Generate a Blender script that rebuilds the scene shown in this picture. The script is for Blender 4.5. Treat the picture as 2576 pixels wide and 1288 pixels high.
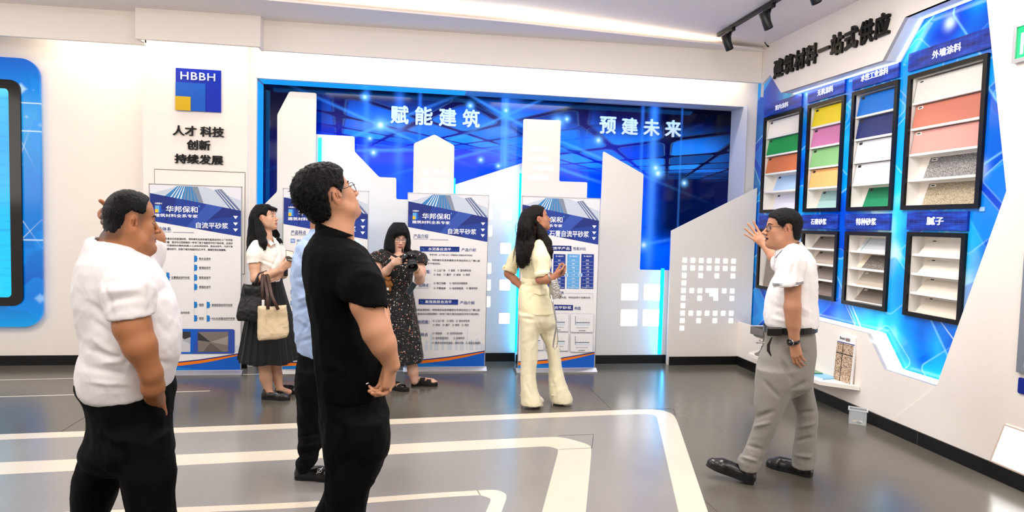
import bpy, bmesh, math, random
import numpy as np
from math import pi, sin, cos, radians
from mathutils import Vector, Matrix

for _o in list(bpy.data.objects):
    bpy.data.objects.remove(_o, do_unlink=True)
SC = bpy.context.scene
COL = SC.collection

# ------------------------------------------------------------------ camera
IMG_W, IMG_H, FPX, EYE = 2576, 1288, 1590.0, 1.55
_ya, _pi, _ro = radians(9.11), radians(3.01), radians(1.53)
FW = np.array([sin(_ya) * cos(_pi), cos(_ya) * cos(_pi), -sin(_pi)])
_r0 = np.array([cos(_ya), -sin(_ya), 0.0])
_u0 = np.cross(_r0, FW)
CR = cos(_ro) * _r0 + sin(_ro) * _u0
CU = -sin(_ro) * _r0 + cos(_ro) * _u0
CP = np.array([0.0, 0.0, EYE])
cam_d = bpy.data.cameras.new('camera')
cam_d.sensor_width = 36.0
cam_d.lens = FPX / IMG_W * 36.0
cam_d.clip_start = 0.05
cam = bpy.data.objects.new('camera', cam_d)
COL.objects.link(cam)
cam.matrix_world = Matrix(((CR[0], CU[0], -FW[0], CP[0]), (CR[1], CU[1], -FW[1], CP[1]), (CR[2], CU[2], -FW[2], CP[2]), (0, 0, 0, 1)))
SC.camera = cam


def ray(x, y):
    return FW + CR * (x - 1288) / FPX - CU * (y - 644) / FPX


def onZ(x, y, z=0.0):
    d = ray(x, y)
    return CP + d * (z - EYE) / d[2]


def onY(x, y, Y):
    d = ray(x, y)
    return CP + d * Y / d[1]


def onX(x, y, X):
    d = ray(x, y)
    return CP + d * X / d[0]


def at(x, y, D):
    return CP + ray(x, y) * D


# ------------------------------------------------------------------ world, exposure, lamps
SC.view_settings.view_transform = 'Standard'
SC.view_settings.look = 'None'
SC.view_settings.exposure = 0.10
SC.view_settings.gamma = 1.0
SC.view_settings.use_curve_mapping = False
SC.cycles.use_denoising = True
SC.cycles.max_bounces = 8
SC.cycles.diffuse_bounces = 5
SC.cycles.glossy_bounces = 3
SC.cycles.transparent_max_bounces = 12
SC.cycles.sample_clamp_indirect = 6.0
world = bpy.data.worlds.new('world')
SC.world = world
world.use_nodes = True
world.node_tree.nodes['Background'].inputs[0].default_value = (1.0, 0.96, 0.92, 1)
world.node_tree.nodes['Background'].inputs[1].default_value = 0.3


def area(name, loc, direction, sx, sy, radiance, color=(1, 1, 1), spread=180, up=(0, 0, 1)):
    """rectangular lamp: sx runs across, sy along the axis nearest to `up`"""
    l = bpy.data.lights.new(name, 'AREA')
    l.shape = 'RECTANGLE'
    l.size, l.size_y = sx, sy
    l.energy = radiance * sx * sy * pi
    l.color = color
    l.spread = radians(spread)
    o = bpy.data.objects.new(name, l)
    COL.objects.link(o)
    z = -Vector(direction).normalized()
    u = Vector(up)
    x = u.cross(z)
    if x.length < 1e-4:
        x = Vector((1, 0, 0)).cross(z)
    x.normalize()
    y = z.cross(x)
    o.matrix_world = Matrix(((x[0], y[0], z[0], loc[0]), (x[1], y[1], z[1], loc[1]), (x[2], y[2], z[2], loc[2]), (0, 0, 0, 1)))
    return o


WARM = (1.0, 0.90, 0.74)
NEUT = (1.0, 0.955, 0.92)
CYAN = (0.0, 0.42, 1.0)
# ceiling panel lamps of the hall
for _x, _y, _r in [(-3.6, 0.4, 6.0), (-0.6, 0.4, 6.0), (2.2, 0.4, 6.0), (-3.6, 4.1, 13.0), (-0.7, 4.1, 13.0), (1.9, 4.0, 17.0)]:
    area('ceiling_lamp', (_x, _y, 3.49), (0, 0, -1), 1.3, 1.0, _r, NEUT, up=(0, 1, 0))
area('hall_fill_light', (-0.8, -2.2, 2.6), (0.05, 1, -0.16), 5.0, 1.6, 1.7, NEUT)  # unseen fill light added behind the viewpoint
area('hall_fill_light', (-5.6, 3.5, 2.4), (1, 0.1, -0.1), 3.2, 1.5, 2.0, NEUT)  # second added fill light, out of view on the left
area('ceiling_fill_light', (-0.8, 0.6, 2.9), (0, 0.25, 1), 5.5, 2.2, 3.2, NEUT, up=(0, 1, 0))  # added unseen light aimed up to brighten the ceiling
area('ceiling_fill_light', (2.3, 1.3, 2.9), (0.15, 0.45, 1), 2.2, 1.6, 4.5, NEUT, up=(0, 1, 0))  # another added upward light, for the right of the ceiling
# wall washing strips hidden above the fascias
area('wall_wash_lamp', (1.15, 6.60, 3.34), (0, 0.55, -1), 5.0, 0.06, 26.0, WARM, up=(0, 1, 0))
area('wall_wash_lamp', (-2.05, 6.48, 3.34), (0, 0.45, -1), 1.1, 0.06, 26.0, WARM, up=(0, 1, 0))
area('wall_wash_lamp', (-3.05, 6.62, 3.34), (0, 0.75, -1), 0.8, 0.06, 30.0, WARM, up=(0, 1, 0))

# ------------------------------------------------------------------ materials


def lin(c):
    r = []
    for v in c[:3]:
        v = v / 255.0
        r.append(v / 12.92 if v <= 0.04045 else ((v + 0.055) / 1.055) ** 2.4)
    return (r[0], r[1], r[2], 1.0)


MATS = {}


def mat(name, rgb, rough=0.6, metal=0.0, spec=0.5, bump=0.0, bscale=40.0, vary=0.0, vscale=6.0, emit=0.0, ergb=None, coat=0.0, stretch=None, alpha=1.0, sheen=0.0, trans=0.0, ior=1.45):
    if name in MATS:
        return MATS[name]
    m = bpy.data.materials.new(name)
    MATS[name] = m
    m.use_nodes = True
    nt = m.node_tree
    b = nt.nodes['Principled BSDF']
    b.inputs['Base Color'].default_value = lin(rgb)
    b.inputs['Roughness'].default_value = rough
    b.inputs['Metallic'].default_value = metal
    b.inputs['Specular IOR Level'].default_value = spec
    b.inputs['Coat Weight'].default_value = coat
    b.inputs['Coat Roughness'].default_value = 0.05
    b.inputs['Alpha'].default_value = alpha
    b.inputs['Sheen Weight'].default_value = sheen
    b.inputs['Transmission Weight'].default_value = trans
    b.inputs['IOR'].default_value = ior
    if emit:
        b.inputs['Emission Color'].default_value = lin(ergb or rgb)
        b.inputs['Emission Strength'].default_value = emit
    if bump or vary:
        tc = nt.nodes.new('ShaderNodeTexCoord')
        src = tc.outputs['Object']
        if stretch:
            mp = nt.nodes.new('ShaderNodeMapping')
            mp.inputs['Scale'].default_value = stretch
            nt.links.new(src, mp.inputs[0])
            src = mp.outputs[0]
    if vary:
        n = nt.nodes.new('ShaderNodeTexNoise')
        n.inputs['Scale'].default_value = vscale
        n.inputs['Detail'].default_value = 4
        nt.links.new(src, n.inputs['Vector'])
        mx = nt.nodes.new('ShaderNodeMix')
        mx.data_type = 'RGBA'
        c = lin(rgb)
        mx.inputs[6].default_value = tuple(max(0, v * (1 - vary)) for v in c[:3]) + (1,)
        mx.inputs[7].default_value = tuple(min(1, v * (1 + vary)) for v in c[:3]) + (1,)
        nt.links.new(n.outputs[0], mx.inputs[0])
        nt.links.new(mx.outputs[2], b.inputs['Base Color'])
    if bump:
        n = nt.nodes.new('ShaderNodeTexNoise')
        n.inputs['Scale'].default_value = bscale
        n.inputs['Detail'].default_value = 3
        nt.links.new(src, n.inputs['Vector'])
        bp = nt.nodes.new('ShaderNodeBump')
        bp.inputs['Strength'].default_value = bump
        bp.inputs['Distance'].default_value = 0.01
        nt.links.new(n.outputs[0], bp.inputs['Height'])
        nt.links.new(bp.outputs[0], b.inputs['Normal'])
    return m


class NB:
    """small helper for writing node maths"""

    def __init__(s, m):
        s.nt = m.node_tree
        s.bsdf = s.nt.nodes['Principled BSDF']

    def put(s, sock, v):
        if hasattr(v, 'is_output'):
            s.nt.links.new(v, sock)
        else:
            sock.default_value = v

    def m(s, op, a, b=0.0, c=0.0, clamp=False):
        n = s.nt.nodes.new('ShaderNodeMath')
        n.operation = op
        n.use_clamp = clamp
        for i, v in enumerate((a, b, c)):
            s.put(n.inputs[i], v)
        return n.outputs[0]

    def xyz(s):
        t = s.nt.nodes.new('ShaderNodeTexCoord')
        q = s.nt.nodes.new('ShaderNodeSeparateXYZ')
        s.nt.links.new(t.outputs['Object'], q.inputs[0])
        return q.outputs[0], q.outputs[1], q.outputs[2]

    def vec(s, x, y, z=0.0):
        n = s.nt.nodes.new('ShaderNodeCombineXYZ')
        for i, v in enumerate((x, y, z)):
            s.put(n.inputs[i], v)
        return n.outputs[0]

    def mix(s, f, a, b, mode='MIX'):
        n = s.nt.nodes.new('ShaderNodeMix')
        n.data_type = 'RGBA'
        n.blend_type = mode
        s.put(n.inputs[0], f)
        s.put(n.inputs[6], a)
        s.put(n.inputs[7], b)
        return n.outputs[2]

    def noise(s, v, scale, detail=2.0):
        n = s.nt.nodes.new('ShaderNodeTexNoise')
        n.inputs['Scale'].default_value = scale
        n.inputs['Detail'].default_value = detail
        s.nt.links.new(v, n.inputs['Vector'])
        return n.outputs[0]

    def white(s, v):
        n = s.nt.nodes.new('ShaderNodeTexWhiteNoise')
        n.noise_dimensions = '2D'
        s.nt.links.new(v, n.inputs['Vector'])
        return n.outputs[0]

    def ramp(s, f, stops):
        n = s.nt.nodes.new('ShaderNodeValToRGB')
        e = n.color_ramp.elements
        while len(e) < len(stops):
            e.new(0.5)
        for i, (p, c) in enumerate(stops):
            e[i].position = p
            e[i].color = lin(c)
        s.nt.links.new(f, n.inputs[0])
        return n.outputs[0]

    def gauss(s, x, c, w):
        d = s.m('DIVIDE', s.m('SUBTRACT', x, c), w)
        return s.m('EXPONENT', s.m('MULTIPLY', s.m('MULTIPLY', d, d), -1.0))

    def step(s, x, e0, e1):
        n = s.nt.nodes.new('ShaderNodeMapRange')
        n.interpolation_type = 'SMOOTHSTEP'
        s.put(n.inputs[0], x)
        n.inputs[1].default_value = e0
        n.inputs[2].default_value = e1
        return n.outputs[0]

    def tiles(s, u, v, half=0.40, rad=0.12):
        """rounded squares on a unit lattice: (inside mask, outline mask, random per cell)"""
        fu = s.m('SUBTRACT', s.m('FRACT', u), 0.5)
        fv = s.m('SUBTRACT', s.m('FRACT', v), 0.5)
        ax = s.m('MAXIMUM', s.m('SUBTRACT', s.m('ABSOLUTE', fu), half - rad), 0.0)
        ay = s.m('MAXIMUM', s.m('SUBTRACT', s.m('ABSOLUTE', fv), half - rad), 0.0)
        d = s.m('SUBTRACT', s.m('SQRT', s.m('ADD', s.m('MULTIPLY', ax, ax), s.m('MULTIPLY', ay, ay))), rad)
        rnd = s.white(s.vec(s.m('FLOOR', u), s.m('FLOOR', v)))
        return s.step(d, 0.015, -0.015), d, rnd


# ------------------------------------------------------------------ mesh building


class MB:
    def __init__(s):
        s.v, s.f, s.mi, s.mats, s.sm = [], [], [], [], []

    def slot(s, m):
        if m not in s.mats:
            s.mats.append(m)
        return s.mats.index(m)

    def add(s, verts, faces, m, smooth=False):
        o = len(s.v)
        k = s.slot(m)
        s.v.extend([tuple(map(float, p)) for p in verts])
        for f in faces:
            s.f.append([i + o for i in f])
            s.mi.append(k)
            s.sm.append(smooth)
        return s

    def box(s, lo, hi, m):
        (a, b, c), (d, e, f) = lo, hi
        p = [(a, b, c), (d, b, c), (d, e, c), (a, e, c), (a, b, f), (d, b, f), (d, e, f), (a, e, f)]
        return s.add(p, [(0, 3, 2, 1), (4, 5, 6, 7), (0, 1, 5, 4), (1, 2, 6, 5), (2, 3, 7, 6), (3, 0, 4, 7)], m)

    def obox(s, c, ax, ay, az, m):
        """box centred on c with half axis vectors"""
        c, ax, ay, az = map(np.array, (c, ax, ay, az))
        p = [c + i * ax + j * ay + k * az for k in (-1, 1) for (i, j) in ((-1, -1), (1, -1), (1, 1), (-1, 1))]
        if np.dot(np.cross(ax, ay), az) < 0:
            p = p[4:] + p[:4]
        return s.add(p, [(0, 3, 2, 1), (4, 5, 6, 7), (0, 1, 5, 4), (1, 2, 6, 5), (2, 3, 7, 6), (3, 0, 4, 7)], m)

    def quad(s, pts, m):
        return s.add(pts, [tuple(range(len(pts)))], m)

    def tube(s, path, r, m, n=8, caps=True, flat=None):
        """sweep a circle (or an ellipse, flat = second radius factor) along a path"""
        P = [np.array(p, float) for p in path]
        R = r if hasattr(r, '__len__') else [r] * len(P)
        vs, fs = [], []
        prev = None
        for i, p in enumerate(P):
            t = (P[min(i + 1, len(P) - 1)] - P[max(i - 1, 0)])
            t = t / (np.linalg.norm(t) + 1e-9)
            if prev is None:
                a = np.array([0, 0, 1.0]) if abs(t[2]) < 0.9 else np.array([1.0, 0, 0])
            else:
                a = prev
            x = a - t * np.dot(a, t)
            x = x / (np.linalg.norm(x) + 1e-9)
            prev = x
            y = np.cross(t, x)
            for k in range(n):
                an = 2 * pi * k / n
                vs.append(p + R[i] * (cos(an) * x + (flat or 1.0) * sin(an) * y))
        for i in range(len(P) - 1):
            for k in range(n):
                k2 = (k + 1) % n
                fs.append((i * n + k, i * n + k2, (i + 1) * n + k2, (i + 1) * n + k))
        if caps:
            fs.append(tuple(range(n))[::-1])
            fs.append(tuple((len(P) - 1) * n + k for k in range(n)))
        return s.add(vs, fs, m, True)

    def lathe(s, prof, m, o=(0, 0, 0), ax=(0, 0, 1), n=24, caps=True):
        """revolve (radius, height) pairs about an axis through o"""
        ax = np.array(ax, float)
        ax /= np.linalg.norm(ax)
        h = np.array([1.0, 0, 0]) if abs(ax[0]) < 0.9 else np.array([0, 1.0, 0])
        x = h - ax * np.dot(h, ax)
        x /= np.linalg.norm(x)
        y = np.cross(ax, x)
        o = np.array(o, float)
        vs, fs = [], []
        for (r, z) in prof:
            for k in range(n):
                an = 2 * pi * k / n
                vs.append(o + ax * z + r * (cos(an) * x + sin(an) * y))
        for i in range(len(prof) - 1):
            for k in range(n):
                k2 = (k + 1) % n
                fs.append((i * n + k, i * n + k2, (i + 1) * n + k2, (i + 1) * n + k))
        if caps:
            fs.append(tuple(range(n))[::-1])
            fs.append(tuple((len(prof) - 1) * n + k for k in range(n)))
        return s.add(vs, fs, m, True)

    def ball(s, c, r, m, n=16, sc=(1, 1, 1)):
        vs, fs = [], []
        q = n // 2
        for i in range(q + 1):
            th = pi * i / q
            for k in range(n):
                a = 2 * pi * k / n
                vs.append((c[0] + r * sc[0] * sin(th) * cos(a), c[1] + r * sc[1] * sin(th) * sin(a), c[2] + r * sc[2] * cos(th)))
        for i in range(q):
            for k in range(n):
                k2 = (k + 1) % n
                fs.append((i * n + k, (i + 1) * n + k, (i + 1) * n + k2, i * n + k2))
        return s.add(vs, fs, m, True)

    def flat(s, loops, F, m, c0=0.0, depth=0.0):
        """2-D polygon with holes in frame F=(origin, ex, ez), at height c0 over the plane, thickness depth"""
        V, T = planar(loops, depth)
        o, ex, ez = (np.array(q, float) for q in F)
        n = np.cross(ex, ez)
        return s.add([o + ex * p[0] + ez * p[1] + n * (p[2] + c0) for p in V], T, m)

    def text(s, txt, F, box, m, c0=0.0, depth=0.0, bold=0.0, keep=False, res=3, align='C', spacing=1.0, shear=0.0):
        """lettering fitted to box=(a0,b0,a1,b1) of frame F"""
        V, T = glyphs(txt, 0.0, res, spacing, shear)
        if not len(V):
            return s
        if bold:                                             # heavier stroke: shifted copies of the outline
            k = len(V)
            sh = [(0, 0), (bold, 0), (-bold, 0), (0, bold), (0, -bold), (bold * .7, bold * .7), (-bold * .7, bold * .7), (bold * .7, -bold * .7), (-bold * .7, -bold * .7)]
            if not depth:
                sh = sh[5:]
            V0 = V
            V = np.concatenate([V0 + np.array([a, b, 1.0 * i]) for i, (a, b) in enumerate(sh)])
            T = [tuple(j + i * k for j in f) for i in range(len(sh)) for f in T]
        lo, hi = V[:, :2].min(0), V[:, :2].max(0)
        w, h = box[2] - box[0], box[3] - box[1]
        sx, sy = w / max(1e-6, hi[0] - lo[0]), h / max(1e-6, hi[1] - lo[1])
        if keep:
            sx = sy = min(sx, sy)
        a0 = box[0]
        if align == 'C':
            a0 = box[0] + (w - sx * (hi[0] - lo[0])) / 2
        b0 = box[1] + (h - sy * (hi[1] - lo[1])) / 2
        o, ex, ez = (np.array(q, float) for q in F)
        n = np.cross(ex, ez)
        A = (V[:, 0] - lo[0]) * sx + a0
        B = (V[:, 1] - lo[1]) * sy + b0
        P = o + A[:, None] * ex + B[:, None] * ez
        if not depth:
            return s.add(P + n * c0 + n * (0.00008 * V[:, 2])[:, None], T, m)
        P = P + n * (0.0003 * V[:, 2])[:, None]
        k = len(P)
        s.add(P + n * (c0 + depth), T, m)
        ed = {}
        for f in T:
            for i in range(len(f)):
                e = (f[i], f[(i + 1) % len(f)])
                ed[e] = 1
        side = []
        for (i, j) in ed:
            if (j, i) not in ed:
                side.append((j, i, i + k, j + k))
        V2 = np.concatenate([P + n * (c0 + depth), P + n * c0])
        return s.add(V2, side, m)

    def build(s, name, parent=None, loc=None, bevel=0.0, seg=2, **tags):
        me = bpy.data.meshes.new(name)
        V = np.array(s.v, float).reshape(-1, 3)
        base = np.zeros(3)
        if loc is not None:
            base = np.array(loc, float)
        elif parent is not None:
            base = np.array(parent.get('_w', (0, 0, 0)), float)
        me.from_pydata((V - base).tolist(), [], s.f)
        for m in s.mats:
            me.materials.append(m)
        me.polygons.foreach_set('material_index', s.mi)
        me.polygons.foreach_set('use_smooth', s.sm)
        me.update()
        o = bpy.data.objects.new(name, me)
        COL.objects.link(o)
        if parent is not None:
            o.parent = parent
        if loc is not None:
            o.location = base
        if bevel:
            bv = o.modifiers.new('bevel', 'BEVEL')
            bv.width = bevel
            bv.segments = seg
            bv.limit_method = 'ANGLE'
            bv.angle_limit = radians(40)
        o['_w'] = tuple(float(q) for q in base)
        for k, q in tags.items():
            if q is not None:
                o[k] = q
        return o


_gl = {}


def curve_mesh(cu):
    o = bpy.data.objects.new('_tmp', cu)
    me = bpy.data.meshes.new_from_object(o)
    V = np.zeros(len(me.vertices) * 3)
    me.vertices.foreach_get('co', V)
    T = [tuple(p.vertices) for p in me.polygons]
    if T and me.polygons[0].normal.z < 0 and cu.extrude == 0:
        T = [t[::-1] for t in T]
    bpy.data.objects.remove(o, do_unlink=True)
    bpy.data.meshes.remove(me)
    bpy.data.curves.remove(cu)
    return V.reshape(-1, 3), T


def glyphs(txt, bold, res, spacing, shear):
    key = (txt, bold, res, spacing, shear)
    if key not in _gl:
        cu = bpy.data.curves.new('_t', 'FONT')
        cu.body = txt
        cu.size = 1.0
        cu.offset = bold
        cu.resolution_u = res
        cu.space_character = spacing
        cu.shear = shear
        cu.fill_mode = 'FRONT'
        V, T = curve_mesh(cu)
        if len(V):
            T = [t for t in T]
        _gl[key] = (V, T)
    return _gl[key]


def planar(loops, depth):
    cu = bpy.data.curves.new('_p', 'CURVE')
    cu.dimensions = '2D'
    cu.fill_mode = 'BOTH'
    cu.extrude = depth / 2.0
    for L in loops:
        sp = cu.splines.new('POLY')
        sp.points.add(len(L) - 1)
        for i, p in enumerate(L):
            sp.points[i].co = (p[0], p[1], 0, 1)
        sp.use_cyclic_u = True
    V, T = curve_mesh(cu)
    if depth:
        V = V + np.array([0, 0, depth / 2.0])
    return V, T


def rrect(a0, b0, a1, b1, r, n=5):
    out = []
    for (cx, cy, t0) in ((a1 - r, b1 - r, 0), (a0 + r, b1 - r, 90), (a0 + r, b0 + r, 180), (a1 - r, b0 + r, 270)):
        for i in range(n + 1):
            t = radians(t0 + 90.0 * i / n)
            out.append((cx + r * cos(t), cy + r * sin(t)))
    return out


def round_poly(P, r, n=4):
    out = []
    k = len(P)
    for i in range(k):
        p0, p1, p2 = (np.array(P[j % k], float) for j in (i - 1, i, i + 1))
        d0, d2 = p0 - p1, p2 - p1
        q = min(r, 0.45 * np.linalg.norm(d0), 0.45 * np.linalg.norm(d2))
        a = p1 + d0 / (np.linalg.norm(d0) + 1e-9) * q
        b = p1 + d2 / (np.linalg.norm(d2) + 1e-9) * q
        for j in range(n + 1):
            t = j / n
            out.append(tuple((1 - t) ** 2 * a + 2 * t * (1 - t) * p1 + t * t * b))
    return out


def thing(name, loc, label, cat, group=None):
    o = bpy.data.objects.new(name, None)
    o.empty_display_size = 0.1
    COL.objects.link(o)
    o.location = tuple(map(float, loc))
    o['_w'] = tuple(map(float, loc))
    o['label'] = label
    o['category'] = cat
    if group:
        o['group'] = group
    return o


S = dict(kind='structure')
BACK = lambda Y: ((0, Y, 0), (1, 0, 0), (0, 0, 1))       # frame of a plane facing the visitor, a = x, b = z
RIGHT = lambda X: ((X, 0, 0), (0, -1, 0), (0, 0, 1))     # frame of the right wall, a = -y, b = z


def UB(pts, Y):
    return [(float(q[0]), float(q[2])) for q in (onY(x, y, Y) for (x, y) in pts)]
# ------------------------------------------------------------------ room shell
m_wall = mat('white painted board', (241, 233, 224), 0.55, bump=0.03, bscale=60, vary=0.02, vscale=1.5)
m_panel = mat('white lacquered board', (231, 227, 221), 0.45, vary=0.015, vscale=2)
m_ceil = mat('ceiling paint', (238, 230, 228), 0.8, bump=0.03, bscale=80)
m_black = mat('black skirting', (9, 9, 10), 0.4)
m_rear = mat('rear wall paint', (150, 146, 142), 0.7)
m_iron = mat('black metal', (10, 10, 11), 0.42)
m_white = mat('white laminate', (240, 238, 234), 0.4)
m_alu = mat('brushed aluminium', (196, 198, 202), 0.3, metal=0.9, spec=0.5)
m_lampw = mat('warm diffuser', (255, 246, 232), 0.4, emit=1.15, ergb=(255, 244, 228))
m_lampwh = mat('white diffuser', (255, 253, 250), 0.4, emit=2.2, ergb=(255, 252, 248))
m_glowc = mat('cyan led glow', (0, 60, 80), 0.4, emit=1.0, ergb=(0, 222, 255))  # colour of the imitated LED glow on the panel faces

# floor: grey vinyl
m_floor = mat('grey vinyl', (112, 106, 98), 0.28)


def floor_nodes(m, dark, light):
    b = NB(m)
    x, y, z = b.xyz()
    n1 = b.noise(b.vec(x, y), 0.9, 3)
    n2 = b.noise(b.vec(b.m('MULTIPLY', x, 3.0), b.m('MULTIPLY', y, 14.0)), 3.0, 4)
    n3 = b.noise(b.vec(x, y), 220.0, 1)
    f = b.m('ADD', b.m('MULTIPLY', n1, 0.9), b.m('MULTIPLY', n3, 0.1))
    b.put(b.bsdf.inputs['Base Color'], b.ramp(f, [(0.3, dark), (0.7, light)]))
    b.put(b.bsdf.inputs['Roughness'], b.m('ADD', 0.17, b.m('MULTIPLY', n1, 0.08)))
    bp = b.nt.nodes.new('ShaderNodeBump')
    bp.inputs['Strength'].default_value = 0.05
    bp.inputs['Distance'].default_value = 0.003
    b.put(bp.inputs['Height'], n2)
    b.put(b.bsdf.inputs['Normal'], bp.outputs[0])
    b.bsdf.inputs['Specular IOR Level'].default_value = 0.6


floor_nodes(m_floor, (82, 78, 70), (98, 94, 85))
m_inlay = mat('pale grey vinyl inlay', (150, 146, 142), 0.26)
floor_nodes(m_inlay, (132, 129, 126), (146, 143, 140))
m_cream = mat('cream vinyl stripe', (232, 220, 200), 0.3)
floor_nodes(m_cream, (206, 195, 176), (218, 208, 190))

XL, XR, YF, YB, ZC = -6.0, 3.71, -3.5, 7.30, 3.51
q = MB().quad([(XL - .2, YF - .2, 0), (XR + .6, YF - .2, 0), (XR + .6, YB, 0), (XL - .2, YB, 0)], m_floor)
q.build('floor', **S)
MB().quad([(XL - .2, YB, ZC), (XR + .6, YB, ZC), (XR + .6, YF - .2, ZC), (XL - .2, YF - .2, ZC)], m_ceil).build('ceiling', **S)
MB().box((XL - .2, YF - .2, 0), (XR + .6, YF, ZC), m_rear).build('wall_front', **S)
MB().box((XL - .2, YF, 0), (XL, YB, ZC), m_wall).build('wall_left', **S)

# floor inlay: lighter field inside the outer stripe, three rounded stripes, two hairline stripes
ZF = 0.0006


def G(pts):
    return [(float(p[0]), float(p[1])) for p in (onZ(x, y) for (x, y) in pts)]


FLF = ((0, 0, 0), (1, 0, 0), (0, 1, 0))


def stripe(outer, inner, z, name):
    mb = MB()
    mb.flat([outer + inner[::-1]], FLF, m_cream, z)
    return mb.build(name, **S)


o1 = G([(0, 1092.6), (748, 1064.4), (1100, 1049.5), (1543.5, 1032), (1620, 1030), (1650, 1030.5), (1675, 1034), (1698.7, 1044.7), (1781, 1288), (1800, 1345)])
i1 = G([(0, 1106.6), (748, 1077.7), (1100, 1062.8), (1543.5, 1044), (1625, 1041.5), (1640, 1043), (1648, 1045.5), (1652.7, 1050), (1706.6, 1288), (1720, 1345)])
o2 = G([(0, 1163.4), (748, 1131), (1100, 1112), (1385, 1099), (1412, 1100), (1435.8, 1105), (1467.5, 1114), (1482, 1120), (1489, 1127), (1473.8, 1288), (1468, 1345)])
i2 = G([(0, 1194), (748, 1155.8), (1100, 1137), (1350, 1124), (1378.7, 1123), (1395, 1127), (1402, 1130), (1405, 1134), (1363.6, 1288), (1349, 1345)])
o3 = G([(300, 1282.5), (760, 1263.8), (1100, 1239.5), (1201, 1234), (1228, 1232), (1249, 1232.6), (1266, 1238), (1277, 1247.5), (1261.5, 1288), (1240, 1345)])
i3 = G([(300, 1298), (760, 1278), (1100, 1252), (1195, 1246.5), (1207.7, 1246), (1222, 1249.5), (1232, 1253.5), (1235.6, 1258), (1222, 1288), (1200, 1345)])


def west(L):
    """carry a stripe straight on beyond the left edge of the view"""
    (x0, y0), (x1, y1) = L[0], L[1]
    t = (XL - x0) / (x1 - x0)
    return [(XL, y0 + t * (y1 - y0))] + L




def ease(L, it=3):
    """round the corners of an open outline"""
    for _ in range(it):
        out = [L[0]]
        for p, q in zip(L[:-1], L[1:]):
            t = min(.25, .12 / (math.hypot(q[0] - p[0], q[1] - p[1]) + 1e-6))
            out += [(p[0] + t * (q[0] - p[0]), p[1] + t * (q[1] - p[1])), (q[0] - t * (q[0] - p[0]), q[1] - t * (q[1] - p[1]))]
        L = out + [L[-1]]
    return L


o1, i1, o2, i2, o3, i3 = (ease(west(L)) for L in (o1, i1, o2, i2, o3, i3))
fld = MB()
fld.flat([i1 + [(i1[0][0], i1[-1][1])]], FLF, m_inlay, ZF * 0.5)
fld.build('trim_1', **S)
stripe(o1, i1, ZF, 'trim_2')
stripe(o2, i2, ZF, 'trim_3')
stripe(o3, i3, ZF, 'trim_4')
hair = MB()
for a, b in (((0, 956.2), (1030, 932.6)), ((0, 998.4), (528, 983.6))):
    p, r = onZ(*a), onZ(*b)
    d = (r - p) / np.linalg.norm(r - p)
    p = p - d * 2.0
    n = np.array([-d[1], d[0], 0]) * 0.012
    hair.quad([p - n + (0, 0, ZF), r - n + (0, 0, ZF), r + n + (0, 0, ZF), p + n + (0, 0, ZF)], m_cream)
hair.build('trim_5', **S)
m_seam = mat('dark joint', (84, 80, 76), 0.6)
seam = MB()
for a, b in (((232.6, 1037.8), (153, 1086)), ((1469, 963), (1540, 1031.4)), ((1775, 1261), (1806, 1288)), ((1405, 1096), (1493, 1093)), ((1493, 1093), (1489, 1127)), ((1648, 1029), (1694, 1028)), ((1694, 1028), (1699, 1045)), ((1201, 1234), (1208, 1246)), ((1405, 1131), (1489, 1127))):
    p, r = onZ(*a), onZ(*b)
    d = (r - p) / np.linalg.norm(r - p)
    n = np.array([-d[1], d[0], 0]) * 0.0022
    z = (0, 0, ZF * 2)
    seam.quad([p - n + z, r - n + z, r + n + z, p + n + z], m_seam)
seam.build('trim_6', **S)

# back wall: left part, pillar, wall above the mural niche, niche lining
YW, YP, YM, YU = 6.93, 6.71, 7.06, 6.78
XP0, XP1 = -2.60, -1.635
wl = MB().box((XL, YW, 0), (XP0, YB, ZC), m_wall)
wl.build('wall_back', **S)
MB().box((XP0, YP, 0), (XP1, YB, ZC), m_wall).build('wall_pillar', **S)
NX0, NX1, NZ = -1.567, 3.72, 2.942
up = MB()
up.box((XP1, YU, NZ), (3.90, YB, ZC), m_wall)
up.build('wall_above', **S)
MB().box((XP1, YU, 0), (NX0, YB, NZ), m_wall).build('trim_12', **S)
MB().box((NX1, YU, 0), (3.9, YB, NZ), m_wall).build('trim_13', **S)
bb = MB()
bb.box((XL, YW - .015, 0), (XP0, YW, 0.098), m_black)
bb.box((XP0 - .012, YP - .015, 0), (XP1 + .012, YP, 0.098), m_black)
bb.build('baseboard_left', **S)

# fascias with light slots, sloping soffit and cove
fs = MB()
fs.box((XL, 6.42, 3.105), (XP0 + .13, 6.46, ZC), m_wall)
fs.box((XP0 + .10, 6.29, 3.125), (-1.42, 6.33, ZC), m_wall)
fs.box((XP0 + .10, 6.33, 3.125), (XP0 + .13, 6.46, ZC), m_wall)
fs.box((-1.45, 6.33, 3.125), (-1.42, 6.46, ZC), m_wall)
fs.box((-1.45, 6.42, 3.130), (XR, 6.46, ZC), m_wall)
fs.build('trim_7', bevel=0.004, **S)
so = MB()
za, zb = 3.40, 3.455
lip = [(XL, 5.55, 3.385), (-1.26, 5.80, 3.40), (0.93, 5.92, 3.41), (3.14, 6.22, 3.44), (XR, 6.38, 3.455)]
bk = [(XL, 6.44, 3.375), (-1.44, 6.44, 3.41), (0.93, 6.44, 3.43), (3.14, 6.44, 3.452), (XR, 6.44, 3.462)]
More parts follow.
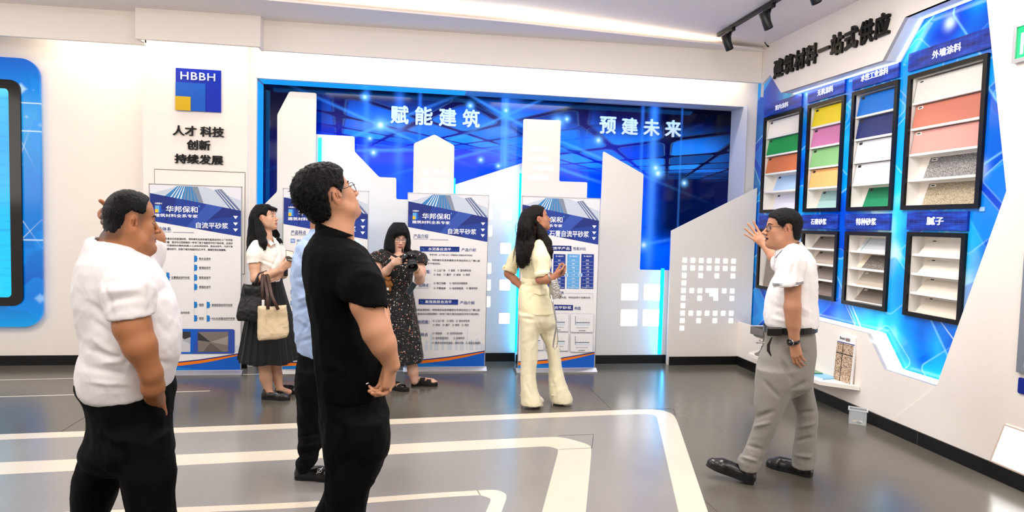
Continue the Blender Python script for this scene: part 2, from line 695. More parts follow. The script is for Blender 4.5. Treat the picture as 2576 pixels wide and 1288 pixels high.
for i in range(4):
    a, b, c, d = lip[i], lip[i + 1], bk[i + 1], bk[i]
    so.quad([d, c, b, a], m_ceil)                                                     # underside
    t = lambda p: (p[0], p[1], p[2] + 0.018)
    w = lambda p: (p[0], p[1] + 0.02, p[2] + 0.018)
    so.quad([a, b, t(b), t(a)], m_ceil)
    so.quad([t(a), t(b), t(c), t(d)], m_white)
so.build('trim_8', **S)
for (x0, y0, z0), (x1, y1, z1), rad, cl in ((lip[0], lip[1], 60, WARM), (lip[1], lip[2], 60, WARM), (lip[2], lip[3], 45, (1, .86, .62))):
    L = math.hypot(x1 - x0, y1 - y0)
    ca = area('cove_lamp', ((x0 + x1) / 2, (y0 + y1) / 2 + 0.07, (z0 + z1) / 2 + 0.046), (0, -0.25, 1), L * 1.03, 0.035, rad, cl, up=(-(y1 - y0) / L, (x1 - x0) / L, 0))

# service hatch outline on the pillar, joint lines of the left wall
m_line = mat('grey shadow joint', (120, 114, 108), 0.7)
hx0, hx1, hz0, hz1 = -2.497, -1.652, 0.958, 1.977
ht = MB()
ht.box((hx0, YP - .004, hz0), (hx1, YP - .0005, hz1), m_wall)
for (a, b, c, d) in ((hx0, hz1, hx1, hz1 + .007), (hx1 - .004, hz0, hx1, hz1), (hx0, hz0, hx0 + .004, hz1), (hx0, hz0, hx1, hz0 + .005)):
    ht.box((a, YP - .005, b), (c, YP - .0005, d), m_line)
ht.build('service_hatch', label='flush white access hatch on the pillar below the black slogan', category='hatch')

# ------------------------------------------------------------------ mural in the niche
m_mural = mat('printed blue mural', (0, 20, 140), 0.07, spec=0.16)


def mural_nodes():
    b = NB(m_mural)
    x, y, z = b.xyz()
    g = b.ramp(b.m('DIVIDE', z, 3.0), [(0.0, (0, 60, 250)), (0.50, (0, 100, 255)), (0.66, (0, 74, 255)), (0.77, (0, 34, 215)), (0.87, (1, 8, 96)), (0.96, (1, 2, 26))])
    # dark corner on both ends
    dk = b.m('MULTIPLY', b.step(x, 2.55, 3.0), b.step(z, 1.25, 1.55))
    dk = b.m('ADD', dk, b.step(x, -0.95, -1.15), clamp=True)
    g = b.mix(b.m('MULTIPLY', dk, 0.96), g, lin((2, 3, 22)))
    nz = b.noise(b.vec(b.m('MULTIPLY', x, 1.2), b.m('MULTIPLY', z, 2.2)), 1.6, 2)
    g = b.mix(b.m('MULTIPLY', b.step(nz, 0.55, 0.75), 0.4), g, lin((2, 8, 90)))
    # tiles seen as a ceiling running to a vanishing point, twice
    for (vx, vz, amp, rot) in ((0.55, 2.16, 0.95, 0.0), (2.30, 1.98, 0.85, 0.35)):
        t = b.m('DIVIDE', 0.62, b.m('MAXIMUM', b.m('SUBTRACT', z, vz), 0.06))
        u0 = b.m('MULTIPLY', b.m('SUBTRACT', x, vx), t)
        cu, su = cos(0.78 + rot), sin(0.78 + rot)
        t2 = b.m('MULTIPLY', t, 1.35)
        u = b.m('ADD', b.m('MULTIPLY', u0, cu * 1.25), b.m('MULTIPLY', t2, su * 1.25))
        v = b.m('SUBTRACT', b.m('MULTIPLY', t2, cu * 1.25), b.m('MULTIPLY', u0, su * 1.25))
        ins, d, r = b.tiles(u, v, 0.42, 0.12)
        fade = b.m('MULTIPLY', b.step(z, vz + 0.10, vz + 0.28), b.step(z, vz + 0.80, vz + 0.42))
        fade = b.m('MULTIPLY', fade, b.step(b.m('ABSOLUTE', b.m('SUBTRACT', x, vx)), 1.7, 1.0))
        k = b.m('MULTIPLY', b.m('MULTIPLY', ins, fade), b.m('MULTIPLY', b.m('ADD', 0.1, r), amp))
        g = b.mix(k, g, lin((30, 130, 255)))
        lineb = b.m('MULTIPLY', b.gauss(d, 0.02, 0.012), b.m('MULTIPLY', fade, 0.35))
        g = b.mix(lineb, g, lin((120, 190, 255)))
        gap = b.m('MULTIPLY', b.m('SUBTRACT', 1.0, ins), b.m('MULTIPLY', fade, 0.45))
        g = b.mix(gap, g, lin((2, 6, 70)))
    # vertical light streaks
    for (cx, w, a, z0) in ((-0.50, .035, .35, 1.9), (0.07, .02, .3, 2.0), (-0.15, .05, .3, 2.0), (1.02, .035, .75, 1.9), (1.10, .10, .25, 1.9), (0.98, .012, .4, 1.8), (2.76, .05, .6, 1.0), (2.62, .02, .3, 1.1), (3.10, .012, .25, 1.3)):
        s = b.m('MULTIPLY', b.gauss(x, cx, w), b.m('MULTIPLY', a, b.step(z, z0 - 0.2, z0 + 0.3)))
        g = b.mix(s, g, lin((70, 150, 255)))
    # diagonal beams
    for (px, pz, sl, a, L) in ((-0.35, 2.56, 0.45, .5, .6), (-0.35, 2.56, -0.4, .5, .6), (1.02, 2.74, -0.5, .45, .7), (1.02, 2.74, 0.5, .4, .6), (1.9, 2.4, -0.35, .5, .8), (-0.30, 2.30, 0.05, .4, .5), (0.45, 2.24, 0.3, .35, .5), (1.75, 2.15, -0.28, .45, .5), (2.7, 1.34, 0.2, .4, .4)):
        l = b.gauss(b.m('SUBTRACT', b.m('SUBTRACT', z, pz), b.m('MULTIPLY', b.m('SUBTRACT', x, px), sl)), 0.0, 0.018)
        l = b.m('MULTIPLY', l, b.m('MULTIPLY', b.gauss(x, px, L), a))
        g = b.mix(l, g, lin((80, 170, 255)))
    # sparkles
    for (px, pz, r) in ((-0.52, 2.86, .05), (-0.35, 2.57, .09), (0.62, 2.83, .05), (1.02, 2.80, .05), (1.72, 2.74, .05), (1.62, 2.70, .09), (2.10, 2.52, .06), (2.80, 2.23, .07), (2.83, 2.17, .08), (3.16, 2.07, .05), (0.95, 2.18, .04), (0.75, 2.24, .04), (-0.46, 2.42, .04), (-0.42, 2.27, .05), (2.69, 1.33, .08), (2.60, 1.95, .05), (1.30, 1.9, .07)):
        dx, dz = b.m('SUBTRACT', x, px), b.m('SUBTRACT', z, pz)
        e = b.m('EXPONENT', b.m('MULTIPLY', b.m('ADD', b.m('MULTIPLY', dx, dx), b.m('MULTIPLY', dz, dz)), -1.0 / (r * r * 0.55)))
        g = b.mix(b.m('MULTIPLY', e, 0.85), g, lin((110, 190, 255)))
        c = b.m('EXPONENT', b.m('MULTIPLY', b.m('ADD', b.m('MULTIPLY', dx, dx), b.m('MULTIPLY', dz, dz)), -1.0 / (r * r * 0.07)))
        g = b.mix(c, g, lin((215, 235, 255)))
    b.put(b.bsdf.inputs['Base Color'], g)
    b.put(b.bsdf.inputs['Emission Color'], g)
    b.bsdf.inputs['Emission Strength'].default_value = 0.42  # self-glow put into the print to lift its brightness


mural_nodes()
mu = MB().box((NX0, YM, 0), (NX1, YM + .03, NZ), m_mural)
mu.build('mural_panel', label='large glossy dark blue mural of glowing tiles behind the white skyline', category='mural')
m_gl = mat('pale blue acrylic letter', (214, 232, 255), 0.3, emit=0.10)
for txt, x0, x1, z0, z1, lab in (('赋能建筑', 983, 1207, (264, 310), (272, 320), 'four pale raised characters on the mural above the house shaped panel'), ('预建未来', 1509, 1713, (292, 338), (300, 344), 'four pale raised characters on the dark right part of the mural')):
    A, B_ = onY(x0, z0[0], YM - .02), onY(x1, z1[1], YM - .02)
    t = thing('raised_lettering', (A[0], YM, B_[2]), lab, 'lettering', 'raised lettering on the mural')
    w = (B_[0] - A[0]) / (4 + 3 * 0.34)
    for i, ch in enumerate(txt):
        a = A[0] + i * w * 1.34
        MB().text(ch, BACK(YM), (a, B_[2] - .01, a + w, A[2] + .0), m_gl, 0.001, 0.022, 0.028, res=5).build('character', t)

# ------------------------------------------------------------------ skyline panels, front faces at their own depth
m_skyedge = m_panel


def skyline(px, Y, label, thick=0.018, r=0.02, base=True):
    t = thing('skyline_panel', (UB([px[0]], Y)[0][0], Y, 0), label, 'panel', 'white skyline panels in front of the mural')
    mb = MB()
    mb.flat([round_poly(UB(px, Y), r)], BACK(Y), m_panel, -thick, thick)
    mb.build('board', t, bevel=0.0)
    return t


def floorpx(x, Y, z=0.0):
    """pixel whose point in plane Y has height z, near column x"""
    lo, hi = 300.0, 1500.0
    for _ in range(50):
        mid = (lo + hi) / 2
        if onY(x, mid, Y)[2] > z:
            lo = mid
        else:
            hi = mid
    return (x, (lo + hi) / 2)


def winlight(t, F, a0, b0, a1, b1, r, m=None):
    MB().flat([rrect(a0, b0, a1, b1, r)], F, m or m_lampw, 0.0005, 0.002).build('lit_window', t)


YA, YB2, YC, YD0, YD, YE, YF2 = 6.86, 6.945, 6.87, 6.95, 6.85, 6.785, 6.68
pA = skyline([(664, 515), (697, 482), (697.5, 288), (728, 230), (796, 234), (787, 905), floorpx(787, YA), floorpx(655, YA)], YA, 'tall white panel with a cut corner at the left end of the skyline')
pB = skyline([(770, 336), (892, 343), (892, 381), (954, 445.5), (997, 447), (997, 501), (1060, 503), (1060, 800), floorpx(1055, YB2), floorpx(760, YB2)], YB2, 'white stepped panel with a sloping shoulder right of the tall cut corner panel')
pC = skyline([(1041, 361), (1093, 338), (1143, 366), (1139, 640), floorpx(1136, YC), floorpx(1036, YC), (1038, 560)], YC, 'white house shaped panel with a pointed top and small lit windows')
pD0 = skyline([(1120, 472), (1330, 405), (1322, 700), floorpx(1318, YD0), floorpx(1110, YD0)], YD0, 'white panel with a long sloping top between the house and the bar windows')
pD = skyline([(1317, 299), (1411, 303), (1406.8, 456), (1477.6, 458.5), (1476, 502), (1509, 503.5), (1507, 538), (1530, 539), (1520, 700), floorpx(1520, YD), floorpx(1300, YD)], YD, 'white L shaped panel with four lit bars behind the rightmost banner stand')
pE = skyline([(1517.5, 380), (1619, 438), (1611, 640), (1609.5, 678.5), (1692, 680), (1688, 760), floorpx(1688, YE), floorpx(1496, YE)], YE, 'white panel with a sloping top and four large lit squares')
FBr = [(1689, 580.5), (1905, 472.5), (1889, 815), floorpx(1878, YF2), floorpx(1677, YF2)]
pF = skyline(FBr, YF2, 'white panel with many small lit squares at the right end of the skyline', r=0.004)

for j, row in enumerate(((742, 744, 746), (808, 811, 814), (875, None, 880))):
    for i, yy in enumerate(row):
        if yy is None:
            continue
        cx, cy = 640 + (1258 - j * .8 + 67.5 * i) / 2.927, 180 + yy / 2.927
        c = onY(cx, cy, YC)
        winlight(pC, BACK(YC), c[0] - .029, c[2] - .029, c[0] + .029, c[2] + .029, .008)
for (cx, cy) in ((1226, 496), (1225, 538), (1224.5, 581), (1222, 675), (1221, 717), (1220, 759), (1274, 540.5), (1272, 625), (1270, 717), (1268.5, 801)):
    c = onY(cx, cy, YD0)
    h = .060 if cx > 1240 else .060
    winlight(pD0, BACK(YD0), c[0] - h, c[2] - h, c[0] + h, c[2] + h, .012)
for (x0, y0, x1, y1) in ((1333, 369, 1380.7, 383.6), (1332, 392.5, 1380, 407), (1344, 416.5, 1392, 431), (1330.4, 439.5, 1378.6, 454)):
    a, c = onY(x0, y0, YD), onY(x1, y1, YD)
    winlight(pD, BACK(YD), a[0], c[2] + .004, c[0], a[2] - .004, .01)
for (x0, y0, x1, y1) in ((1564, 714, 1603.7, 755), (1621, 715.5, 1659.5, 755.6), (1562.5, 779, 1602, 819.7), (1618, 779, 1657.4, 819.7)):
    a, c = onY(x0, y0, YE), onY(x1, y1, YE)
    winlight(pE, BACK(YE), a[0], c[2], c[0], a[2], .008, m_lampwh)
FF = BACK(YF2)
g0, g1, g2 = onY(1540 + 619 / 3.389, 560 + 321 / 3.389, YF2), onY(1540 + 1035 / 3.389, 560 + 325 / 3.389, YF2), onY(1540 + 596 / 3.389, 560 + 900 / 3.389, YF2)
dx, dz = (g1[0] - g0[0]) / 6, (g0[2] - g2[2]) / 9
cells = {0: range(7), 1: range(7), 2: (0, 2, 4, 6), 3: (0,), 4: (0, 1, 2, 5, 6), 5: (0, 2, 6), 6: (0,), 7: range(7), 8: (0, 2, 4, 6), 9: (0,)}
for r_, cs in cells.items():
    for c_ in cs:
        x, z = g0[0] + c_ * dx, g0[2] - r_ * dz
        winlight(pF, FF, x - .0265, z - .0275, x + .0265, z + .0275, .006)
st = [(797, 562), (903, 562), (901, 665), (864, 665), (864, 630), (830, 629), (829, 598), (797, 597)]
MB().flat([UB([(1540 + a / 3.389, 560 + b / 3.389) for a, b in st], YF2)], FF, m_lampw, 0.0005, 0.002).build('lit_window', pF)

# black skirting in front of each panel
bb = MB()
for (x0, x1, Y) in ((NX0, -0.95, YA), (-0.95, 1.17, YC if False else 6.945), (1.17, 2.0, YD), (2.0, 2.885, YE), (2.885, 3.74, YF2)):
    bb.box((x0, Y - .03, 0), (x1, Y - .018, 0.095), m_black)
bb.build('baseboard_back', **S)

# LED lamps behind the panel edges, with emissive bands imitating their glow
GLOW_BANDS = ['cyan glow band right of the tall cut corner panel', 'cyan glow band left of the panel with four lit bars', 'cyan glow band left of the panel with many small lit squares', 'thin cyan glow band right of the house shaped panel', 'thin blue glow band left of the sloping panel with four large squares']
def tape(x, Y0, Y1, z0, z1, sx, rad, col=CYAN, w=.05):  # LED lamp behind the edge, plus an emissive band imitating its glow
    if w:
        MB().box((min(x, x + sx * w), Y1 + .014, z0), (max(x, x + sx * w), Y1 + .019, z1), m_glowc).build('led_glow_strip', label=GLOW_BANDS.pop(0), category='light strip', group='cyan glow bands between the skyline panels')
    area('led_tape_lamp', (x, (Y0 + Y1) / 2, (z0 + z1) / 2), (sx, 0.15, 0), abs(Y1 - Y0), z1 - z0, rad, col)


tape(float(onY(796, 400, YA)[0]) + .004, YA + .005, YB2 - .02, 0.10, 2.39, 1, 14.0, CYAN, .036)
tape(float(onY(1316, 600, YD)[0]) - .006, YD + .005, YD0 - .02, 0.10, 2.10, -1, 14.0, CYAN, .036)
tape(float(onY(1679, 750, YF2)[0]) - .006, YF2 + .005, YE - .02, 0.10, 1.08, -1, 14.0, CYAN, .042)
tape(float(onY(1142, 420, YC)[0]) + .006, YC + .005, YD0 - .02, 0.12, 2.02, 1, 3.0, CYAN, .02)
tape(float(onY(1512, 520, YE)[0]) - .006, YE + .005, YD - .02, 1.55, 2.2, -1, 4.0, CYAN, 0)
area('led_tape_lamp', (NX0 + .012, (YU + YM) / 2 + .02, 1.75), (1, 0.35, 0), 0.14, 2.3, 9.0, CYAN)
area('led_tape_lamp', (0.9, (YU + YM) / 2 - .02, NZ - .012), (0, 0.6, -1), 4.8, 0.12, 9.0, (0.02, .30, 1.0), up=(0, 1, 0))
m_nich = mat('niche lining', (196, 200, 214), 0.5)
nl = MB()
nl.box((NX0, YU, 0), (NX0 + .006, YM, NZ), m_nich)
nl.box((NX0, YU, NZ - .006), (NX1, YM, NZ), m_nich)
nl.box((NX1 - .006, YF2 + .02, 0.2), (NX1, YM, NZ), m_nich)
nl.build('trim_9', **S)
m_glow2 = mat('blue led glow', (0, 40, 80), .4, emit=.85, ergb=(30, 165, 255))  # emissive sheets over the lining stand in for LED glow on it
m_glow3 = mat('dim blue led glow', (60, 90, 130), .4, emit=.35, ergb=(60, 140, 240))  # weaker sheet, so the imitated glow steps down to the right
MB().box((NX0 + .006, YU + .03, .1), (NX0 + .010, YM - .01, NZ - .03), m_glow2).build('led_glow_strip', label='cyan led glow up the left side of the mural niche', category='light strip', group='led glow on the lining of the mural niche')
MB().box((NX0 + .02, YU + .03, NZ - .011), (.55, YM - .03, NZ - .007), m_glow2).build('led_glow_strip', label='cyan led glow along the left half of the mural niche top', category='light strip', group='led glow on the lining of the mural niche')
MB().box((.56, YU + .03, NZ - .011), (1.9, YM - .03, NZ - .007), m_glow3).build('led_glow_strip', label='dimmer blue led glow along the middle of the mural niche top', category='light strip', group='led glow on the lining of the mural niche')

# ------------------------------------------------------------------ logo plaque and slogan on the pillar
m_b1 = mat('deep blue acrylic', (0, 36, 168), 0.3, spec=.25)
m_b2 = mat('mid blue acrylic', (0, 84, 186), 0.3, spec=.25)
m_yl = mat('yellow acrylic', (204, 166, 0), 0.3, spec=.3)
m_sil = mat('silver lettering', (190, 200, 225), 0.25, metal=0.3)
lx0, lx1, lz0, lz1 = -2.296, -1.880, 2.562, 2.971
lg = thing('logo_plaque', (lx0, YP, lz0), 'square blue plaque with a yellow corner and HBBH lettering on the pillar', 'plaque')
lw = lx1 - lx0
FP = BACK(YP)
MB().flat([[(lx0, lz0), (lx1, lz0), (lx1, lz1), (lx0, lz1)]], FP, m_b1, 0, .018).build('plate', lg, bevel=.002)
MB().flat([[(lx0, lz0), (lx0 + lw * .66, lz0), (lx0 + lw * .66, lz0 + lw * .65), (lx0, lz0 + lw * .65)]], FP, m_b2, .018, .006).build('inner_square', lg, label='mid blue inset square')
MB().flat([[(lx0, lz0), (lx0 + lw * .335, lz0), (lx0 + lw * .335, lz0 + lw * .325), (lx0, lz0 + lw * .325)]], FP, m_yl, .024, .006).build('corner_square', lg, label='yellow corner square')
MB().text('HBBH', FP, (lx0 + lw * .11, lz0 + lw * .72, lx1 - lw * .12, lz0 + lw * .90), m_sil, .018, .006, 0.012, spacing=1.1).build('lettering', lg)
m_blk = mat('black acrylic letter', (12, 11, 11), 0.35, spec=.3)
lines = (('人才 科技', (-2.325, 2.318, -1.851, 2.418)), ('创新', (-2.196, 2.185, -1.979, 2.283)), ('持续发展', (-2.308, 2.046, -1.859, 2.140)))
sg = thing('slogan_sign', (-2.08, YP, 2.05), 'three lines of black raised characters on the pillar below the blue plaque', 'lettering')
for txt, bx in lines:
    MB().text(txt, FP, bx, m_blk, .001, .016, 0.022, res=5).build('text_line', sg)

# ------------------------------------------------------------------ lit blue panel and screen on the left
m_lp = mat('backlit blue print', (0, 110, 230), 0.15)


def lp_nodes():
    b = NB(m_lp)
    x, y, z = b.xyz()
    g = b.ramp(b.m('DIVIDE', z, 2.6), [(0.0, (0, 160, 235)), (0.12, (0, 92, 196)), (0.3, (0, 126, 222)), (0.55, (0, 134, 228)), (0.8, (30, 168, 240)), (0.9, (0, 140, 240)), (1.0, (0, 104, 214))])
    v = b.vec(b.m('MULTIPLY', x, 2.5), b.m('MULTIPLY', z, 2.5))
    vo = b.nt.nodes.new('ShaderNodeTexVoronoi')
    vo.feature = 'F1'
    vo.distance = 'MANHATTAN'
    vo.inputs['Scale'].default_value = 1.6
    b.nt.links.new(v, vo.inputs['Vector'])
    g = b.mix(b.step(vo.outputs['Distance'], 0.30, 0.10), g, lin((190, 230, 255)))
    sep = b.nt.nodes.new('ShaderNodeSeparateColor')
    b.nt.links.new(vo.outputs['Color'], sep.inputs[0])
    g = b.mix(b.m('MULTIPLY', b.step(sep.outputs[0], 0.4, 0.9), 0.5), g, lin((0, 150, 250)))
    for zz in (2.19, 1.92, 0.86):
        g = b.mix(b.m('MULTIPLY', b.gauss(z, zz, 0.006), 0.9), g, lin((230, 248, 255)))
    for (a, c, s) in ((0.28, 1.55, 3.0), (0.24, 1.2, -1.6), (0.22, 0.75, 1.1), (0.25, 2.0, -2.2)):
        l = b.gauss(b.m('SUBTRACT', b.m('SUBTRACT', x, a), b.m('DIVIDE', b.m('SUBTRACT', z, c), s)), 0, 0.006)
        g = b.mix(b.m('MULTIPLY', l, b.m('MULTIPLY', b.gauss(z, c, 0.25), 0.9)), g, lin((225, 245, 255)))
    b.put(b.bsdf.inputs['Base Color'], b.mix(0.85, g, (0, 0, 0, 1)))
    b.put(b.bsdf.inputs['Emission Color'], g)
    b.bsdf.inputs['Emission Strength'].default_value = 0.75


lp_nodes()
YS = YW - .03
FS = BACK(YS)
s0 = onY(112, 780, YS)
px1, pz1, pz0 = float(onY(107, 480, YS)[0]), float(onY(40, 147, YS)[2]), float(onY(60, 821, YS)[2])
pl = MB()
pl.flat([rrect(px1 - 2.2, pz0, px1, pz1, 0.17, 10)], ((px1 - .5, YS, pz0), (1, 0, 0), (0, 0, 1)), m_lp, 0, 0)
pl = MB()
pl.flat([[(a - (px1 - .5), c - pz0) for a, c in rrect(px1 - 2.2, pz0, px1, pz1, 0.17, 10)]], ((px1 - .5, YS, pz0), (1, 0, 0), (0, 0, 1)), m_lp, 0, .028)
pl.build('backlit_graphic', loc=(px1 - .5, YS, pz0), label='backlit blue wall panel with rounded corners around the screen at far left', category='panel')
sx1, sz1, sz0 = float(onY(53.5, 480, YS - .05)[0]), float(onY(20, 200, YS - .05)[2]), float(onY(30, 770, YS - .05)[2])
scr = thing('video_screen', (sx1, YS, sz0), 'black framed cyan video screen with rounded corners at the left edge', 'screen')
m_bez = mat('glossy black bezel', (22, 21, 22), 0.12)
MB().flat([rrect(sx1 - 1.5, sz0, sx1, sz1, .09, 8), rrect(sx1 - 1.4, sz0 + .085, sx1 - .10, sz1 - .085, .04, 8)[::-1]], BACK(YS), m_bez, 0.0285, .0215).build('bezel', scr, bevel=.004)
m_scr = mat('lit screen', (0, 170, 240), 0.15)
b = NB(m_scr)
x, y, z = b.xyz()
sc_g = b.ramp(b.m('DIVIDE', z, 2.1), [(0.0, (0, 212, 250)), (0.2, (0, 205, 250)), (0.45, (0, 196, 248)), (0.75, (0, 172, 240)), (0.95, (40, 190, 240)), (1.0, (90, 225, 245))])
sc_n = b.noise(b.vec(b.m('MULTIPLY', x, 0.6), b.m('MULTIPLY', z, 14.0)), 1.5, 3)
sc_g = b.mix(b.m('MULTIPLY', b.step(sc_n, .5, .7), .35), sc_g, lin((0, 130, 225)))
b.put(b.bsdf.inputs['Emission Color'], sc_g)
b.bsdf.inputs['Emission Strength'].default_value = 0.95
b.bsdf.inputs['Base Color'].default_value = (0.01, .02, .03, 1)
MB().flat([rrect(sx1 - 1.405, sz0 + .08, sx1 - .095, sz1 - .08, .04, 8)], BACK(YS), m_scr, 0.0285, .0065).build('display', scr)
# ------------------------------------------------------------------ right wall: white board with an angular opening, blue panel behind it
XW, XB = 3.71, 3.88
cut = [(6.42, 0.49), (6.20, 0.485), (6.02, 0.728), (4.62, 0.722), (4.412, 0.470), (3.905, 0.469), (3.471, 1.822), (3.725, 3.205), (4.409, 3.205), (4.624, 2.928), (6.038, 2.950), (6.253, 3.181), (6.418, 3.115), (6.42, 2.98)]
cutF = [(-y, z) for (y, z) in cut]
FR = RIGHT(XW)
wb = MB()
wb.flat([[(-6.98, 0), (-YF + .0, 0), (-YF, ZC), (-6.42, ZC), (-6.42, 2.98), (-6.42, .49), (-6.98, .47)][:4] + [(-6.42, 2.98)] + [(a, c) for a, c in cutF[::-1]][1:] + [(-6.98, .485)]], RIGHT(XW + .03), m_wall, 0, .03)
wb.box((XW + .28, YF, 0), (XW + .6, YB, ZC), m_wall)
wb.build('wall_right', **S)
rv = MB()
k = len(cut)
for i in range(k):
    (y0, z0), (y1, z1) = cut[i], cut[(i + 1) % k]
    if i in (k - 1, k - 2, k - 3):
        continue
    rv.quad([(XW, y0, z0), (XW, y1, z1), (XB + .02, y1, z1), (XB + .02, y0, z0)], m_white)
rv.build('trim_10', **S)
sk = MB()
sk.box((XW - .015, YF, 0), (XW, 6.66, .098), m_black)
sk.box((XW - .0155, 4.028, 0), (XW - .014, 4.034, .098), mat('skirting joint', (60, 58, 56), .6))
sk.build('baseboard_right', **S)
# lower board layer with its diagonal edge, right of the arrow point
MB().flat([[(-3.471, 1.822), (-3.20, 2.75), (-2.4, 2.75), (-2.4, .38), (-3.21, .38), (-3.36, .38), (-3.44, .10), (-4.3, .10), (-3.905, .469)]], RIGHT(XW), m_wall, 0, .006).build('trim_11', **S)

m_blue = mat('printed blue panel', (0, 100, 225), 0.14)


def blue_nodes():
    b = NB(m_blue)
    x, y, z = b.xyz()
    a = b.m('MULTIPLY', y, -1.0)
    n = b.noise(b.vec(b.m('MULTIPLY', a, 0.9), b.m('MULTIPLY', z, 0.6)), 2.0, 2)
    g = b.ramp(n, [(0.34, (0, 62, 205)), (0.43, (0, 112, 240)), (0.51, (0, 156, 254)), (0.58, (40, 205, 255)), (0.66, (190, 242, 255))])
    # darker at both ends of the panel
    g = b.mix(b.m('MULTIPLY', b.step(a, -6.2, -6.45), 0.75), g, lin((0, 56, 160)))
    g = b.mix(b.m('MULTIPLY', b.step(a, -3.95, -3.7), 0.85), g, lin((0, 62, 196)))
    for (sc, rot, sh, amp, c) in ((2.3, 0.80, 0.0, 0.7, (20, 170, 255)), (1.5, 0.62, 0.37, 0.6, (0, 64, 205))):
        cu, su = cos(rot) * sc, sin(rot) * sc
        u = b.m('ADD', b.m('ADD', b.m('MULTIPLY', a, cu), b.m('MULTIPLY', z, su)), sh)
        v = b.m('ADD', b.m('SUBTRACT', b.m('MULTIPLY', z, cu * 1.15), b.m('MULTIPLY', a, su * 0.85)), sh)
        ins, d, r = b.tiles(u, v, 0.43, 0.10)
        g = b.mix(b.m('MULTIPLY', b.m('MULTIPLY', ins, b.step(r, 0.25, 0.75)), amp), g, lin(c))
        g = b.mix(b.m('MULTIPLY', b.gauss(d, 0.012, 0.012), b.m('MULTIPLY', b.step(r, 0.5, 0.6), 0.55)), g, lin((150, 225, 255)))
    for (ay, az, sl, w) in ((-4.75, .50, -1.35, .010), (-4.25, 1.05, -.9, .006), (-4.9, .62, -1.2, .004)):
        l = b.gauss(b.m('SUBTRACT', b.m('SUBTRACT', z, az), b.m('MULTIPLY', b.m('SUBTRACT', a, ay), sl)), 0.0, w)
        g = b.mix(b.m('MULTIPLY', l, b.m('MULTIPLY', b.step(z, 1.0, .8), .85)), g, lin((225, 245, 255)))
    for (py, pz, r) in ((4.17, 3.10, .045), (6.52, 1.74, .02), (3.86, 2.0, .06)):
        dx, dz = b.m('ADD', a, py), b.m('SUBTRACT', z, pz)
        e = b.m('EXPONENT', b.m('MULTIPLY', b.m('ADD', b.m('MULTIPLY', dx, dx), b.m('MULTIPLY', dz, dz)), -1.0 / (r * r)))
        g = b.mix(b.m('MULTIPLY', e, 0.9), g, lin((225, 250, 255)))
    b.put(b.bsdf.inputs['Base Color'], g)


blue_nodes()
cabs = [  # y far, y near, z bottom, z top
    (6.595, 5.900, 1.735, 2.787), (5.803, 5.262, 1.735, 2.790), (5.163, 4.620, 1.735, 2.790), (4.520, 3.815, 1.735, 2.795),
    (6.600, 5.900, 0.890, 1.555), (5.798, 5.257, 0.905, 1.552), (5.156, 4.620, 0.900, 1.554), (4.435, 3.900, 0.905, 1.562)]
FB = RIGHT(XB)
holes = [[(-y0 + .02, z0 + .02), (-y0 + .02, z1 - .02), (-y1 - .02, z1 - .02), (-y1 - .02, z0 + .02)] for (y0, y1, z0, z1) in cabs]
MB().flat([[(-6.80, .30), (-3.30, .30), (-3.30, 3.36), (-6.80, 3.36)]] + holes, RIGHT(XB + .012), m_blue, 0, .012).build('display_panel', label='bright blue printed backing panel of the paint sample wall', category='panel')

m_fr = mat('black frame profile', (14, 13, 13), 0.28, metal=0.2)
m_in = mat('white cabinet lining', (243, 241, 236), 0.5)
m_hd = mat('navy category board', (10, 40, 150), 0.3)


def hd_nodes():
    b = NB(m_hd)
    x, y, z = b.xyz()
    n = b.noise(b.vec(b.m('MULTIPLY', y, 2.0), b.m('MULTIPLY', z, 9.0)), 2.6, 3)
    g = b.ramp(n, [(.35, (9, 28, 110)), (.55, (12, 50, 165)), (.75, (30, 96, 215))])
    gr = b.m('MAXIMUM', b.gauss(b.m('FRACT', b.m('MULTIPLY', z, 30.0)), .5, .06), b.gauss(b.m('FRACT', b.m('MULTIPLY', y, 22.0)), .5, .05))
    b.put(b.bsdf.inputs['Base Color'], b.mix(b.m('MULTIPLY', gr, .18), g, lin((60, 130, 235))))


hd_nodes()
m_hl = mat('white printed lettering', (245, 248, 255), 0.4, emit=0.12)
m_tagw = mat('white sticker', (236, 232, 224), 0.6)
m_tagd = mat('printed dark bars', (52, 46, 44), 0.6)


def granite(name, c0, c1, c2, sc=60):
    m = mat(name, c0, 0.55)
    b = NB(m)
    x, y, z = b.xyz()
    v = b.nt.nodes.new('ShaderNodeTexVoronoi')
    v.inputs['Scale'].default_value = sc
    b.nt.links.new(b.vec(x, y, z), v.inputs['Vector'])
    q = b.nt.nodes.new('ShaderNodeSeparateColor')
    b.nt.links.new(v.outputs['Color'], q.inputs[0])
    b.put(b.bsdf.inputs['Base Color'], b.ramp(q.outputs[0], [(0.25, c1), (0.45, c0), (0.75, c0), (0.95, c2)]))
    return m


def pm(name, c, **k):
    return mat(name, c, k.pop('rough', 0.5), **k)


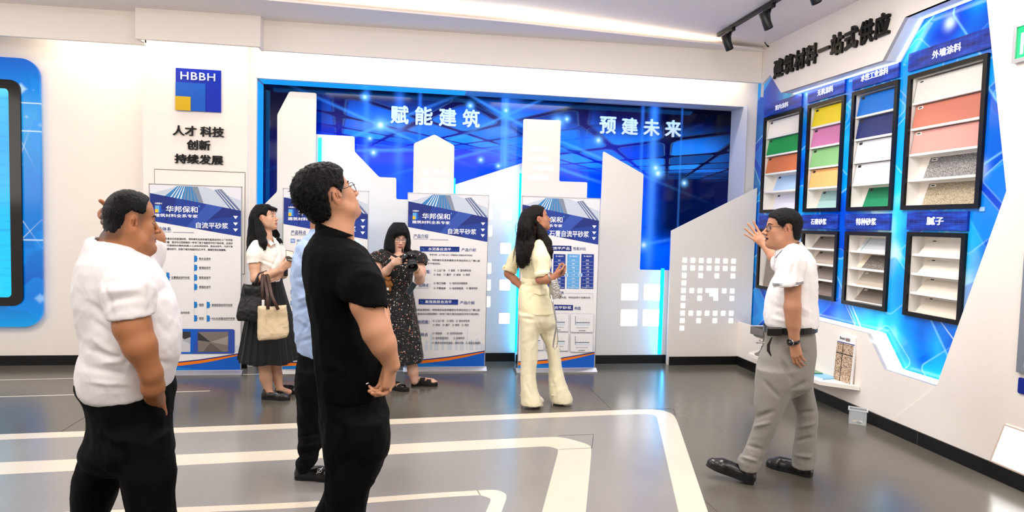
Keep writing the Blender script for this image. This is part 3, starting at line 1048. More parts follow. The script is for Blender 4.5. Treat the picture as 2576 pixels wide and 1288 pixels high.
boards = {
    0: [('white', (240, 236, 228)), ('emerald green', (28, 146, 72)), ('terracotta orange', (206, 118, 70)), ('pale sky blue', (178, 206, 234)), ('lilac white', (228, 226, 234))],
    1: [('bright yellow', (240, 216, 24)), ('mauve pink', (204, 122, 170)), ('light leaf green', (138, 192, 126)), ('apricot', (250, 186, 112)), ('grey teal', (156, 192, 188))],
    2: [('azure blue', (0, 116, 214)), ('navy', (24, 40, 104)), ('grey white', (226, 228, 232)), ('plain white', (244, 244, 246)), ('deep green', (0, 126, 84))],
    3: [('stippled off white', None), ('brick red orange', (196, 118, 98)), ('salmon pink', (214, 152, 142)), ('grey granite', None), ('beige granite', None)],
    4: [('tall taupe', (138, 126, 116))],
    5: [('dark taupe', (132, 120, 112)), ('warm taupe', (168, 154, 140)), ('mid taupe', (128, 116, 108)), ('brown taupe', (124, 110, 102))],
    6: [('glass fronted', (206, 210, 212)), ('coarse grey granite', None), ('beige grey plaster', (176, 164, 148)), ('brown cement', (128, 116, 104))],
    7: [('smooth chalk white', (240, 234, 222)), ('cream plaster', (232, 225, 212)), ('pale sand plaster', (222, 212, 196)), ('sand beige plaster', (214, 204, 188))]}
rows_w = ['top row', 'second row', 'third row', 'fourth row', 'bottom row']
heads = ['室内涂料', '无机涂料', '水性工业涂料', '外墙涂料', '', '石膏砂浆', '特种砂浆', '腻子']
where = ['upper black framed cabinet nearest the corner', 'second upper black framed cabinet from the corner', 'third upper black framed cabinet from the corner', 'wide upper black framed cabinet furthest from the corner',
         'lower black framed cabinet in the corner behind the pointing man', 'second lower black framed cabinet from the corner', 'third lower black framed cabinet from the corner', 'lower black framed cabinet of cream plaster boards furthest from the corner']
short = ['upper cabinet nearest the corner', 'second upper cabinet', 'third upper cabinet', 'wide upper cabinet', 'lower corner cabinet', 'second lower cabinet', 'third lower cabinet', 'last lower cabinet']
hbox = [(6.60, 5.91, 2.797, 2.93), (5.812, 5.270, 2.812, 2.95), (5.166, 4.626, 2.810, 2.968), (4.525, 3.800, 2.826, 2.966), (6.60, 5.90, 1.575, 1.705), (5.812, 5.264, 1.570, 1.708), (5.167, 4.626, 1.573, 1.708), (4.445, 3.895, 1.578, 1.717)]
hlw = [(.24, .056), (.23, .060), (.32, .060), (.255, .062), (0, 0), (.235, .058), (.245, .062), (.155, .062)]
m_trk = mat('steel clip', (160, 160, 160), .3, metal=.8)
DEP = 0.135
for ci, (y0, y1, z0, z1) in enumerate(cabs):
    t = thing('sample_cabinet', (XB, (y0 + y1) / 2, z0), where[ci], 'cabinet', 'sample cabinets in the blue panel')
    w = .034
    MB().flat([[(-y0, z0), (-y1, z0), (-y1, z1), (-y0, z1)], [(-y0 + w, z0 + w), (-y0 + w, z1 - w), (-y1 - w, z1 - w), (-y1 - w, z0 + w)]], FB, m_fr, .001, .022).build('frame', t, bevel=.003)
    c = MB()
    a0, a1, b0, b1, xb = y0 - w + .004, y1 + w - .004, z0 + w - .004, z1 - w + .004, XB + .015
    xe = XB + DEP
    c.quad([(xe, a0, b0), (xe, a1, b0), (xe, a1, b1), (xe, a0, b1)], m_in)
    c.quad([(XB, a0, b0), (xe, a0, b0), (xe, a0, b1), (XB, a0, b1)], m_in)
    c.quad([(XB, a1, b0), (XB, a1, b1), (xe, a1, b1), (xe, a1, b0)], m_in)
    c.quad([(XB, a0, b0), (XB, a1, b0), (xe, a1, b0), (xe, a0, b0)], m_in)
    c.quad([(XB, a0, b1), (xe, a0, b1), (xe, a1, b1), (XB, a1, b1)], m_in)
    c.build('lining', t)
    n = len(boards[ci])
    hgt = (b1 - b0) / n
    for r in range(1, n):
        zz = b1 - r * hgt
        MB().box((XB + .004, a1 + .002, zz - .009), (xe - .002, a0 - .002, zz + .009), m_in).build('shelf', t, bevel=.0015)
    # sample boards: each leans back on its shelf
    for r, (nm, col) in enumerate(boards[ci]):
        zt, zl = b1 - r * hgt, b1 - (r + 1) * hgt
        zt -= .012
        zl += .0095 if r < n - 1 else .001
        if ci == 6 and r == 3:
            zl += .016
        inset = .004 if (ci, r) in ((0, 0), (0, 1), (0, 2), (1, 0), (1, 1), (1, 2), (1, 3), (2, 0), (2, 1), (2, 2), (2, 3), (3, 0), (3, 1), (3, 2)) else None
        far = a0 - (.012 if inset else (.10 if ci in (0, 3) else .085))
        near = a1 + .012
        xbot, xtop = XB + (.006 if inset else .018), XB + (.034 if inset else .110)
        if not inset and ci < 4:
            xbot = XB + .05
        if ci == 4:
            far, xbot, xtop = a0 - .03, XB + .03, XB + .09
        if ci == 7:
            xbot, xtop, far = XB + .02, XB + .12, a0 - .05
        top = zt - (.004 if inset else .012)
        if nm == 'stippled off white':
            bm = mat('stippled off white paint', (232, 228, 220), .6, bump=.6, bscale=160, vary=.05, vscale=90)
        elif nm == 'grey granite':
            bm = granite('grey granite paint', (136, 134, 132), (60, 58, 58), (200, 198, 196), 330)
        elif nm == 'beige granite':
            bm = granite('beige granite paint', (178, 164, 138), (112, 98, 78), (200, 188, 162), 330)
        elif nm == 'coarse grey granite':
            bm = granite('coarse grey granite', (120, 114, 104), (58, 54, 50), (170, 162, 150), 330)
        else:
            bm = mat(nm + ' sample', col, .45, vary=.04 if ci > 4 else .012, vscale=14, bump=.08 if ci > 4 else 0.0, bscale=50)
        lab = '%s sample board in the %s of the %s' % (nm, ('only bay' if n == 1 else rows_w[r] if r < n - 1 else 'bottom row'), short[ci])
        lean = np.array([xtop - xbot, 0, top - zl])
        L = np.linalg.norm(lean)
        lean /= L
        F = (np.array([xbot, 0, zl + .001]), (0, -1, 0), lean)
        root = thing('sample_board', (xbot, (far + near) / 2, zl), lab, 'board', 'sample boards in the black framed cabinets')
        MB().flat([[(-far, 0), (-near, 0), (-near, L), (-far, L)]], F, bm, -.008, .008).build('board', root)
        if ci != 4:
            lt = MB()
            q = .052 if ci in (3, 7) else .04
            ta = -far + (.02 if ci != 7 else .03)
            lt.flat([[(ta, L - .030), (ta + q, L - .030), (ta + q, L - .008), (ta, L - .008)]], F, m_tagw if ci in (3, 6, 7) else m_tagd, .0006)
            if ci in (3, 7):
                lt.flat([[(ta + .008, L - .024), (ta + q - .012, L - .024), (ta + q - .012, L - .014), (ta + .008, L - .014)]], F, m_tagd, .0012)
            lt.build('name_tag', root, label='small paper name tag')
        if ci == 6 and r == 1:
            MB().flat([[(-far, 0.0), (-far + .07, 0.0), (-far + .07, L), (-far, L)]], F, mat('cream strip', (214, 200, 176), .5), .0006, .001).build('plain_strip', root, label='plain cream strip')
        if ci == 6 and r == 0:
            MB().flat([[(-far + .045, 0.0), (-far + .052, 0.0), (-far + .052, L), (-far + .045, L)]], F, mat('green glass edge', (150, 190, 176), .1), .0006, .003).build('glass_edge', root, label='green glass edge')
    if heads[ci] or ci == 4:
        h0, h1, k0, k1 = hbox[ci]
        s = thing('category_sign', (XB, (h0 + h1) / 2, k0), ('navy sign board reading %s above the %s' % (heads[ci], short[ci])) if heads[ci] else 'navy sign board above the lower corner cabinet partly hidden by the pointing man', 'sign', 'navy category signs')
        MB().flat([[(-h0, k0), (-h1, k0), (-h1, k1), (-h0, k1)]], FB, m_hd, .0005, .02).build('sign_plate', s, bevel=.0015)
        if heads[ci]:
            w_, h_ = hlw[ci]
            cy, cz = -(h0 + h1) / 2, (k0 + k1) / 2
            MB().text(heads[ci], FB, (cy - w_ / 2, cz - h_ / 2, cy + w_ / 2, cz + h_ / 2), m_hl, .0206, .002, .02, res=3).build('lettering', s)

# white sheet lying under the bottom board of the third lower cabinet
MB().box((XB + .016, 4.70, .937), (XB + .12, 5.06, .948), m_white).build('sample_board', label='white board lying flat under the brown cement board', category='board')
# small metal switch plate on the blue panel
MB().flat([rrect(-3.80 - .02, 1.715, -3.80 + .022, 1.745, .003)], FB, mat('pale switch plate', (150, 190, 235), .3), .0005, .006).build('switch_plate', label='small pale plate on the blue panel right of the lower cabinets', category='plate')

# LED tapes along the opening
m_ledw = mat('white led tape', (235, 248, 255), .4, emit=1.7, ergb=(205, 236, 255))


def edge_lamp(i, rad, d, col=(0.85, 0.95, 1.0)):
    (ya, za), (yb, zb) = cut[i], cut[i + 1]
    L = math.hypot(yb - ya, zb - za)
    t = np.array([0, (yb - ya) / L, (zb - za) / L])
    area('edge_led_lamp', (XB - .05 + d[0] * .0, (ya + yb) / 2 + d[1] * .012, (za + zb) / 2 + d[2] * .012), (0.55, d[1], d[2]), .035, L * .96, rad, col, up=tuple(t))


def led(i, name, label):
    (ya, za), (yb, zb) = cut[i], cut[i + 1]
    p, q = np.array([XB - .030, ya, za]), np.array([XB - .030, yb, zb])
    c = np.mean([[y, z] for y, z in cut], axis=0)
    t = (q - p) / np.linalg.norm(q - p)
    n = np.cross(t, (1, 0, 0))
    m_ = (p + q) / 2
    if np.dot(n[1:], c - m_[1:]) < 0:
        n = -n
    MB().obox(m_ + n * .005, (q - p) / 2 * .99, n * .003, np.array([.010, 0, 0]), m_ledw).build('led_glow_strip', label=label, category='light strip', group='light strips around the angular opening')


led(2, 'led_glow_strip', 'lit white strip along the level bottom edge of the angular opening')
led(3, 'led_glow_strip', 'lit white strip down the short diagonal at the lower right of the angular opening')
led(4, 'led_glow_strip', 'lit white strip along the lowest edge of the angular opening')
led(8, 'led_glow_strip', 'lit white strip on the upper diagonal right of the big black characters')
led(9, 'led_glow_strip', 'lit white strip along the level top edge under the big black characters')
led(7, 'led_glow_strip', 'lit white strip along the highest edge of the angular opening')
edge_lamp(0, 14, (0, 0, 1), WARM)
edge_lamp(2, 4, (0, 0, 1))
edge_lamp(3, 4, (0, .7, .7))
edge_lamp(4, 4, (0, 0, 1))
edge_lamp(8, 5, (0, -.7, -.7))
edge_lamp(9, 5, (0, 0, -1))
edge_lamp(7, 5, (0, 0, -1))
edge_lamp(6, 5, (0, -1, 0))

# big black characters
A, B_, C_ = onX(1951, 198, XW), onX(2241, 30, XW), onX(2241, 88, XW)
bt = thing('raised_lettering', (XW, 5.3, 3.11), 'row of ten heavy black raised characters on the white board above the paint samples', 'lettering')
txt = '建筑材料一站式供应'
a_s = -6.165
wd = (6.165 - 4.55) / (len(txt) + (len(txt) - 1) * .10)
bt['label'] = 'row of nine heavy black raised characters on the white board above the paint samples'
for i, ch in enumerate(txt):
    a = a_s + i * wd * 1.10
    bx = (a, 3.112, a + wd, 3.305) if ch != '一' else (a, 3.195, a + wd, 3.225)
    MB().text(ch, FR, bx, m_blk, .001, .022, .034, res=5).build('character', bt)

# ------------------------------------------------------------------ exit sign, notice frame, small blue plate, floor level light box
ex = thing('exit_sign', (XW, 3.40, 2.62), 'green lit exit sign in a chamfered aluminium frame at the top right', 'sign')
MB().flat([[(-3.470, 2.623), (-3.020, 2.623), (-3.020, 2.865), (-3.470, 2.865)], [(-3.448, 2.647), (-3.448, 2.841), (-3.042, 2.841), (-3.042, 2.647)]], FR, m_alu, .001, .03).build('frame', ex, bevel=.008)
m_grn = mat('lit green plate', (0, 190, 110), .2, emit=.75, ergb=(0, 205, 120))
MB().flat([[(-3.447, 2.648), (-3.043, 2.648), (-3.043, 2.84), (-3.447, 2.84)]], FR, m_grn, .001, .018).build('face', ex)
m_yg = mat('pale pictogram', (240, 250, 160), .3, emit=.9, ergb=(235, 245, 150))
pg = MB()
pg.flat([[(-3.425, 2.67), (-3.405, 2.67), (-3.405, 2.80), (-3.425, 2.80)]], FR, mat('white lit mark', (240, 255, 245), .3, emit=.8), .020, .001)
pg.text('安全出口', FR, (-3.27, 2.70, -3.06, 2.79), mat('white lit mark', (240, 255, 245)), .020, .001, .015)
pg.flat([round_poly([(-3.395, 2.665), (-3.380, 2.665), (-3.360, 2.71), (-3.345, 2.68), (-3.310, 2.665), (-3.310, 2.675), (-3.335, 2.69), (-3.345, 2.73), (-3.330, 2.76), (-3.305, 2.75), (-3.300, 2.76), (-3.330, 2.78), (-3.370, 2.77), (-3.390, 2.75), (-3.385, 2.74), (-3.365, 2.755), (-3.380, 2.71)], .004)], FR, m_yg, .020, .001)
pg.build('pictogram', ex, label='running figure and white lettering')
nf = thing('notice_frame', (XW, 3.2, .719), 'grey aluminium poster frame cut off by the right edge of the picture', 'frame')
MB().flat([[(-3.303, .719), (-2.75, .719), (-2.75, 1.50), (-3.303, 1.50)], [(-3.268, .755), (-3.268, 1.465), (-2.785, 1.465), (-2.785, .755)]], FR, mat('grey frame profile', (150, 158, 170), .35, metal=.6), .006, .022).build('frame', nf, bevel=.004)
MB().flat([[(-3.270, .752), (-2.78, .752), (-2.78, 1.468), (-3.270, 1.468)]], FR, mat('poster paper', (214, 222, 232), .4), .007, .008).build('poster', nf)
MB().flat([rrect(-3.296, .590, -3.0, .688, .012)], FR, mat('blue enamel', (8, 34, 140), .25), .0065, .008).build('door_plate', label='small dark blue plate under the grey poster frame', category='plate')
lb = thing('light_box', (XW, 3.3, .10), 'glowing white light box set low in the right wall above the skirting', 'lamp')
fy = [(-3.437, .112), (-2.60, .112), (-2.60, .362), (-3.362, .362)]
MB().flat([fy], FR, mat('glowing white face', (255, 255, 255), .4, emit=3.2), .0065, .004).build('diffuser', lb)
MB().flat([[(-3.452, .102), (-2.59, .102), (-2.59, .372), (-3.368, .372)], fy[::-1]], FR, mat('pale frame strip', (226, 206, 190), .5), .0065, .008).build('frame', lb)
area('light_box_lamp', (XW - .02, 3.02, .24), (-1, 0, -.15), .8, .22, 3.2, (1, .98, .95))

# ------------------------------------------------------------------ narrow white shelf low on the right wall and what stands on it
m_shelf = mat('white shelf board', (240, 236, 226), .45)
sh = MB()
sh.flat([[(3.702, 4.66), (3.47, 4.86), (3.47, 6.02), (3.702, 6.20)]], ((0, 0, 0), (1, 0, 0), (0, 1, 0)), m_shelf, .235, .032)
sh.build('shelf', bevel=.003, label='low narrow white shelf on the right wall above the skirting', category='shelf')
ZS = .267
tb = thing('tile_sample_board', (3.58, 4.86, ZS), 'speckled beige stone sample board leaning against the wall on the low shelf', 'board')
p00, p10 = onZ(2097, 953, ZS + .001), onZ(2148, 967, ZS + .001)
ex_ = np.array([.10, -1.0, 0]); ex_ /= np.linalg.norm(ex_); w_ = (p00[1] - p10[1]) * 1.02
up_ = onX(2125, 846, 3.685) - p00; hh = np.linalg.norm(up_); up_ -= ex_ * np.dot(up_, ex_); up_ /= np.linalg.norm(up_)
FT = (p00, tuple(ex_), tuple(up_))
MB().flat([[(0, 0), (w_, 0), (w_, hh), (0, hh)]], FT, mat('white card', (240, 238, 236), .4), -.018, .018).build('card', tb)
m_st = granite('speckled beige stone', (196, 168, 140), (108, 86, 72), (226, 208, 188), 170)
gx, gz = w_ * .36, hh * .60
for (a0, b0, a1, b1) in ((.0, .0, gx - .004, gz - .004), (gx + .004, .0, w_ - .012, gz - .004), (.0, gz + .004, gx - .004, hh * .83), (gx + .004, gz + .004, w_ - .012, hh * .83)):
    MB().flat([[(a0, b0), (a1, b0), (a1, b1), (a0, b1)]], FT, m_st, .0, .004).build('stone_tile', tb, label='speckled stone panel')
jt = MB()
jt.flat([[(gx - .004, 0), (gx + .004, 0), (gx + .004, hh * .83), (gx - .004, hh * .83)]], FT, m_black, .0, .002)
jt.flat([[(0, gz - .004), (w_ - .012, gz - .004), (w_ - .012, gz + .004), (0, gz + .004)]], FT, m_black, .0, .0025)
jt.build('joint', tb, label='black joint cross')
jt = MB()
jt.flat([[(0, hh * .835), (w_ - .004, hh * .835), (w_ - .004, hh * .852), (0, hh * .852)]], FT, mat('blue rule', (30, 70, 150), .4), .0, .002)
jt.text('Bvond', FT, (w_ * .12, hh * .90, w_ * .40, hh * .965), mat('dark print', (30, 34, 50), .5), .001, 0, .03)
jt.flat([rrect(w_ * .46, hh * .90, w_ * .68, hh * .945, .006)], FT, mat('brown print', (150, 120, 110), .5), .001, 0)
jt.flat([rrect(w_ * .44, hh * .89, w_ * .70, hh * .955, .008), rrect(w_ * .455, hh * .896, w_ * .685, hh * .949, .006)[::-1]], FT, mat('dark print', (30, 34, 50)), .0012, 0)
jt.build('heading', tb, label='printed heading strip')
for (cx, cy, dx, dy, z, ang, col, lab) in ((3.60, 5.06, .085, .15, 0, .12, (120, 186, 220), 'pale blue booklet lying at the bottom of the small pile on the low shelf'), (3.58, 5.17, .075, .10, .010, -.1, (86, 140, 104), 'green booklet lying on the pale blue booklet on the low shelf'), (3.58, 5.30, .07, .08, .020, .2, (150, 200, 226), 'light blue leaflet on top of the green booklet on the low shelf')):
    ca, sa = cos(ang), sin(ang)
    b_ = thing('booklet', (cx, cy, ZS + z), lab, 'booklet', 'booklets on the low shelf')
    MB().obox((cx, cy, ZS + z + .005), np.array([ca, sa, 0]) * dx, np.array([-sa, ca, 0]) * dy, (0, 0, .0045), mat('cover %d' % col[0], col, .3)).build('cover', b_)
    MB().obox((cx, cy, ZS + z + .005), np.array([ca, sa, 0]) * (dx + .0008), np.array([-sa, ca, 0]) * (dy - .002), (0, 0, .003), m_tagw).build('pages', b_, label='white page edges')
# tabletop balance, half hidden by the pointing man
sc_ = thing('balance_scale', (3.56, 5.93, ZS), 'grey pan balance on the low shelf behind the pointing man', 'scale')
gx, gy = 3.57, 5.90
m_gm = mat('grey cast metal', (120, 114, 108), .45, metal=.3)
m_steel = mat('polished steel', (200, 198, 194), .18, metal=1.0)
MB().lathe([(.0, 0), (.085, 0), (.085, .012), (.05, .03), (.03, .06), (.022, .10)], m_gm, (gx, gy, ZS), n=20).build('base', sc_)
m_ = MB()
m_.lathe([(.012, .08), (.012, .17)], m_steel, (gx, gy, ZS), n=12)
m_.tube([(gx - .08, gy, ZS + .135), (gx + .08, gy, ZS + .135)], .012, m_steel, 10)
m_.tube([(gx - .06, gy - .02, ZS + .16), (gx + .0, gy + .02, ZS + .12)], .008, m_steel, 8)
m_.build('stem', sc_)
MB().lathe([(.0, .17), (.05, .172), (.10, .195), (.105, .20), (.10, .20), (.05, .178), (.0, .176)], m_steel, (gx, gy, ZS), n=24).build('dish', sc_)
m_ = MB()
hx, hy, hz = .085, .125, .045
z0 = ZS + .205
m_.flat([[(-hx, -hy), (hx, -hy), (hx, hy), (-hx, hy)]], ((gx, gy, 0), (1, 0, 0), (0, 1, 0)), m_gm, z0, .006)
for (lo, hi) in (((-hx, -hy), (-hx + .008, hy)), ((hx - .008, -hy), (hx, hy)), ((-hx, -hy), (hx, -hy + .008)), ((-hx, hy - .008), (hx, hy))):
    m_.box((gx + lo[0], gy + lo[1], z0), (gx + hi[0], gy + hi[1], z0 + .075), m_gm)
m_.build('pan', sc_, bevel=.003)

# clear plastic box on the floor by the skirting
m_clear = mat('clear plastic', (225, 232, 236), .12, alpha=.26, spec=.6)
bx = thing('plastic_box', (3.61, 4.53, 0), 'small clear plastic box on the floor beside the black skirting', 'box')
ang = radians(-38)
ca, sa = cos(ang), sin(ang)
bo = np.array([3.605, 4.545, 0])
m_ = MB()
e1, e2 = np.array([ca, sa, 0]), np.array([-sa, ca, 0])
hw, hd, hh_ = .062, .045, .115
m_.obox(bo + (0, 0, .002), e1 * hw * .92, e2 * hd * .92, (0, 0, .002), m_clear)
for (c, a, b_) in ((e1 * hw, e1 * .0015, e2 * hd), (-e1 * hw, e1 * .0015, e2 * hd), (e2 * hd, e1 * hw, e2 * .0015), (-e2 * hd, e1 * hw, e2 * .0015)):
    m_.obox(bo + c + (0, 0, hh_ / 2), a, b_, (0, 0, hh_ / 2), m_clear)
m_.build('body', bx)
rm = MB()
for (c, a, b_) in ((e1 * (hw + .004), e1 * .005, e2 * (hd + .008)), (-e1 * (hw + .004), e1 * .005, e2 * (hd + .008)), (e2 * (hd + .004), e1 * hw, e2 * .005), (-e2 * (hd + .004), e1 * hw, e2 * .005)):
    rm.obox(bo + c + (0, 0, hh_), a, b_, (0, 0, .005), mat('frosted rim', (220, 226, 230), .3, alpha=.55))
rm.build('rim', bx)
random.seed(4)
for i, (a, b_, col, lab) in enumerate(((-.022, .004, (196, 178, 140), 'tan scrap inside the clear box'), (.012, -.012, (70, 66, 62), 'dark scrap inside the clear box'), (.024, .014, (226, 220, 208), 'white scrap inside the clear box'), (-.002, .02, (150, 140, 120), 'grey brown scrap inside the clear box'))):
    c = bo + e1 * a + e2 * b_
    g_ = MB()
    g_.lathe([(0, 0), (.016, .0), (.018, .006), (.010, .014), (0, .016)], mat('scrap %d' % i, col, .5), c + (0, 0, .0045), n=9)
    g_.build('scrap', label=lab, category='scrap', group='scraps in the clear box')

# ------------------------------------------------------------------ ceiling track with spotlights, loose cable end
XT = 3.02
MB().box((XT - .018, 3.2, ZC - .034), (XT + .018, 6.08, ZC), m_iron).build('lighting_track', bevel=.002, label='black lighting track running along the ceiling near the right wall', category='track')
for i, (yy, lab) in enumerate(((5.84, 'black spotlight at the far end of the ceiling track'), (5.16, 'black spotlight in the middle of the ceiling track'), (4.50, 'black spotlight with a bright rim nearest the viewer on the ceiling track'))):
    sp = thing('spotlight', (XT, yy, ZC - .034), lab, 'lamp', 'spotlights on the ceiling track')
    MB().box((XT - .018, yy - .075, ZC - .062), (XT + .018, yy + .075, ZC - .034), m_iron).build('adapter', sp, bevel=.004)
    ar = MB()
    ar.tube([(XT, yy, ZC - .06), (XT, yy, ZC - .10), (XT + .012, yy, ZC - .16)], [.02, .012, .010], m_iron, 10)
    ar.build('bracket', sp)
    ax = np.array([.36, -.08, -.93]); ax /= np.linalg.norm(ax)
    c = np.array([XT - .045, yy + .015, ZC - .085])
    MB().lathe([(.0, 0), (.036, 0), (.038, .003), (.038, .147), (.036, .15), (.034, .15), (.033, .12), (.0, .12)], m_iron, c, ax, 28).build('barrel', sp)
    MB().lathe([(.0, .1215), (.0325, .1215), (.0325, .124), (.0, .124)], mat('lamp lens', (255, 250, 240), .2, emit=6.0 if i == 2 else 3.0), c, ax, 24).build('lens', sp, label='bright lens')
    sl = bpy.data.lights.new('spot_beam', 'SPOT')
    sl.energy = 42
    sl.spot_size, sl.spot_blend, sl.shadow_soft_size, sl.color = radians(62), .8, .03, (1, .95, .88)
    so_ = bpy.data.objects.new('spot_beam', sl)
    COL.objects.link(so_)
    so_.location = tuple(c + ax * .16)
    so_.rotation_euler = Vector(ax).to_track_quat('-Z', 'Y').to_euler()
cbl = MB()
cp = [onX(1926, 99, 3.62), onX(1923.5, 104, 3.62), onX(1925, 109, 3.62), onX(1930, 115, 3.62)]
cp = [np.array(q) for q in cp]
cbl.tube([cp[0] + (0, 0, .05)] + cp, .005, m_iron, 8)
cbl.tube([cp[-1], cp[-1] + (.012, -.012, -.012)], [.011, .008], m_iron, 8)
cbl.build('cable_end', label='short loose black cable end hanging from the ceiling in the corner', category='cable')
# ------------------------------------------------------------------ four banner stands
m_sheet = mat('white banner print', (238, 236, 236), 0.5)
m_sky = mat('printed sky', (196, 206, 220), 0.5)
m_n1 = mat('printed navy', (10, 38, 122), 0.5)
m_n2 = mat('printed mid navy', (20, 56, 148), 0.5)
m_n3 = mat('printed light navy', (46, 80, 172), 0.5)
m_bl = mat('printed blue', (0, 92, 198), 0.5)
m_bl2 = mat('printed cyan blue', (10, 122, 204), 0.5)
m_or = mat('printed orange', (240, 122, 12), 0.5)
m_dk = mat('printed dark text', (34, 38, 52), 0.6)
m_tx = mat('printed navy text', (24, 60, 130), 0.6)
m_gr = mat('printed grey', (150, 158, 170), 0.6)
m_pg = mat('printed pale skyline', (214, 222, 232), 0.6)
m_wt = mat('printed white', (246, 248, 252), 0.5)
m_lg = mat('printed light blue', (96, 170, 226), 0.5)
m_st1 = mat('printed glass tower', (52, 128, 190), 0.5)
m_st2 = mat('printed grey tower', (128, 140, 160), 0.5)


class Sheet:
    def __init__(s, x0, x1, Y, zt, crop):
        s.x0, s.x1, s.Y, s.zt = x0, x1, Y, zt
        s.ox, s.oy, s.k = crop
        s.mb = MB()
        s.F = BACK(Y)
        s.c = 0.0012

    def P(s, x, y):
        q = onY(s.ox + x / s.k, s.oy + y / s.k, s.Y)
        return (min(s.x1 - .002, max(s.x0 + .002, float(q[0]))), min(s.zt - .002, max(.05, float(q[2]))))

    def poly(s, pts, m, up=1):
        s.c += 0.00012 * up
        s.mb.flat([[s.P(*p) for p in pts]], s.F, m, s.c)

    def T(s, txt, xl, yl, xr, yr, h, m=None, bold=.012, res=2):
        a, b = s.P(xl, yl), s.P(xr, yr)
        zc, hh = (a[1] + b[1]) / 2, h / s.k * 6.55 / FPX / 2
        s.mb.text(txt, s.F, (a[0], zc - hh, b[0], zc + hh), m or m_dk, s.c + .0004, 0, bold, res=res)

    def fill(s, pts, m):
        s.poly(pts, m)


def banner(x0, x1, Y, crop, label):
    t = thing('banner_stand', ((x0 + x1) / 2, Y, 0), label, 'banner', 'roll up style banner stands along the back wall')
    s = Sheet(x0, x1, Y, 1.82, crop)
    s.mb.box((x0, Y, .045), (x1, Y + .002, 1.82), m_sheet)
    w, zt = x1 - x0, 1.82

    def Q(pts):
        return [(x0 + u * w, zt - v * 1.81) for (u, v) in pts]

    def fl(pts, m, c):
        s.mb.flat([Q(pts)], s.F, m, c)
    fl([(.004, .004), (.996, .004), (.996, .14), (.004, .06)], m_sky, .0003)
    fl([(.004, .004), (.3, .004), (.004, .05)], mat('printed pale sky', (226, 228, 234), .5), .0004)
    fl([(.60, .004), (.996, .004), (.996, .07)], mat('printed pale sky', (226, 228, 234)), .0004)
    # towers with facade stripes
    fl([(.12, .075), (.30, .004), (.50, .004), (.58, .11)], m_st1, .0005)
    for i in range(9):
        a = .31 + i * .021
        b = .15 + i * .05
        fl([(a, .006), (a + .006, .006), (b + .018, .11), (b, .11)], m_wt if i < 4 else m_st2, .0006)
    fl([(.46, .004), (.52, .004), (.60, .115), (.55, .11)], m_st2, .0007)
    fl([(.70, .018), (.78, .012), (.996, .122), (.88, .115)], m_st2, .0005)
    for i in range(5):
        a = .71 + i * .014
        fl([(a, .019), (a + .005, .019), (.90 + i * .022, .125), (.89 + i * .022, .125)], m_wt if i % 2 else m_n2, .0006)
    # slanted navy band with facets
    fl([(.003, .045), (.997, .124), (.997, .262), (.003, .188)], m_n1, .0009)
    fl([(.30, .068), (.62, .094), (.40, .217), (.17, .20)], m_n2, .0010)
    fl([(.62, .094), (.80, .108), (.52, .226), (.40, .217)], m_n3, .0010)
    fl([(.55, .18), (.997, .15), (.997, .262), (.70, .24)], m_n2, .00095)
    fl([(.003, .12), (.17, .13), (.17, .20), (.003, .188)], m_n2, .00095)
    # logo block
    fl([(.058, .108), (.125, .108), (.125, .145), (.058, .145)], m_lg, .0012)
    fl([(.105, .108), (.125, .108), (.125, .145), (.105, .145)], m_bl, .0013)
    fl([(.058, .127), (.092, .127), (.092, .145), (.058, .145)], mat('printed yellow', (244, 196, 20), .5), .0013)

    def tx(txt, u0, v0, u1, v1, m, bold=.014, res=3):
        a, b = Q([(u0, v1), (u1, v0)])
        s.mb.text(txt, s.F, (a[0], a[1], b[0], b[1]), m, .0014, 0, bold, res=res)
    tx('HBBH', .058, .093, .132, .102, m_wt, .02)
    tx('华邦保和', .175, .108, .52, .142, m_wt, .02)
    fl([(x + .53, y + .103) for x, y in ((.0, .0), (.012, .0), (.012, .008), (0, .008))], m_lg, .0012)
    tx('建筑材料全系专家', .053, .150, .52, .168, m_wt, .02)
    for v in (.152, .187, .219):
        fl([(.91, v), (.965, v), (.9375, v + .017)], m_wt, .0013)
    # swoosh at the foot
    top = [(0.003, .945), (.15, .944), (.35, .936), (.55, .926), (.75, .912), (.997, .893)]
    blue = [(0.003, .962), (.15, .960), (.35, .953), (.55, .942), (.75, .925), (.997, .899)]
    fl([(a, b - .006) for a, b in top] + [(a, b) for a, b in top[::-1]], m_n1, .0011)
    fl(top + blue[::-1], m_or, .0012)
    fl(blue + [(.997, .979), (.003, .979)], m_bl, .0010)
    fl([(.003, .962), (.25, .958), (.60, .979), (.003, .979)], m_bl2, .0011)
    # pale city outline
    for (u, hgt, wd) in ((.30, .09, .03), (.36, .05, .05), (.45, .07, .03), (.52, .04, .06), (.62, .06, .03), (.68, .045, .05), (.765, .11, .012), (.80, .05, .05), (.88, .06, .04), (.24, .05, .04), (.93, .03, .06)):
        fl([(u, .885), (u, .885 - hgt), (u + wd / 2, .885 - hgt - .012), (u + wd, .885 - hgt), (u + wd, .885)], m_pg, .0002 + .00005 * (u * 10 % 3))
    s.c = .0011
    s.tx, s.fl = tx, fl
    s.t = t
    return s


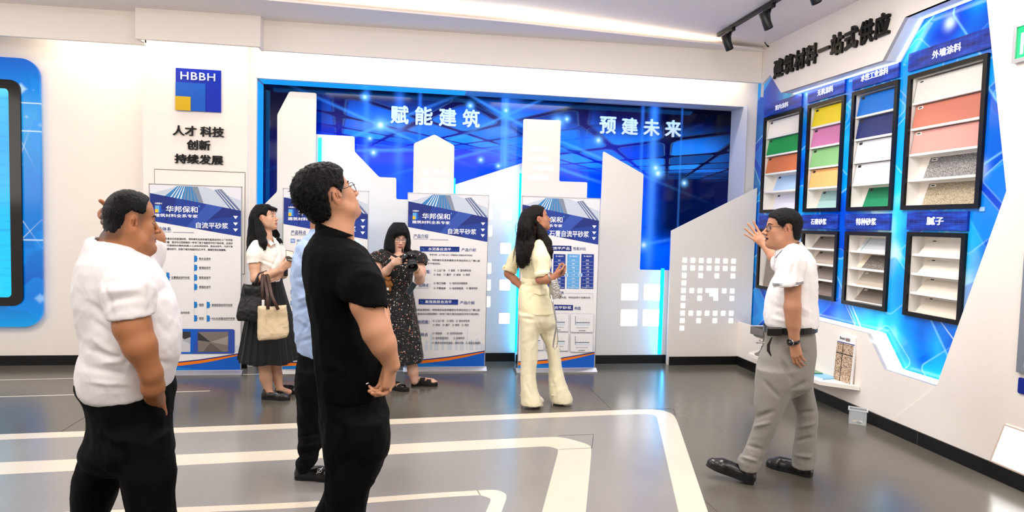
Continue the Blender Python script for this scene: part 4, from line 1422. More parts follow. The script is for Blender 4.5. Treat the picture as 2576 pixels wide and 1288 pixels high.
def finish(s):
    x0, x1, Y = s.x0, s.x1, s.Y
    s.mb.build('printed_sheet', s.t)
    fr = MB()
    fr.box((x0 - .006, Y - .004, .03), (x0, Y + .010, 1.825), m_alu)
    fr.box((x1, Y - .004, .03), (x1 + .006, Y + .010, 1.825), m_alu)
    fr.box((x0 - .006, Y - .004, 1.82), (x1 + .006, Y + .010, 1.828), m_alu)
    fr.build('frame', s.t)
    fb = MB()
    fb.flat([[(Y - .055, .0), (Y + .19, .0), (Y + .19, .008), (Y + .02, .045), (Y - .006, .045), (Y - .055, .012)]], ((x0 - .02, 0, 0), (0, 1, 0), (0, 0, 1)), m_alu, 0, x1 - x0 + .04)
    fb.build('foot', s.t)


def heading(s, txt, xl, y, xr, yr, h, bar=None, en=None):
    s.T(txt, xl, y, xr, yr, h, m_tx, .016)


# banner with the product family chart (leftmost)
s = banner(-2.436, -1.618, 6.43, (360, 420, 2.3857), 'leftmost banner stand in front of the pillar, with a product family chart')
s.tx('自流平砂浆', .50, .190, .855, .222, m_wt, .02)
T, P = s.T, s.poly
T('产品体系', 62, 370, 168, 373, 21, m_tx, .016)
T('PRODUCT SYSTEM', 62, 388, 168, 391, 7, m_gr, .01)
P([(180, 390), (305, 392), (305, 397), (180, 394)], m_gr)
for i, l in enumerate(('自流平砂浆是由无机胶凝材料、特种骨料及各种高性能添加剂在工厂科学配', '比、精确计量、混合均匀而制得的一种专门用于地面找平的干粉砂浆。这类砂', '浆在工地上可直接加水搅拌(机械/人工)成自流状浆体、能自动找平、可用于室', '内建筑物地面的找平、如用于填充地面的凹凸不平、微细空洞及裂缝等。')):
    T(l, 76, 432 + i * 20.6, 538 if i < 3 else 500, 436 + i * 20, 12.5, m_dk, .018)


def knob(x, y, h=40):
    P([(x, y - h / 2), (x + 17, y - h / 2 + 4), (x + 17, y - 4), (x + 22, y), (x + 17, y + 4), (x + 17, y + h / 2 - 4), (x, y + h / 2)], m_bl2)


for i, (y, l) in enumerate(((551, '耐水自流平'), (605, '普通自流平'), (664, '面层自流平'), (720, '高强自流平'))):
    knob(307, y)
    T(l, 336, y, 406, y, 13.5)
    P([(334, y + 9), (406, y + 9), (406, y + 10.5), (334, y + 10.5)], m_gr)
knob(141, 662, 60)
T('石膏基自流平砂浆', 170, 663, 280, 664, 13.5)
P([(168, 673), (282, 673), (282, 674.5), (168, 674.5)], m_gr)
for (x, y0, y1) in ((141, 615, 770), (307, 515, 760), (307, 790, 930), (383, 800, 925)):
    P([(x - 1, y0), (x, y0), (x, y1), (x - 1, y1)], m_gr)
for i, (x, y, xl, xr, l) in enumerate(((307, 827, 336, 364, '面层'), (383, 828, 412, 537, '高强面层自流平砂浆'), (307, 908, 336, 364, '垫层'), (383, 909, 412, 552, 'M25水泥基自流平砂浆'))):
    knob(x, y)
    T(l, xl, y, xr, y, 13.5)
    P([(xl, y + 9), (xr, y + 9), (xr, y + 10.5), (xl, y + 10.5)], m_gr)
T('水泥基自流平砂浆', 170, 874, 281, 875, 13.5)
for i, c in enumerate('自流平'):
    T(c, 98, 663 + i * 22, 117, 663 + i * 22, 18, m_lg, .02)
P([(60, 970), (540, 973), (550, 980), (550, 1112), (543, 1120), (60, 1122)], m_n3)
P([(60, 970), (330, 972), (300, 1121), (60, 1122)], m_bl)
P([(188, 988), (286, 989), (284, 1110), (188, 1110)], mat('photo print of poured grey floor', (176, 178, 184), .5))
P([(188, 1060), (236, 1040), (284, 1062), (284, 1110), (188, 1110)], mat('photo print of pale floor', (206, 206, 210), .5))
P([(188, 988), (286, 989), (286, 1020), (250, 1034), (215, 1012), (188, 1012)], mat('photo print dark area', (52, 50, 54), .5))
P([(330, 990), (512, 989), (510, 1109), (330, 1110)], mat('photo print of wet mortar', (126, 116, 110), .5))
P([(330, 990), (405, 1050), (330, 1040)], mat('photo print dark area', (52, 50, 54)))
P([(405, 1050), (512, 1015), (510, 1070)], mat('photo print light mortar', (160, 150, 142), .5))
P([(405, 1055), (480, 1109), (360, 1110)], mat('photo print shaded mortar', (98, 90, 86), .5))
finish(s)

# banner with the feature icons (behind the two men in the middle)
s = banner(-1.231, -0.425, 6.436, (700, 460, 2.575), 'second banner stand from the left, with a column of small blue icons')
s.tx('自流平砂浆', .50, .190, .855, .222, m_wt, .02)
T, P = s.T, s.poly
T('产品特点', 82, 320, 180, 322, 26, m_tx, .016)
T('PRODUCT FEATURE', 82, 338, 180, 340, 8, m_gr, .01)
for i, (y, l) in enumerate(((375, '流动性好'), (468, '强度高'), (560, '施工快捷'), (640, '平整度高'), (708, '粘结牢固'), (778, '绿色环保'), (845, '耐磨性好'))):
    P([(80, y - 13), (108, y - 13), (108, y + 13), (80, y + 13)], m_bl2)
    for j in (-6, 0, 6):
        P([(83, y + j - 1), (90, y + j - 3), (97, y + j), (105, y + j - 2), (105, y + j + 1), (97, y + j + 3), (90, y + j), (83, y + j + 2)], m_wt)
    T(l, 119, y - 2, 190, y, 16, m_bl2, .014)
    T('流动性优异自动找平施工便捷', 119, y + 22, 330, y + 24, 11)
    T('提高施工效率降低人工成本', 119, y + 42, 315, y + 44, 11)
finish(s)

# banner with two product introductions
s = banner(-0.036, 0.779, 6.48, (1000, 470, 2.627), 'third banner stand from the left, behind the woman in the floral dress')
s.tx('自流平砂浆', .50, .190, .855, .222, m_wt, .02)
T, P = s.T, s.poly
T('产品介绍', 106, 324, 202, 328, 26, m_tx, .016)
T('PRODUCT INTRODUCTION', 106, 344, 203, 346, 6.5, m_gr, .01)
P([(215, 346), (335, 349), (335, 354), (215, 351)], m_gr)


def chip(txt, x0, y, x1, hh, tail, tx0, tx1):
    P([(x0, y - hh), (x1, y - hh + 3), (x1, y + hh + 1), (x0, y + hh - 2)], m_n1)
    P([(x0, y + 2), (x1, y + 4), (x1, y + hh + 1), (x0, y + hh - 2)], m_n2)
    P([(x0 + 8, y - 4), (x0 + 26, y - 4), (x0 + 26, y + 10), (x0 + 24, y + 10), (x0 + 24, y - 2), (x0 + 8, y - 2)], m_lg)
    T(txt[0], tx0, y, tx1, y + 1, 20, m_wt, .016)
    T(txt[1], x1 + 13, y + 4, x1 + 108, y + 7, 21, m_tx, .014)


chip(('水泥基自流平', '产品介绍'), 148, 411, 409, 18, 0, 203, 354)
T('参考标准：JC/T985-2017《地面用水泥基自流平砂浆》', 212, 450, 496, 453, 13)
T('优质水泥、特种骨料及各种建筑化学添加剂在工厂精心配', 148, 483, 546, 489, 14.5)
T('地面找平干粉材料。', 148, 506, 286, 508, 14.5)


def checks(rows):
    for (y, items) in rows:
        for (x, xr, l) in items:
            P([(x, y - 5), (x + 9, y - 5), (x + 9, y + 5), (x, y + 5)], m_dk)
            P([(x + 1.5, y - 3.5), (x + 7.5, y - 3.5), (x + 7.5, y + 3.5), (x + 1.5, y + 3.5)], m_sheet)
            P([(x + 3, y), (x + 5, y + 3), (x + 12, y - 7), (x + 5, y + 1)], m_dk)
            T(l, x + 18, y, xr, y + 1, 14.5)


T('应用范围', 112, 560, 209, 561, 24, m_tx, .014)
checks(((552, ((242, 316, '工业厂房'), (336, 380, '医院'), (397, 485, '室内停车场'))), (580, ((240, 287, '学校'), (306, 355, '餐厅'), (371, 417, '商场'), (433, 478, '库房')))))
T('产品特点', 117, 649, 206, 650, 24, m_tx, .014)
T('PRODUCT FEATURES', 117, 668, 206, 670, 6, m_gr, .01)
checks(((636, ((240, 318, '施工快捷'), (344, 461, '抗折抗压强度高'))), (669, ((240, 318, '平整度高'), (344, 434, '粘结强度高'), (455, 529, '整体性好')))))
chip(('高强面层自流平', '产品介绍'), 140, 759, 400, 18, 0, 182, 358)
T('无机胶凝材料、特种骨料及各种建筑化学添加剂在工厂精心配', 118, 811, 544, 814, 14.5)
T('混合均匀而制得的一种专门用于室内地面找平的干粉材料。', 132, 838, 540, 841, 14.5)
T('应用范围', 106, 892, 202, 893, 24, m_tx, .014)
checks(((884, ((234, 308, '工业厂房'), (327, 371, '医院'), (388, 476, '室内停车场'))), (911, ((234, 280, '学校'), (300, 345, '餐厅'), (363, 408, '商场'), (425, 470, '库房')))))
T('产品特点', 104, 974, 200, 976, 24, m_tx, .014)
checks(((966, ((232, 294, '强度高'), (328, 430, '优异的流动性'))), (997, ((232, 337, '体积稳定性好'), (371, 443, '耐磨性好'))), (1029, ((230, 435, '零挥发性物质排放，绿色环保'), (450, 548, '表面光滑细腻')))))
for y0, y1, x in ((548, 575, 216), (640, 664, 214), (880, 905, 209)):
    P([(x, y0), (x + 1.5, y0), (x + 1.5, y1), (x, y1)], m_tx)
finish(s)

# banner with comparison tables and section drawings
s = banner(1.115, 1.934, 6.378, (1280, 480, 2.6846), 'rightmost banner stand, with blue comparison tables, behind the woman in cream')
s.tx('石膏自流平砂浆', .355, .185, .87, .222, m_wt, .02)
T, P = s.T, s.poly
P([(170, 366), (423, 372), (423, 408), (170, 402)], m_n1)
T('石膏基自流平产品', 180, 386, 412, 388, 20, m_wt, .016)
T('性能对比', 434, 389, 521, 393, 22, m_tx, .014)
for (x0, x1, m_) in ((210, 290, m_n2), (302, 383, m_n2), (395, 479, m_lg), (490, 574, m_n2)):
    P([(x0, 426), (x1, 429), (x1 - 5, 662), (x0 - 5, 659)], m_)
    T('同一级自流平', x0 + 16, 441, x1 - 14, 443, 10, m_wt, .02)
    for j in range(8):
        y = 468 + j * 24.5
        T(('0.5h', '24h', '28d', '一级', '1.0', '≤0.05', '0.05', '25.0')[j], x0 + 30, y, x1 - 34, y + 1, 9, m_wt, .02)
        P([(x0 + 4, y + 11), (x1 - 8, y + 12), (x1 - 8, y + 13), (x0 + 4, y + 12)], m_wt)
    T('0.1 kg/m²·mm', x0 + 4, 651, x1 - 12, 653, 8, m_wt, .015)
for x in (293, 386, 482):
    P([(x + 14 * cos(a * .5236), 568 + 14 * sin(a * .5236)) for a in range(12)], m_wt)
    P([(x + 11 * cos(a * .5236), 568 + 11 * sin(a * .5236)) for a in range(12)], m_lg)
    T('VS', x - 8, 568, x + 8, 568, 9, m_wt, .03)
T('应用范围', 300, 686, 368, 688, 18, m_tx, .014)
T('适用于各种基层地面的找平处理、特别适用于地暖加热', 150, 717, 550, 721, 12.5)
for (a, b_) in (((374, 689), (566, 692)), ((566, 692), (565, 745))):
    P([a, b_, (b_[0] - 1, b_[1] + 1.5), (a[0] - 1, a[1] + 1.5)], m_gr)
P([(170, 766), (433, 771), (432, 806), (170, 801)], m_n1)
T('石膏基自流平砂浆', 180, 786, 422, 789, 20, m_wt, .016)
T('构造', 443, 791, 485, 793, 22, m_tx, .014)
for (x0, y0, x1, y1) in ((90, 825, 240, 945), (250, 826, 404, 950), (416, 829, 572, 955), (90, 950, 236, 1075), (248, 955, 402, 1080), (414, 962, 567, 1088)):
    r = [(x0 + 6, y0), (x1 - 6, y0 + 1), (x1, y0 + 7), (x1 - 2, y1 - 6), (x1 - 8, y1), (x0 + 4, y1 - 1), (x0 - 2, y1 - 7), (x0, y0 + 6)]
    P(r, m_gr)
    cx, cy = sum(p[0] for p in r) / 8, sum(p[1] for p in r) / 8
    P([(cx + (p[0] - cx) * .983, cy + (p[1] - cy) * .977) for p in r], m_sheet)
    P([(x0 + 30, y0 + 18), (x0 + 36, y0 + 18), (x0 + 36, y0 + 76), (x0 + 30, y0 + 76)], m_gr)
    P([(x0 + 36, y0 + 58), (x1 - 26, y0 + 58), (x1 - 26, y0 + 62), (x0 + 36, y0 + 62)], m_dk)
    P([(x0 + 36, y0 + 62), (x1 - 26, y0 + 62), (x1 - 26, y0 + 82), (x0 + 36, y0 + 82)], m_pg)
    for q in range(4):
        P([(x0 + 52 + q * 18, y0 + 22 + q * 3), (x0 + 53 + q * 18, y0 + 22 + q * 3), (x0 + 47 + q * 18, y0 + 60), (x0 + 46 + q * 18, y0 + 60)], m_gr)
    T('地面找平层构造示意', x0 + 34, y0 + 94, x1 - 36, y0 + 95, 6, m_gr, .015)
    T('自流平砂浆构造', x0 + 54, y1 - 12, x1 - 56, y1 - 11, 7, m_dk, .02)
finish(s)
# ------------------------------------------------------------------ implicit surface modelling for people and soft things


def _axis(lo, hi, h, fine):
    out = [lo]
    x = lo
    while x < hi:
        st = h
        for (a, b, hf) in fine:
            if a - h <= x <= b:
                st = min(st, hf)
        x += st
        out.append(x)
    return np.array(out, np.float32)


class SDF:
    def __init__(s, lo, hi, h, fine=()):
        s.ax = [_axis(lo[i], hi[i], h, [(f[0][i], f[1][i], f[2]) for f in fine]) for i in range(3)]
        s.F = np.full([len(a) for a in s.ax], 0.5, np.float32)
        s.h = h

    def win(s, lo, hi):
        sl = []
        for i in range(3):
            a, b = np.searchsorted(s.ax[i], (lo[i], hi[i]))
            sl.append(slice(max(0, a - 1), min(len(s.ax[i]), b + 1)))
        X = s.ax[0][sl[0]][:, None, None]
        Y = s.ax[1][sl[1]][None, :, None]
        Z = s.ax[2][sl[2]][None, None, :]
        return tuple(sl), X, Y, Z

    def put(s, sl, d, k, op):
        A = s.F[sl]
        if A.size == 0:
            return
        if op == 'u':
            if k > 0:
                hh = np.maximum(k - np.abs(A - d), 0) / k
                s.F[sl] = np.minimum(A, d) - hh * hh * k * 0.25
            else:
                s.F[sl] = np.minimum(A, d)
        else:
            d = -d
            if k > 0:
                hh = np.maximum(k - np.abs(A - d), 0) / k
                s.F[sl] = np.maximum(A, d) + hh * hh * k * 0.25
            else:
                s.F[sl] = np.maximum(A, d)

    def cone(s, a, b, ra, rb, k=0.01, op='u', flat=None):
        a, b = np.array(a, np.float32), np.array(b, np.float32)
        m = max(ra, rb) + k + 2.5 * s.h
        sl, X, Y, Z = s.win(np.minimum(a, b) - m, np.maximum(a, b) + m)
        px, py, pz = X - a[0], Y - a[1], Z - a[2]
        if flat is not None:
            n, f = np.array(flat[0], np.float32), flat[1]
            n = n / np.linalg.norm(n)
            t = (px * n[0] + py * n[1] + pz * n[2]) * (1.0 / f - 1.0)
            px, py, pz = px + t * n[0], py + t * n[1], pz + t * n[2]
        d = b - a
        L2 = float(d @ d) + 1e-12
        t = np.clip((px * d[0] + py * d[1] + pz * d[2]) / L2, 0, 1)
        q = np.sqrt((px - t * d[0]) ** 2 + (py - t * d[1]) ** 2 + (pz - t * d[2]) ** 2) - (ra + t * (rb - ra))
        s.put(sl, q, k, op)

    def chain(s, pts, rs, k=0.01, op='u', flat=None):
        for i in range(len(pts) - 1):
            s.cone(pts[i], pts[i + 1], rs[i], rs[i + 1], k, op, flat)

    def ell(s, c, r, R=None, k=0.01, op='u'):
        c = np.array(c, np.float32)
        m = max(r) + k + 2.5 * s.h
        sl, X, Y, Z = s.win(c - m, c + m)
        px, py, pz = X - c[0], Y - c[1], Z - c[2]
        if R is not None:
            R = np.array(R, np.float32)
            px, py, pz = (R[i][0] * px + R[i][1] * py + R[i][2] * pz for i in range(3))
        k0 = np.sqrt((px / r[0]) ** 2 + (py / r[1]) ** 2 + (pz / r[2]) ** 2)
        k1 = np.sqrt((px / r[0] ** 2) ** 2 + (py / r[1] ** 2) ** 2 + (pz / r[2] ** 2) ** 2) + 1e-9
        s.put(sl, k0 * (k0 - 1.0) / k1, k, op)

    def loft(s, rows, lat, k=0.01, op='u', n=2.2, cap=True):
        """stack of superellipses: rows (z, x, y, half across, half deep), across = lat"""
        rows = sorted(rows, key=lambda q: q[0])
        R = np.array(rows, np.float64)
        zz = R[:, 0]
        tz = np.linspace(zz[0], zz[-1], max(8, int((zz[-1] - zz[0]) / 0.004)))
        tab = [pchip(zz, R[:, i], tz) for i in range(1, 5)]
        mx = max(R[:, 3].max(), R[:, 4].max()) + k + 3 * s.h
        lo = (R[:, 1].min() - mx, R[:, 2].min() - mx, zz[0] - k - 3 * s.h)
        hi = (R[:, 1].max() + mx, R[:, 2].max() + mx, zz[-1] + k + 3 * s.h)
        sl, X, Y, Z = s.win(lo, hi)
        z1 = Z[0, 0]
        cx, cy, a, b = (np.interp(z1, tz, t).astype(np.float32)[None, None, :] for t in tab)
        u = (X - cx) * lat[0] + (Y - cy) * lat[1]
        v = -(X - cx) * lat[1] + (Y - cy) * lat[0]
        q = (np.abs(u / a) ** n + np.abs(v / b) ** n) ** (1.0 / n)
        d = (q - 1.0) * np.minimum(a, b)
        d = np.maximum(d, np.maximum(zz[0] - Z, Z - zz[-1]))
        s.put(sl, d.astype(np.float32), k, op)

    def plane(s, p, n, lo, hi, k=0.0):
        """cut away the side the normal points to, inside the window"""
        sl, X, Y, Z = s.win(lo, hi)
        n = np.array(n, float)
        n /= np.linalg.norm(n)
        d = -((X - p[0]) * n[0] + (Y - p[1]) * n[1] + (Z - p[2]) * n[2])
        s.put(sl, d.astype(np.float32), k, 's')

    def func(s, lo, hi, fn, k=0.0, op='u'):
        sl, X, Y, Z = s.win(lo, hi)
        s.put(sl, fn(X, Y, Z).astype(np.float32), k, op)

    def mesh(s, smooth=1):
        F = s.F
        ins = F < 0
        nx, ny, nz = F.shape
        c = np.zeros((nx - 1, ny - 1, nz - 1), np.uint8)
        for i in (0, 1):
            for j in (0, 1):
                for l in (0, 1):
                    c += ins[i:nx - 1 + i, j:ny - 1 + j, l:nz - 1 + l]
        I, J, K = np.nonzero((c > 0) & (c < 8))
        N = len(I)
        idx = np.full(c.shape, -1, np.int32)
        idx[I, J, K] = np.arange(N)
        acc = np.zeros((N, 3))
        cnt = np.zeros(N)
        co = [(i, j, l) for i in (0, 1) for j in (0, 1) for l in (0, 1)]
        for a in co:
            for ax in range(3):
                if a[ax]:
                    continue
                b = list(a)
                b[ax] = 1
                fa = F[I + a[0], J + a[1], K + a[2]]
                fb = F[I + b[0], J + b[1], K + b[2]]
                m = (fa < 0) != (fb < 0)
                t = np.where(m, fa / np.where(m, fa - fb, 1), 0)
                A = np.stack([s.ax[0][I + a[0]], s.ax[1][J + a[1]], s.ax[2][K + a[2]]], 1).astype(float)
                B = np.stack([s.ax[0][I + b[0]], s.ax[1][J + b[1]], s.ax[2][K + b[2]]], 1)
                P = A + (B - A) * t[:, None]
                acc += P * m[:, None]
                cnt += m
        V = acc / cnt[:, None]
        Q = []
        for ax in range(3):
            o1, o2 = [(1, 2), (2, 0), (0, 1)][ax]
            sh = [slice(None)] * 3
            s0, s1 = list(sh), list(sh)
            s0[ax], s1[ax] = slice(0, -1), slice(1, None)
            e = ins[tuple(s0)] != ins[tuple(s1)]
            g = np.array(np.nonzero(e))
            lim = np.array(c.shape)
            ok = (g[o1] > 0) & (g[o2] > 0) & (g[o1] < lim[o1]) & (g[o2] < lim[o2])
            g = g[:, ok]
            q = []
            for (d1, d2) in ((-1, -1), (0, -1), (0, 0), (-1, 0)):
                h = g.copy()
                h[o1] += d1
                h[o2] += d2
                q.append(idx[h[0], h[1], h[2]])
            q = np.stack(q, 1)
            fl = ~ins[g[0], g[1], g[2]]
            q[fl] = q[fl][:, ::-1]
            Q.append(q)
        Q = np.concatenate(Q)
        Q = Q[(Q >= 0).all(1)]
        for it in range(smooth):
            for lam in (0.5, -0.45):
                sm = np.zeros_like(V)
                w = np.zeros(N)
                for a, b in ((0, 1), (1, 2), (2, 3), (3, 0)):
                    for i in range(3):
                        sm[:, i] += np.bincount(Q[:, a], V[Q[:, b], i], N) + np.bincount(Q[:, b], V[Q[:, a], i], N)
                    w += np.bincount(Q[:, a], minlength=N) + np.bincount(Q[:, b], minlength=N)
                V = V + lam * (sm / np.maximum(w, 1)[:, None] - V)
        return V, Q


def pchip(x, y, t):
    """smooth monotone-ish interpolation"""
    if len(x) < 3:
        return np.interp(t, x, y)
    h = np.diff(x)
    d = np.diff(y) / h
    m = np.zeros_like(y)
    m[1:-1] = np.where(d[:-1] * d[1:] > 0, 2 * d[:-1] * d[1:] / np.where(d[:-1] + d[1:] == 0, 1, d[:-1] + d[1:]), 0)
    m[0], m[-1] = d[0], d[-1]
    i = np.clip(np.searchsorted(x, t) - 1, 0, len(x) - 2)
    u = (t - x[i]) / h[i]
    return ((2 * u ** 3 - 3 * u ** 2 + 1) * y[i] + (u ** 3 - 2 * u ** 2 + u) * h[i] * m[i] + (-2 * u ** 3 + 3 * u ** 2) * y[i + 1] + (u ** 3 - u ** 2) * h[i] * m[i + 1])


def normals(V, Q):
    a, b, c, d = (V[Q[:, i]] for i in range(4))
    fn = np.cross(c - a, d - b)
    N = np.zeros_like(V)
    for i in range(4):
        for j in range(3):
            N[:, j] += np.bincount(Q[:, i], fn[:, j], len(V))
    return N / (np.linalg.norm(N, axis=1)[:, None] + 1e-12)


def wave(V, seed, scale, stretch=(1, 1, 1), ridged=False, octaves=3):
    """cheap smooth pseudo noise in -1..1"""
    r = np.random.RandomState(seed)
    P = V * np.array(stretch) / scale
    o = np.zeros(len(V))
    amp, tot = 1.0, 0.0
    for k in range(octaves):
        w = np.zeros(len(V))
        for i in range(4):
            d = r.normal(size=3)
            d /= np.linalg.norm(d)
            e = r.normal(size=3)
            w += np.sin(P @ d * (1.7 ** k) * 2.2 + r.uniform(0, 6.28) + 1.3 * np.sin(P @ e * (1.7 ** k) * 0.9 + r.uniform(0, 6.28)))
        w /= 2.6
        if ridged:
            w = 1 - 2 * np.abs(w)
        o += amp * w
        tot += amp
        amp *= 0.5
    return o / tot


def crease(V, p, q, width, depth):
    """displacement of a groove or ridge along the segment p-q (in or out by depth)"""
    p, q = np.array(p), np.array(q)
    d = q - p
    t = np.clip(((V - p) @ d) / (d @ d), 0, 1)
    dist = np.linalg.norm(V - p - t[:, None] * d, axis=1)
    return depth * np.exp(-(dist / width) ** 2) * np.sin(np.clip(t, 0.02, .98) * pi) ** 0.5


def pix(V):
    d = V - CP
    z = d @ FW
    return 1288 + FPX * (d @ CR) / z, 644 - FPX * (d @ CU) / z


def creases(V, N, segs):
    """folds pressed into the visible side of a garment: (x0, y0, x1, y1, width px, depth m)"""
    X, Y = pix(V)
    d = V - CP
    face = np.clip(-(N * d).sum(1) / np.linalg.norm(d, axis=1) * 2.5, 0, 1)
    q = np.zeros(len(V))
    for (x0, y0, x1, y1, w, dep) in segs:
        ex, ey = x1 - x0, y1 - y0
        L2 = ex * ex + ey * ey
        t = np.clip(((X - x0) * ex + (Y - y0) * ey) / L2, 0, 1)
        r2 = (X - x0 - t * ex) ** 2 + (Y - y0 - t * ey) ** 2
        q += dep * np.exp(-r2 / (w * w)) * np.sqrt(np.sin(np.clip(t, .03, .97) * pi))
    return q * face


class Head:
    """head frame: x = where the face looks, y = the person's left, z = up"""

    def __init__(s, c, fwd, up=(0, 0, 1), sc=1.0):
        s.c = np.array(c, float)
        f = np.array(fwd, float)
        f /= np.linalg.norm(f)
        u = np.array(up, float)
        u -= f * (u @ f)
        u /= np.linalg.norm(u)
        l = np.cross(u, f)
        s.R = np.stack([f, l, u])
        s.sc = sc
        s.sx = 1.0

    def w(s, p):
        return s.c + s.sc * ((np.array(p, float) * np.array([s.sx, 1, 1])) @ s.R)

    def loc(s, V):
        return ((V - s.c) @ s.R.T) / s.sc

    def squash(s, V, sx, lo=-.13, hi=-.07):
        """shorten the head from front to back, fading out down the neck"""
        L = s.loc(V)
        w = np.clip((L[:, 2] - lo) / (hi - lo), 0, 1) * np.clip((.22 - np.linalg.norm(L, axis=1)) / .04, 0, 1)
        L[:, 0] *= 1 - (1 - sx) * w
        return s.c + s.sc * (L @ s.R)

    def cone(s, S, a, b, ra, rb, k=.01, op='u', flat=None):
        if flat is not None:
            flat = (np.array(flat[0], float) @ s.R, flat[1])
        S.cone(s.w(a), s.w(b), ra * s.sc, rb * s.sc, k * s.sc, op, flat)

    def ell(s, S, c, r, k=.01, op='u', rot=None):
        R = s.R
        if rot is not None:                                   # turn about the local y axis (nods) or z axis
            ax, an = rot
            ca, sa = cos(an), sin(an)
            T = {'y': np.array([[ca, 0, -sa], [0, 1, 0], [sa, 0, ca]]), 'z': np.array([[ca, sa, 0], [-sa, ca, 0], [0, 0, 1]]), 'x': np.array([[1, 0, 0], [0, ca, sa], [0, -sa, ca]])}[ax]
            R = T @ s.R
        S.ell(s.w(c), [q * s.sc for q in r], R, k * s.sc, op)

    def sculpt(s, S, fem=0.0, fat=0.0, mouth=0.0, nose=1.0):
        e, c = s.ell, s.cone
        e(S, (-.012, 0, .030), (.094, .074, .084), .0)
        e(S, (.022, 0, -.012), (.066, .064, .086), .03)
        e(S, (.040, 0, .045), (.046, .058, .050), .02)                       # forehead
        w = .050 + .012 * fat - .006 * fem
        for y in (1, -1):
            c(S, (-.004, y * (w + .004), -.035), (.030, y * w, -.074), .024 + .008 * fat, .020 + .010 * fat, .03)
            c(S, (.030, y * w, -.074), (.070, y * .012, -.094), .020 + .008 * fat, .018, .025)
            e(S, (.058, y * .040, -.022), (.026, .024, .024), .02)            # cheek bone
            e(S, (.050, y * .036, -.052), (.030, .026 + .008 * fat, .032), .02)
        c(S, (.0, 0, -.052), (.058, 0, -.082), .036, .030, .03)
        e(S, (.074, 0, -.095), (.020, .020, .017), .015)                      # chin
        e(S, (.068, 0, -.060), (.030, .030, .030), .02)                       # muzzle
        c(S, (.080, -.026, .021), (.080, .026, .021), .011 - .003 * fem, .011 - .003 * fem, .012)
        # eye sockets and lids
        for y in (1, -1):
            e(S, (.096, y * .031, .002), (.017, .019, .012), .014, 's')
            e(S, (.0695, y * .031, .002), (.0150, .0165, .0140), .006)
            c(S, (.083, y * .016, .006), (.0785, y * .046, .004), .0040, .0035, .005)
        # nose
        nl = .108 + .006 * nose
        c(S, (.082, 0, .016), (nl - .004, 0, -.026), .0085, .0100, .010)
        e(S, (nl, 0, -.031), (.0115, .0115, .0095), .007)
        for y in (1, -1):
            e(S, (nl - .013, y * .0135, -.034), (.011, .0085, .0085), .006)
            e(S, (nl - .004, y * .0065, -.0425), (.005, .0035, .0035), .002, 's')
        # mouth
        c(S, (.088, -.020, -.063), (.098, -.004, -.0595), .0050, .0068, .006)
        c(S, (.088, .020, -.063), (.098, .004, -.0595), .0050, .0068, .006)
        c(S, (.098, -.004, -.0595), (.098, .004, -.0595), .0068, .0068, .006)
        c(S, (.087, -.016, -.072), (.095, 0, -.0745), .0050, .0078, .006)
        c(S, (.087, .016, -.072), (.095, 0, -.0745), .0050, .0078, .006)
        g = .0016 + mouth * .006
        c(S, (.092, -.021, -.0665), (.1055, 0, -.0665), g, g, .003, 's')
        c(S, (.092, .021, -.0665), (.1055, 0, -.0665), g, g, .003, 's')
        e(S, (.098, 0, -.048), (.003, .004, .008), .006, 's')
        e(S, (.100, 0, -.083), (.010, .020, .0045), .008, 's')
        if fat:
            e(S, (.020, 0, -.100), (.058, .056, .030), .03)
        # ears
        for y in (1, -1):
            e(S, (-.006, y * .077, -.004), (.0185, .0075, .031), .006, 'u', ('y', .20))
            e(S, (-.002, y * .072, -.004), (.016, .010, .022), .008)
            e(S, (-.003, y * .0835, .001), (.0105, .0055, .018), .004, 's', ('y', .20))
            c(S, (.006, y * .0815, -.009), (.004, y * .080, -.004), .0055, .004, .003)
            c(S, (-.004, y * .0835, .012), (-.008, y * .0835, -.010), .0034, .003, .003)

    def face_paint(s, V, skin, lip, brow=(30, 24, 22), hairpoly=None, stub=None, blush=.06):
        """vertex colours: skin with warmer cheeks, nose and ears, lips, cropped hair shade"""
        L = s.loc(V)
        base = np.array(lin(skin)[:3])
        C = np.tile(base, (len(V), 1))
        n = wave(V, 5, .03)
        C *= (1 + .05 * n)[:, None]

        def blend(m, col, a=1.0):
            m = np.clip(m * a, 0, 1)[:, None]
            return C * (1 - m) + np.array(col)[None, :] * m
        x, y, z = L[:, 0], np.abs(L[:, 1]), L[:, 2]
        near = (np.linalg.norm(L, axis=1) < .17)
        red = base * np.array([1.04, .80, .76])
        C = blend(near * np.exp(-(((x - .112) / .014) ** 2 + (y / .018) ** 2 + ((z + .033) / .016) ** 2)), red, .6)
        C = blend(near * np.exp(-(((x - .07) / .03) ** 2 + ((y - .040) / .018) ** 2 + ((z + .028) / .018) ** 2)), red, .35)
        C = blend(near * np.exp(-((y - .083) / .008) ** 2) * (np.abs(z) < .035) * (np.abs(x) < .03), red, .5)
        lipm = near * (x > .084) * (y < .023) * 1.0 / (1 + np.exp((np.abs((z + .0665) + .02 * 0) - (.0105 - .22 * y)) / .0012))
        C = blend(lipm, np.array(lin(lip)[:3]), .9)
        dark = near * (x > .090) * (y < .020) * np.exp(-((z + .0665) / .0018) ** 2)
        C = blend(dark, base * .25, .8)
        for sg in (1,):
            nos = near * (x > .095) * np.exp(-(((y - .0065) / .0035) ** 2 + ((z + .0425) / .003) ** 2))
            C = blend(nos, base * .12, .9)
            con = near * np.exp(-(((x + .001) / .006) ** 2 + ((z + .001) / .011) ** 2)) * (y > .074)
            C = blend(con, base * np.array([.42, .30, .28]), .6)
        if hairpoly is not None:
            d = poly_sd(L[:, 0], L[:, 2], hairpoly)
            C = blend(near / (1 + np.exp(np.clip(d / .006, -30, 30))), np.array(lin(stub or (34, 28, 26))[:3]), .82)
        return C

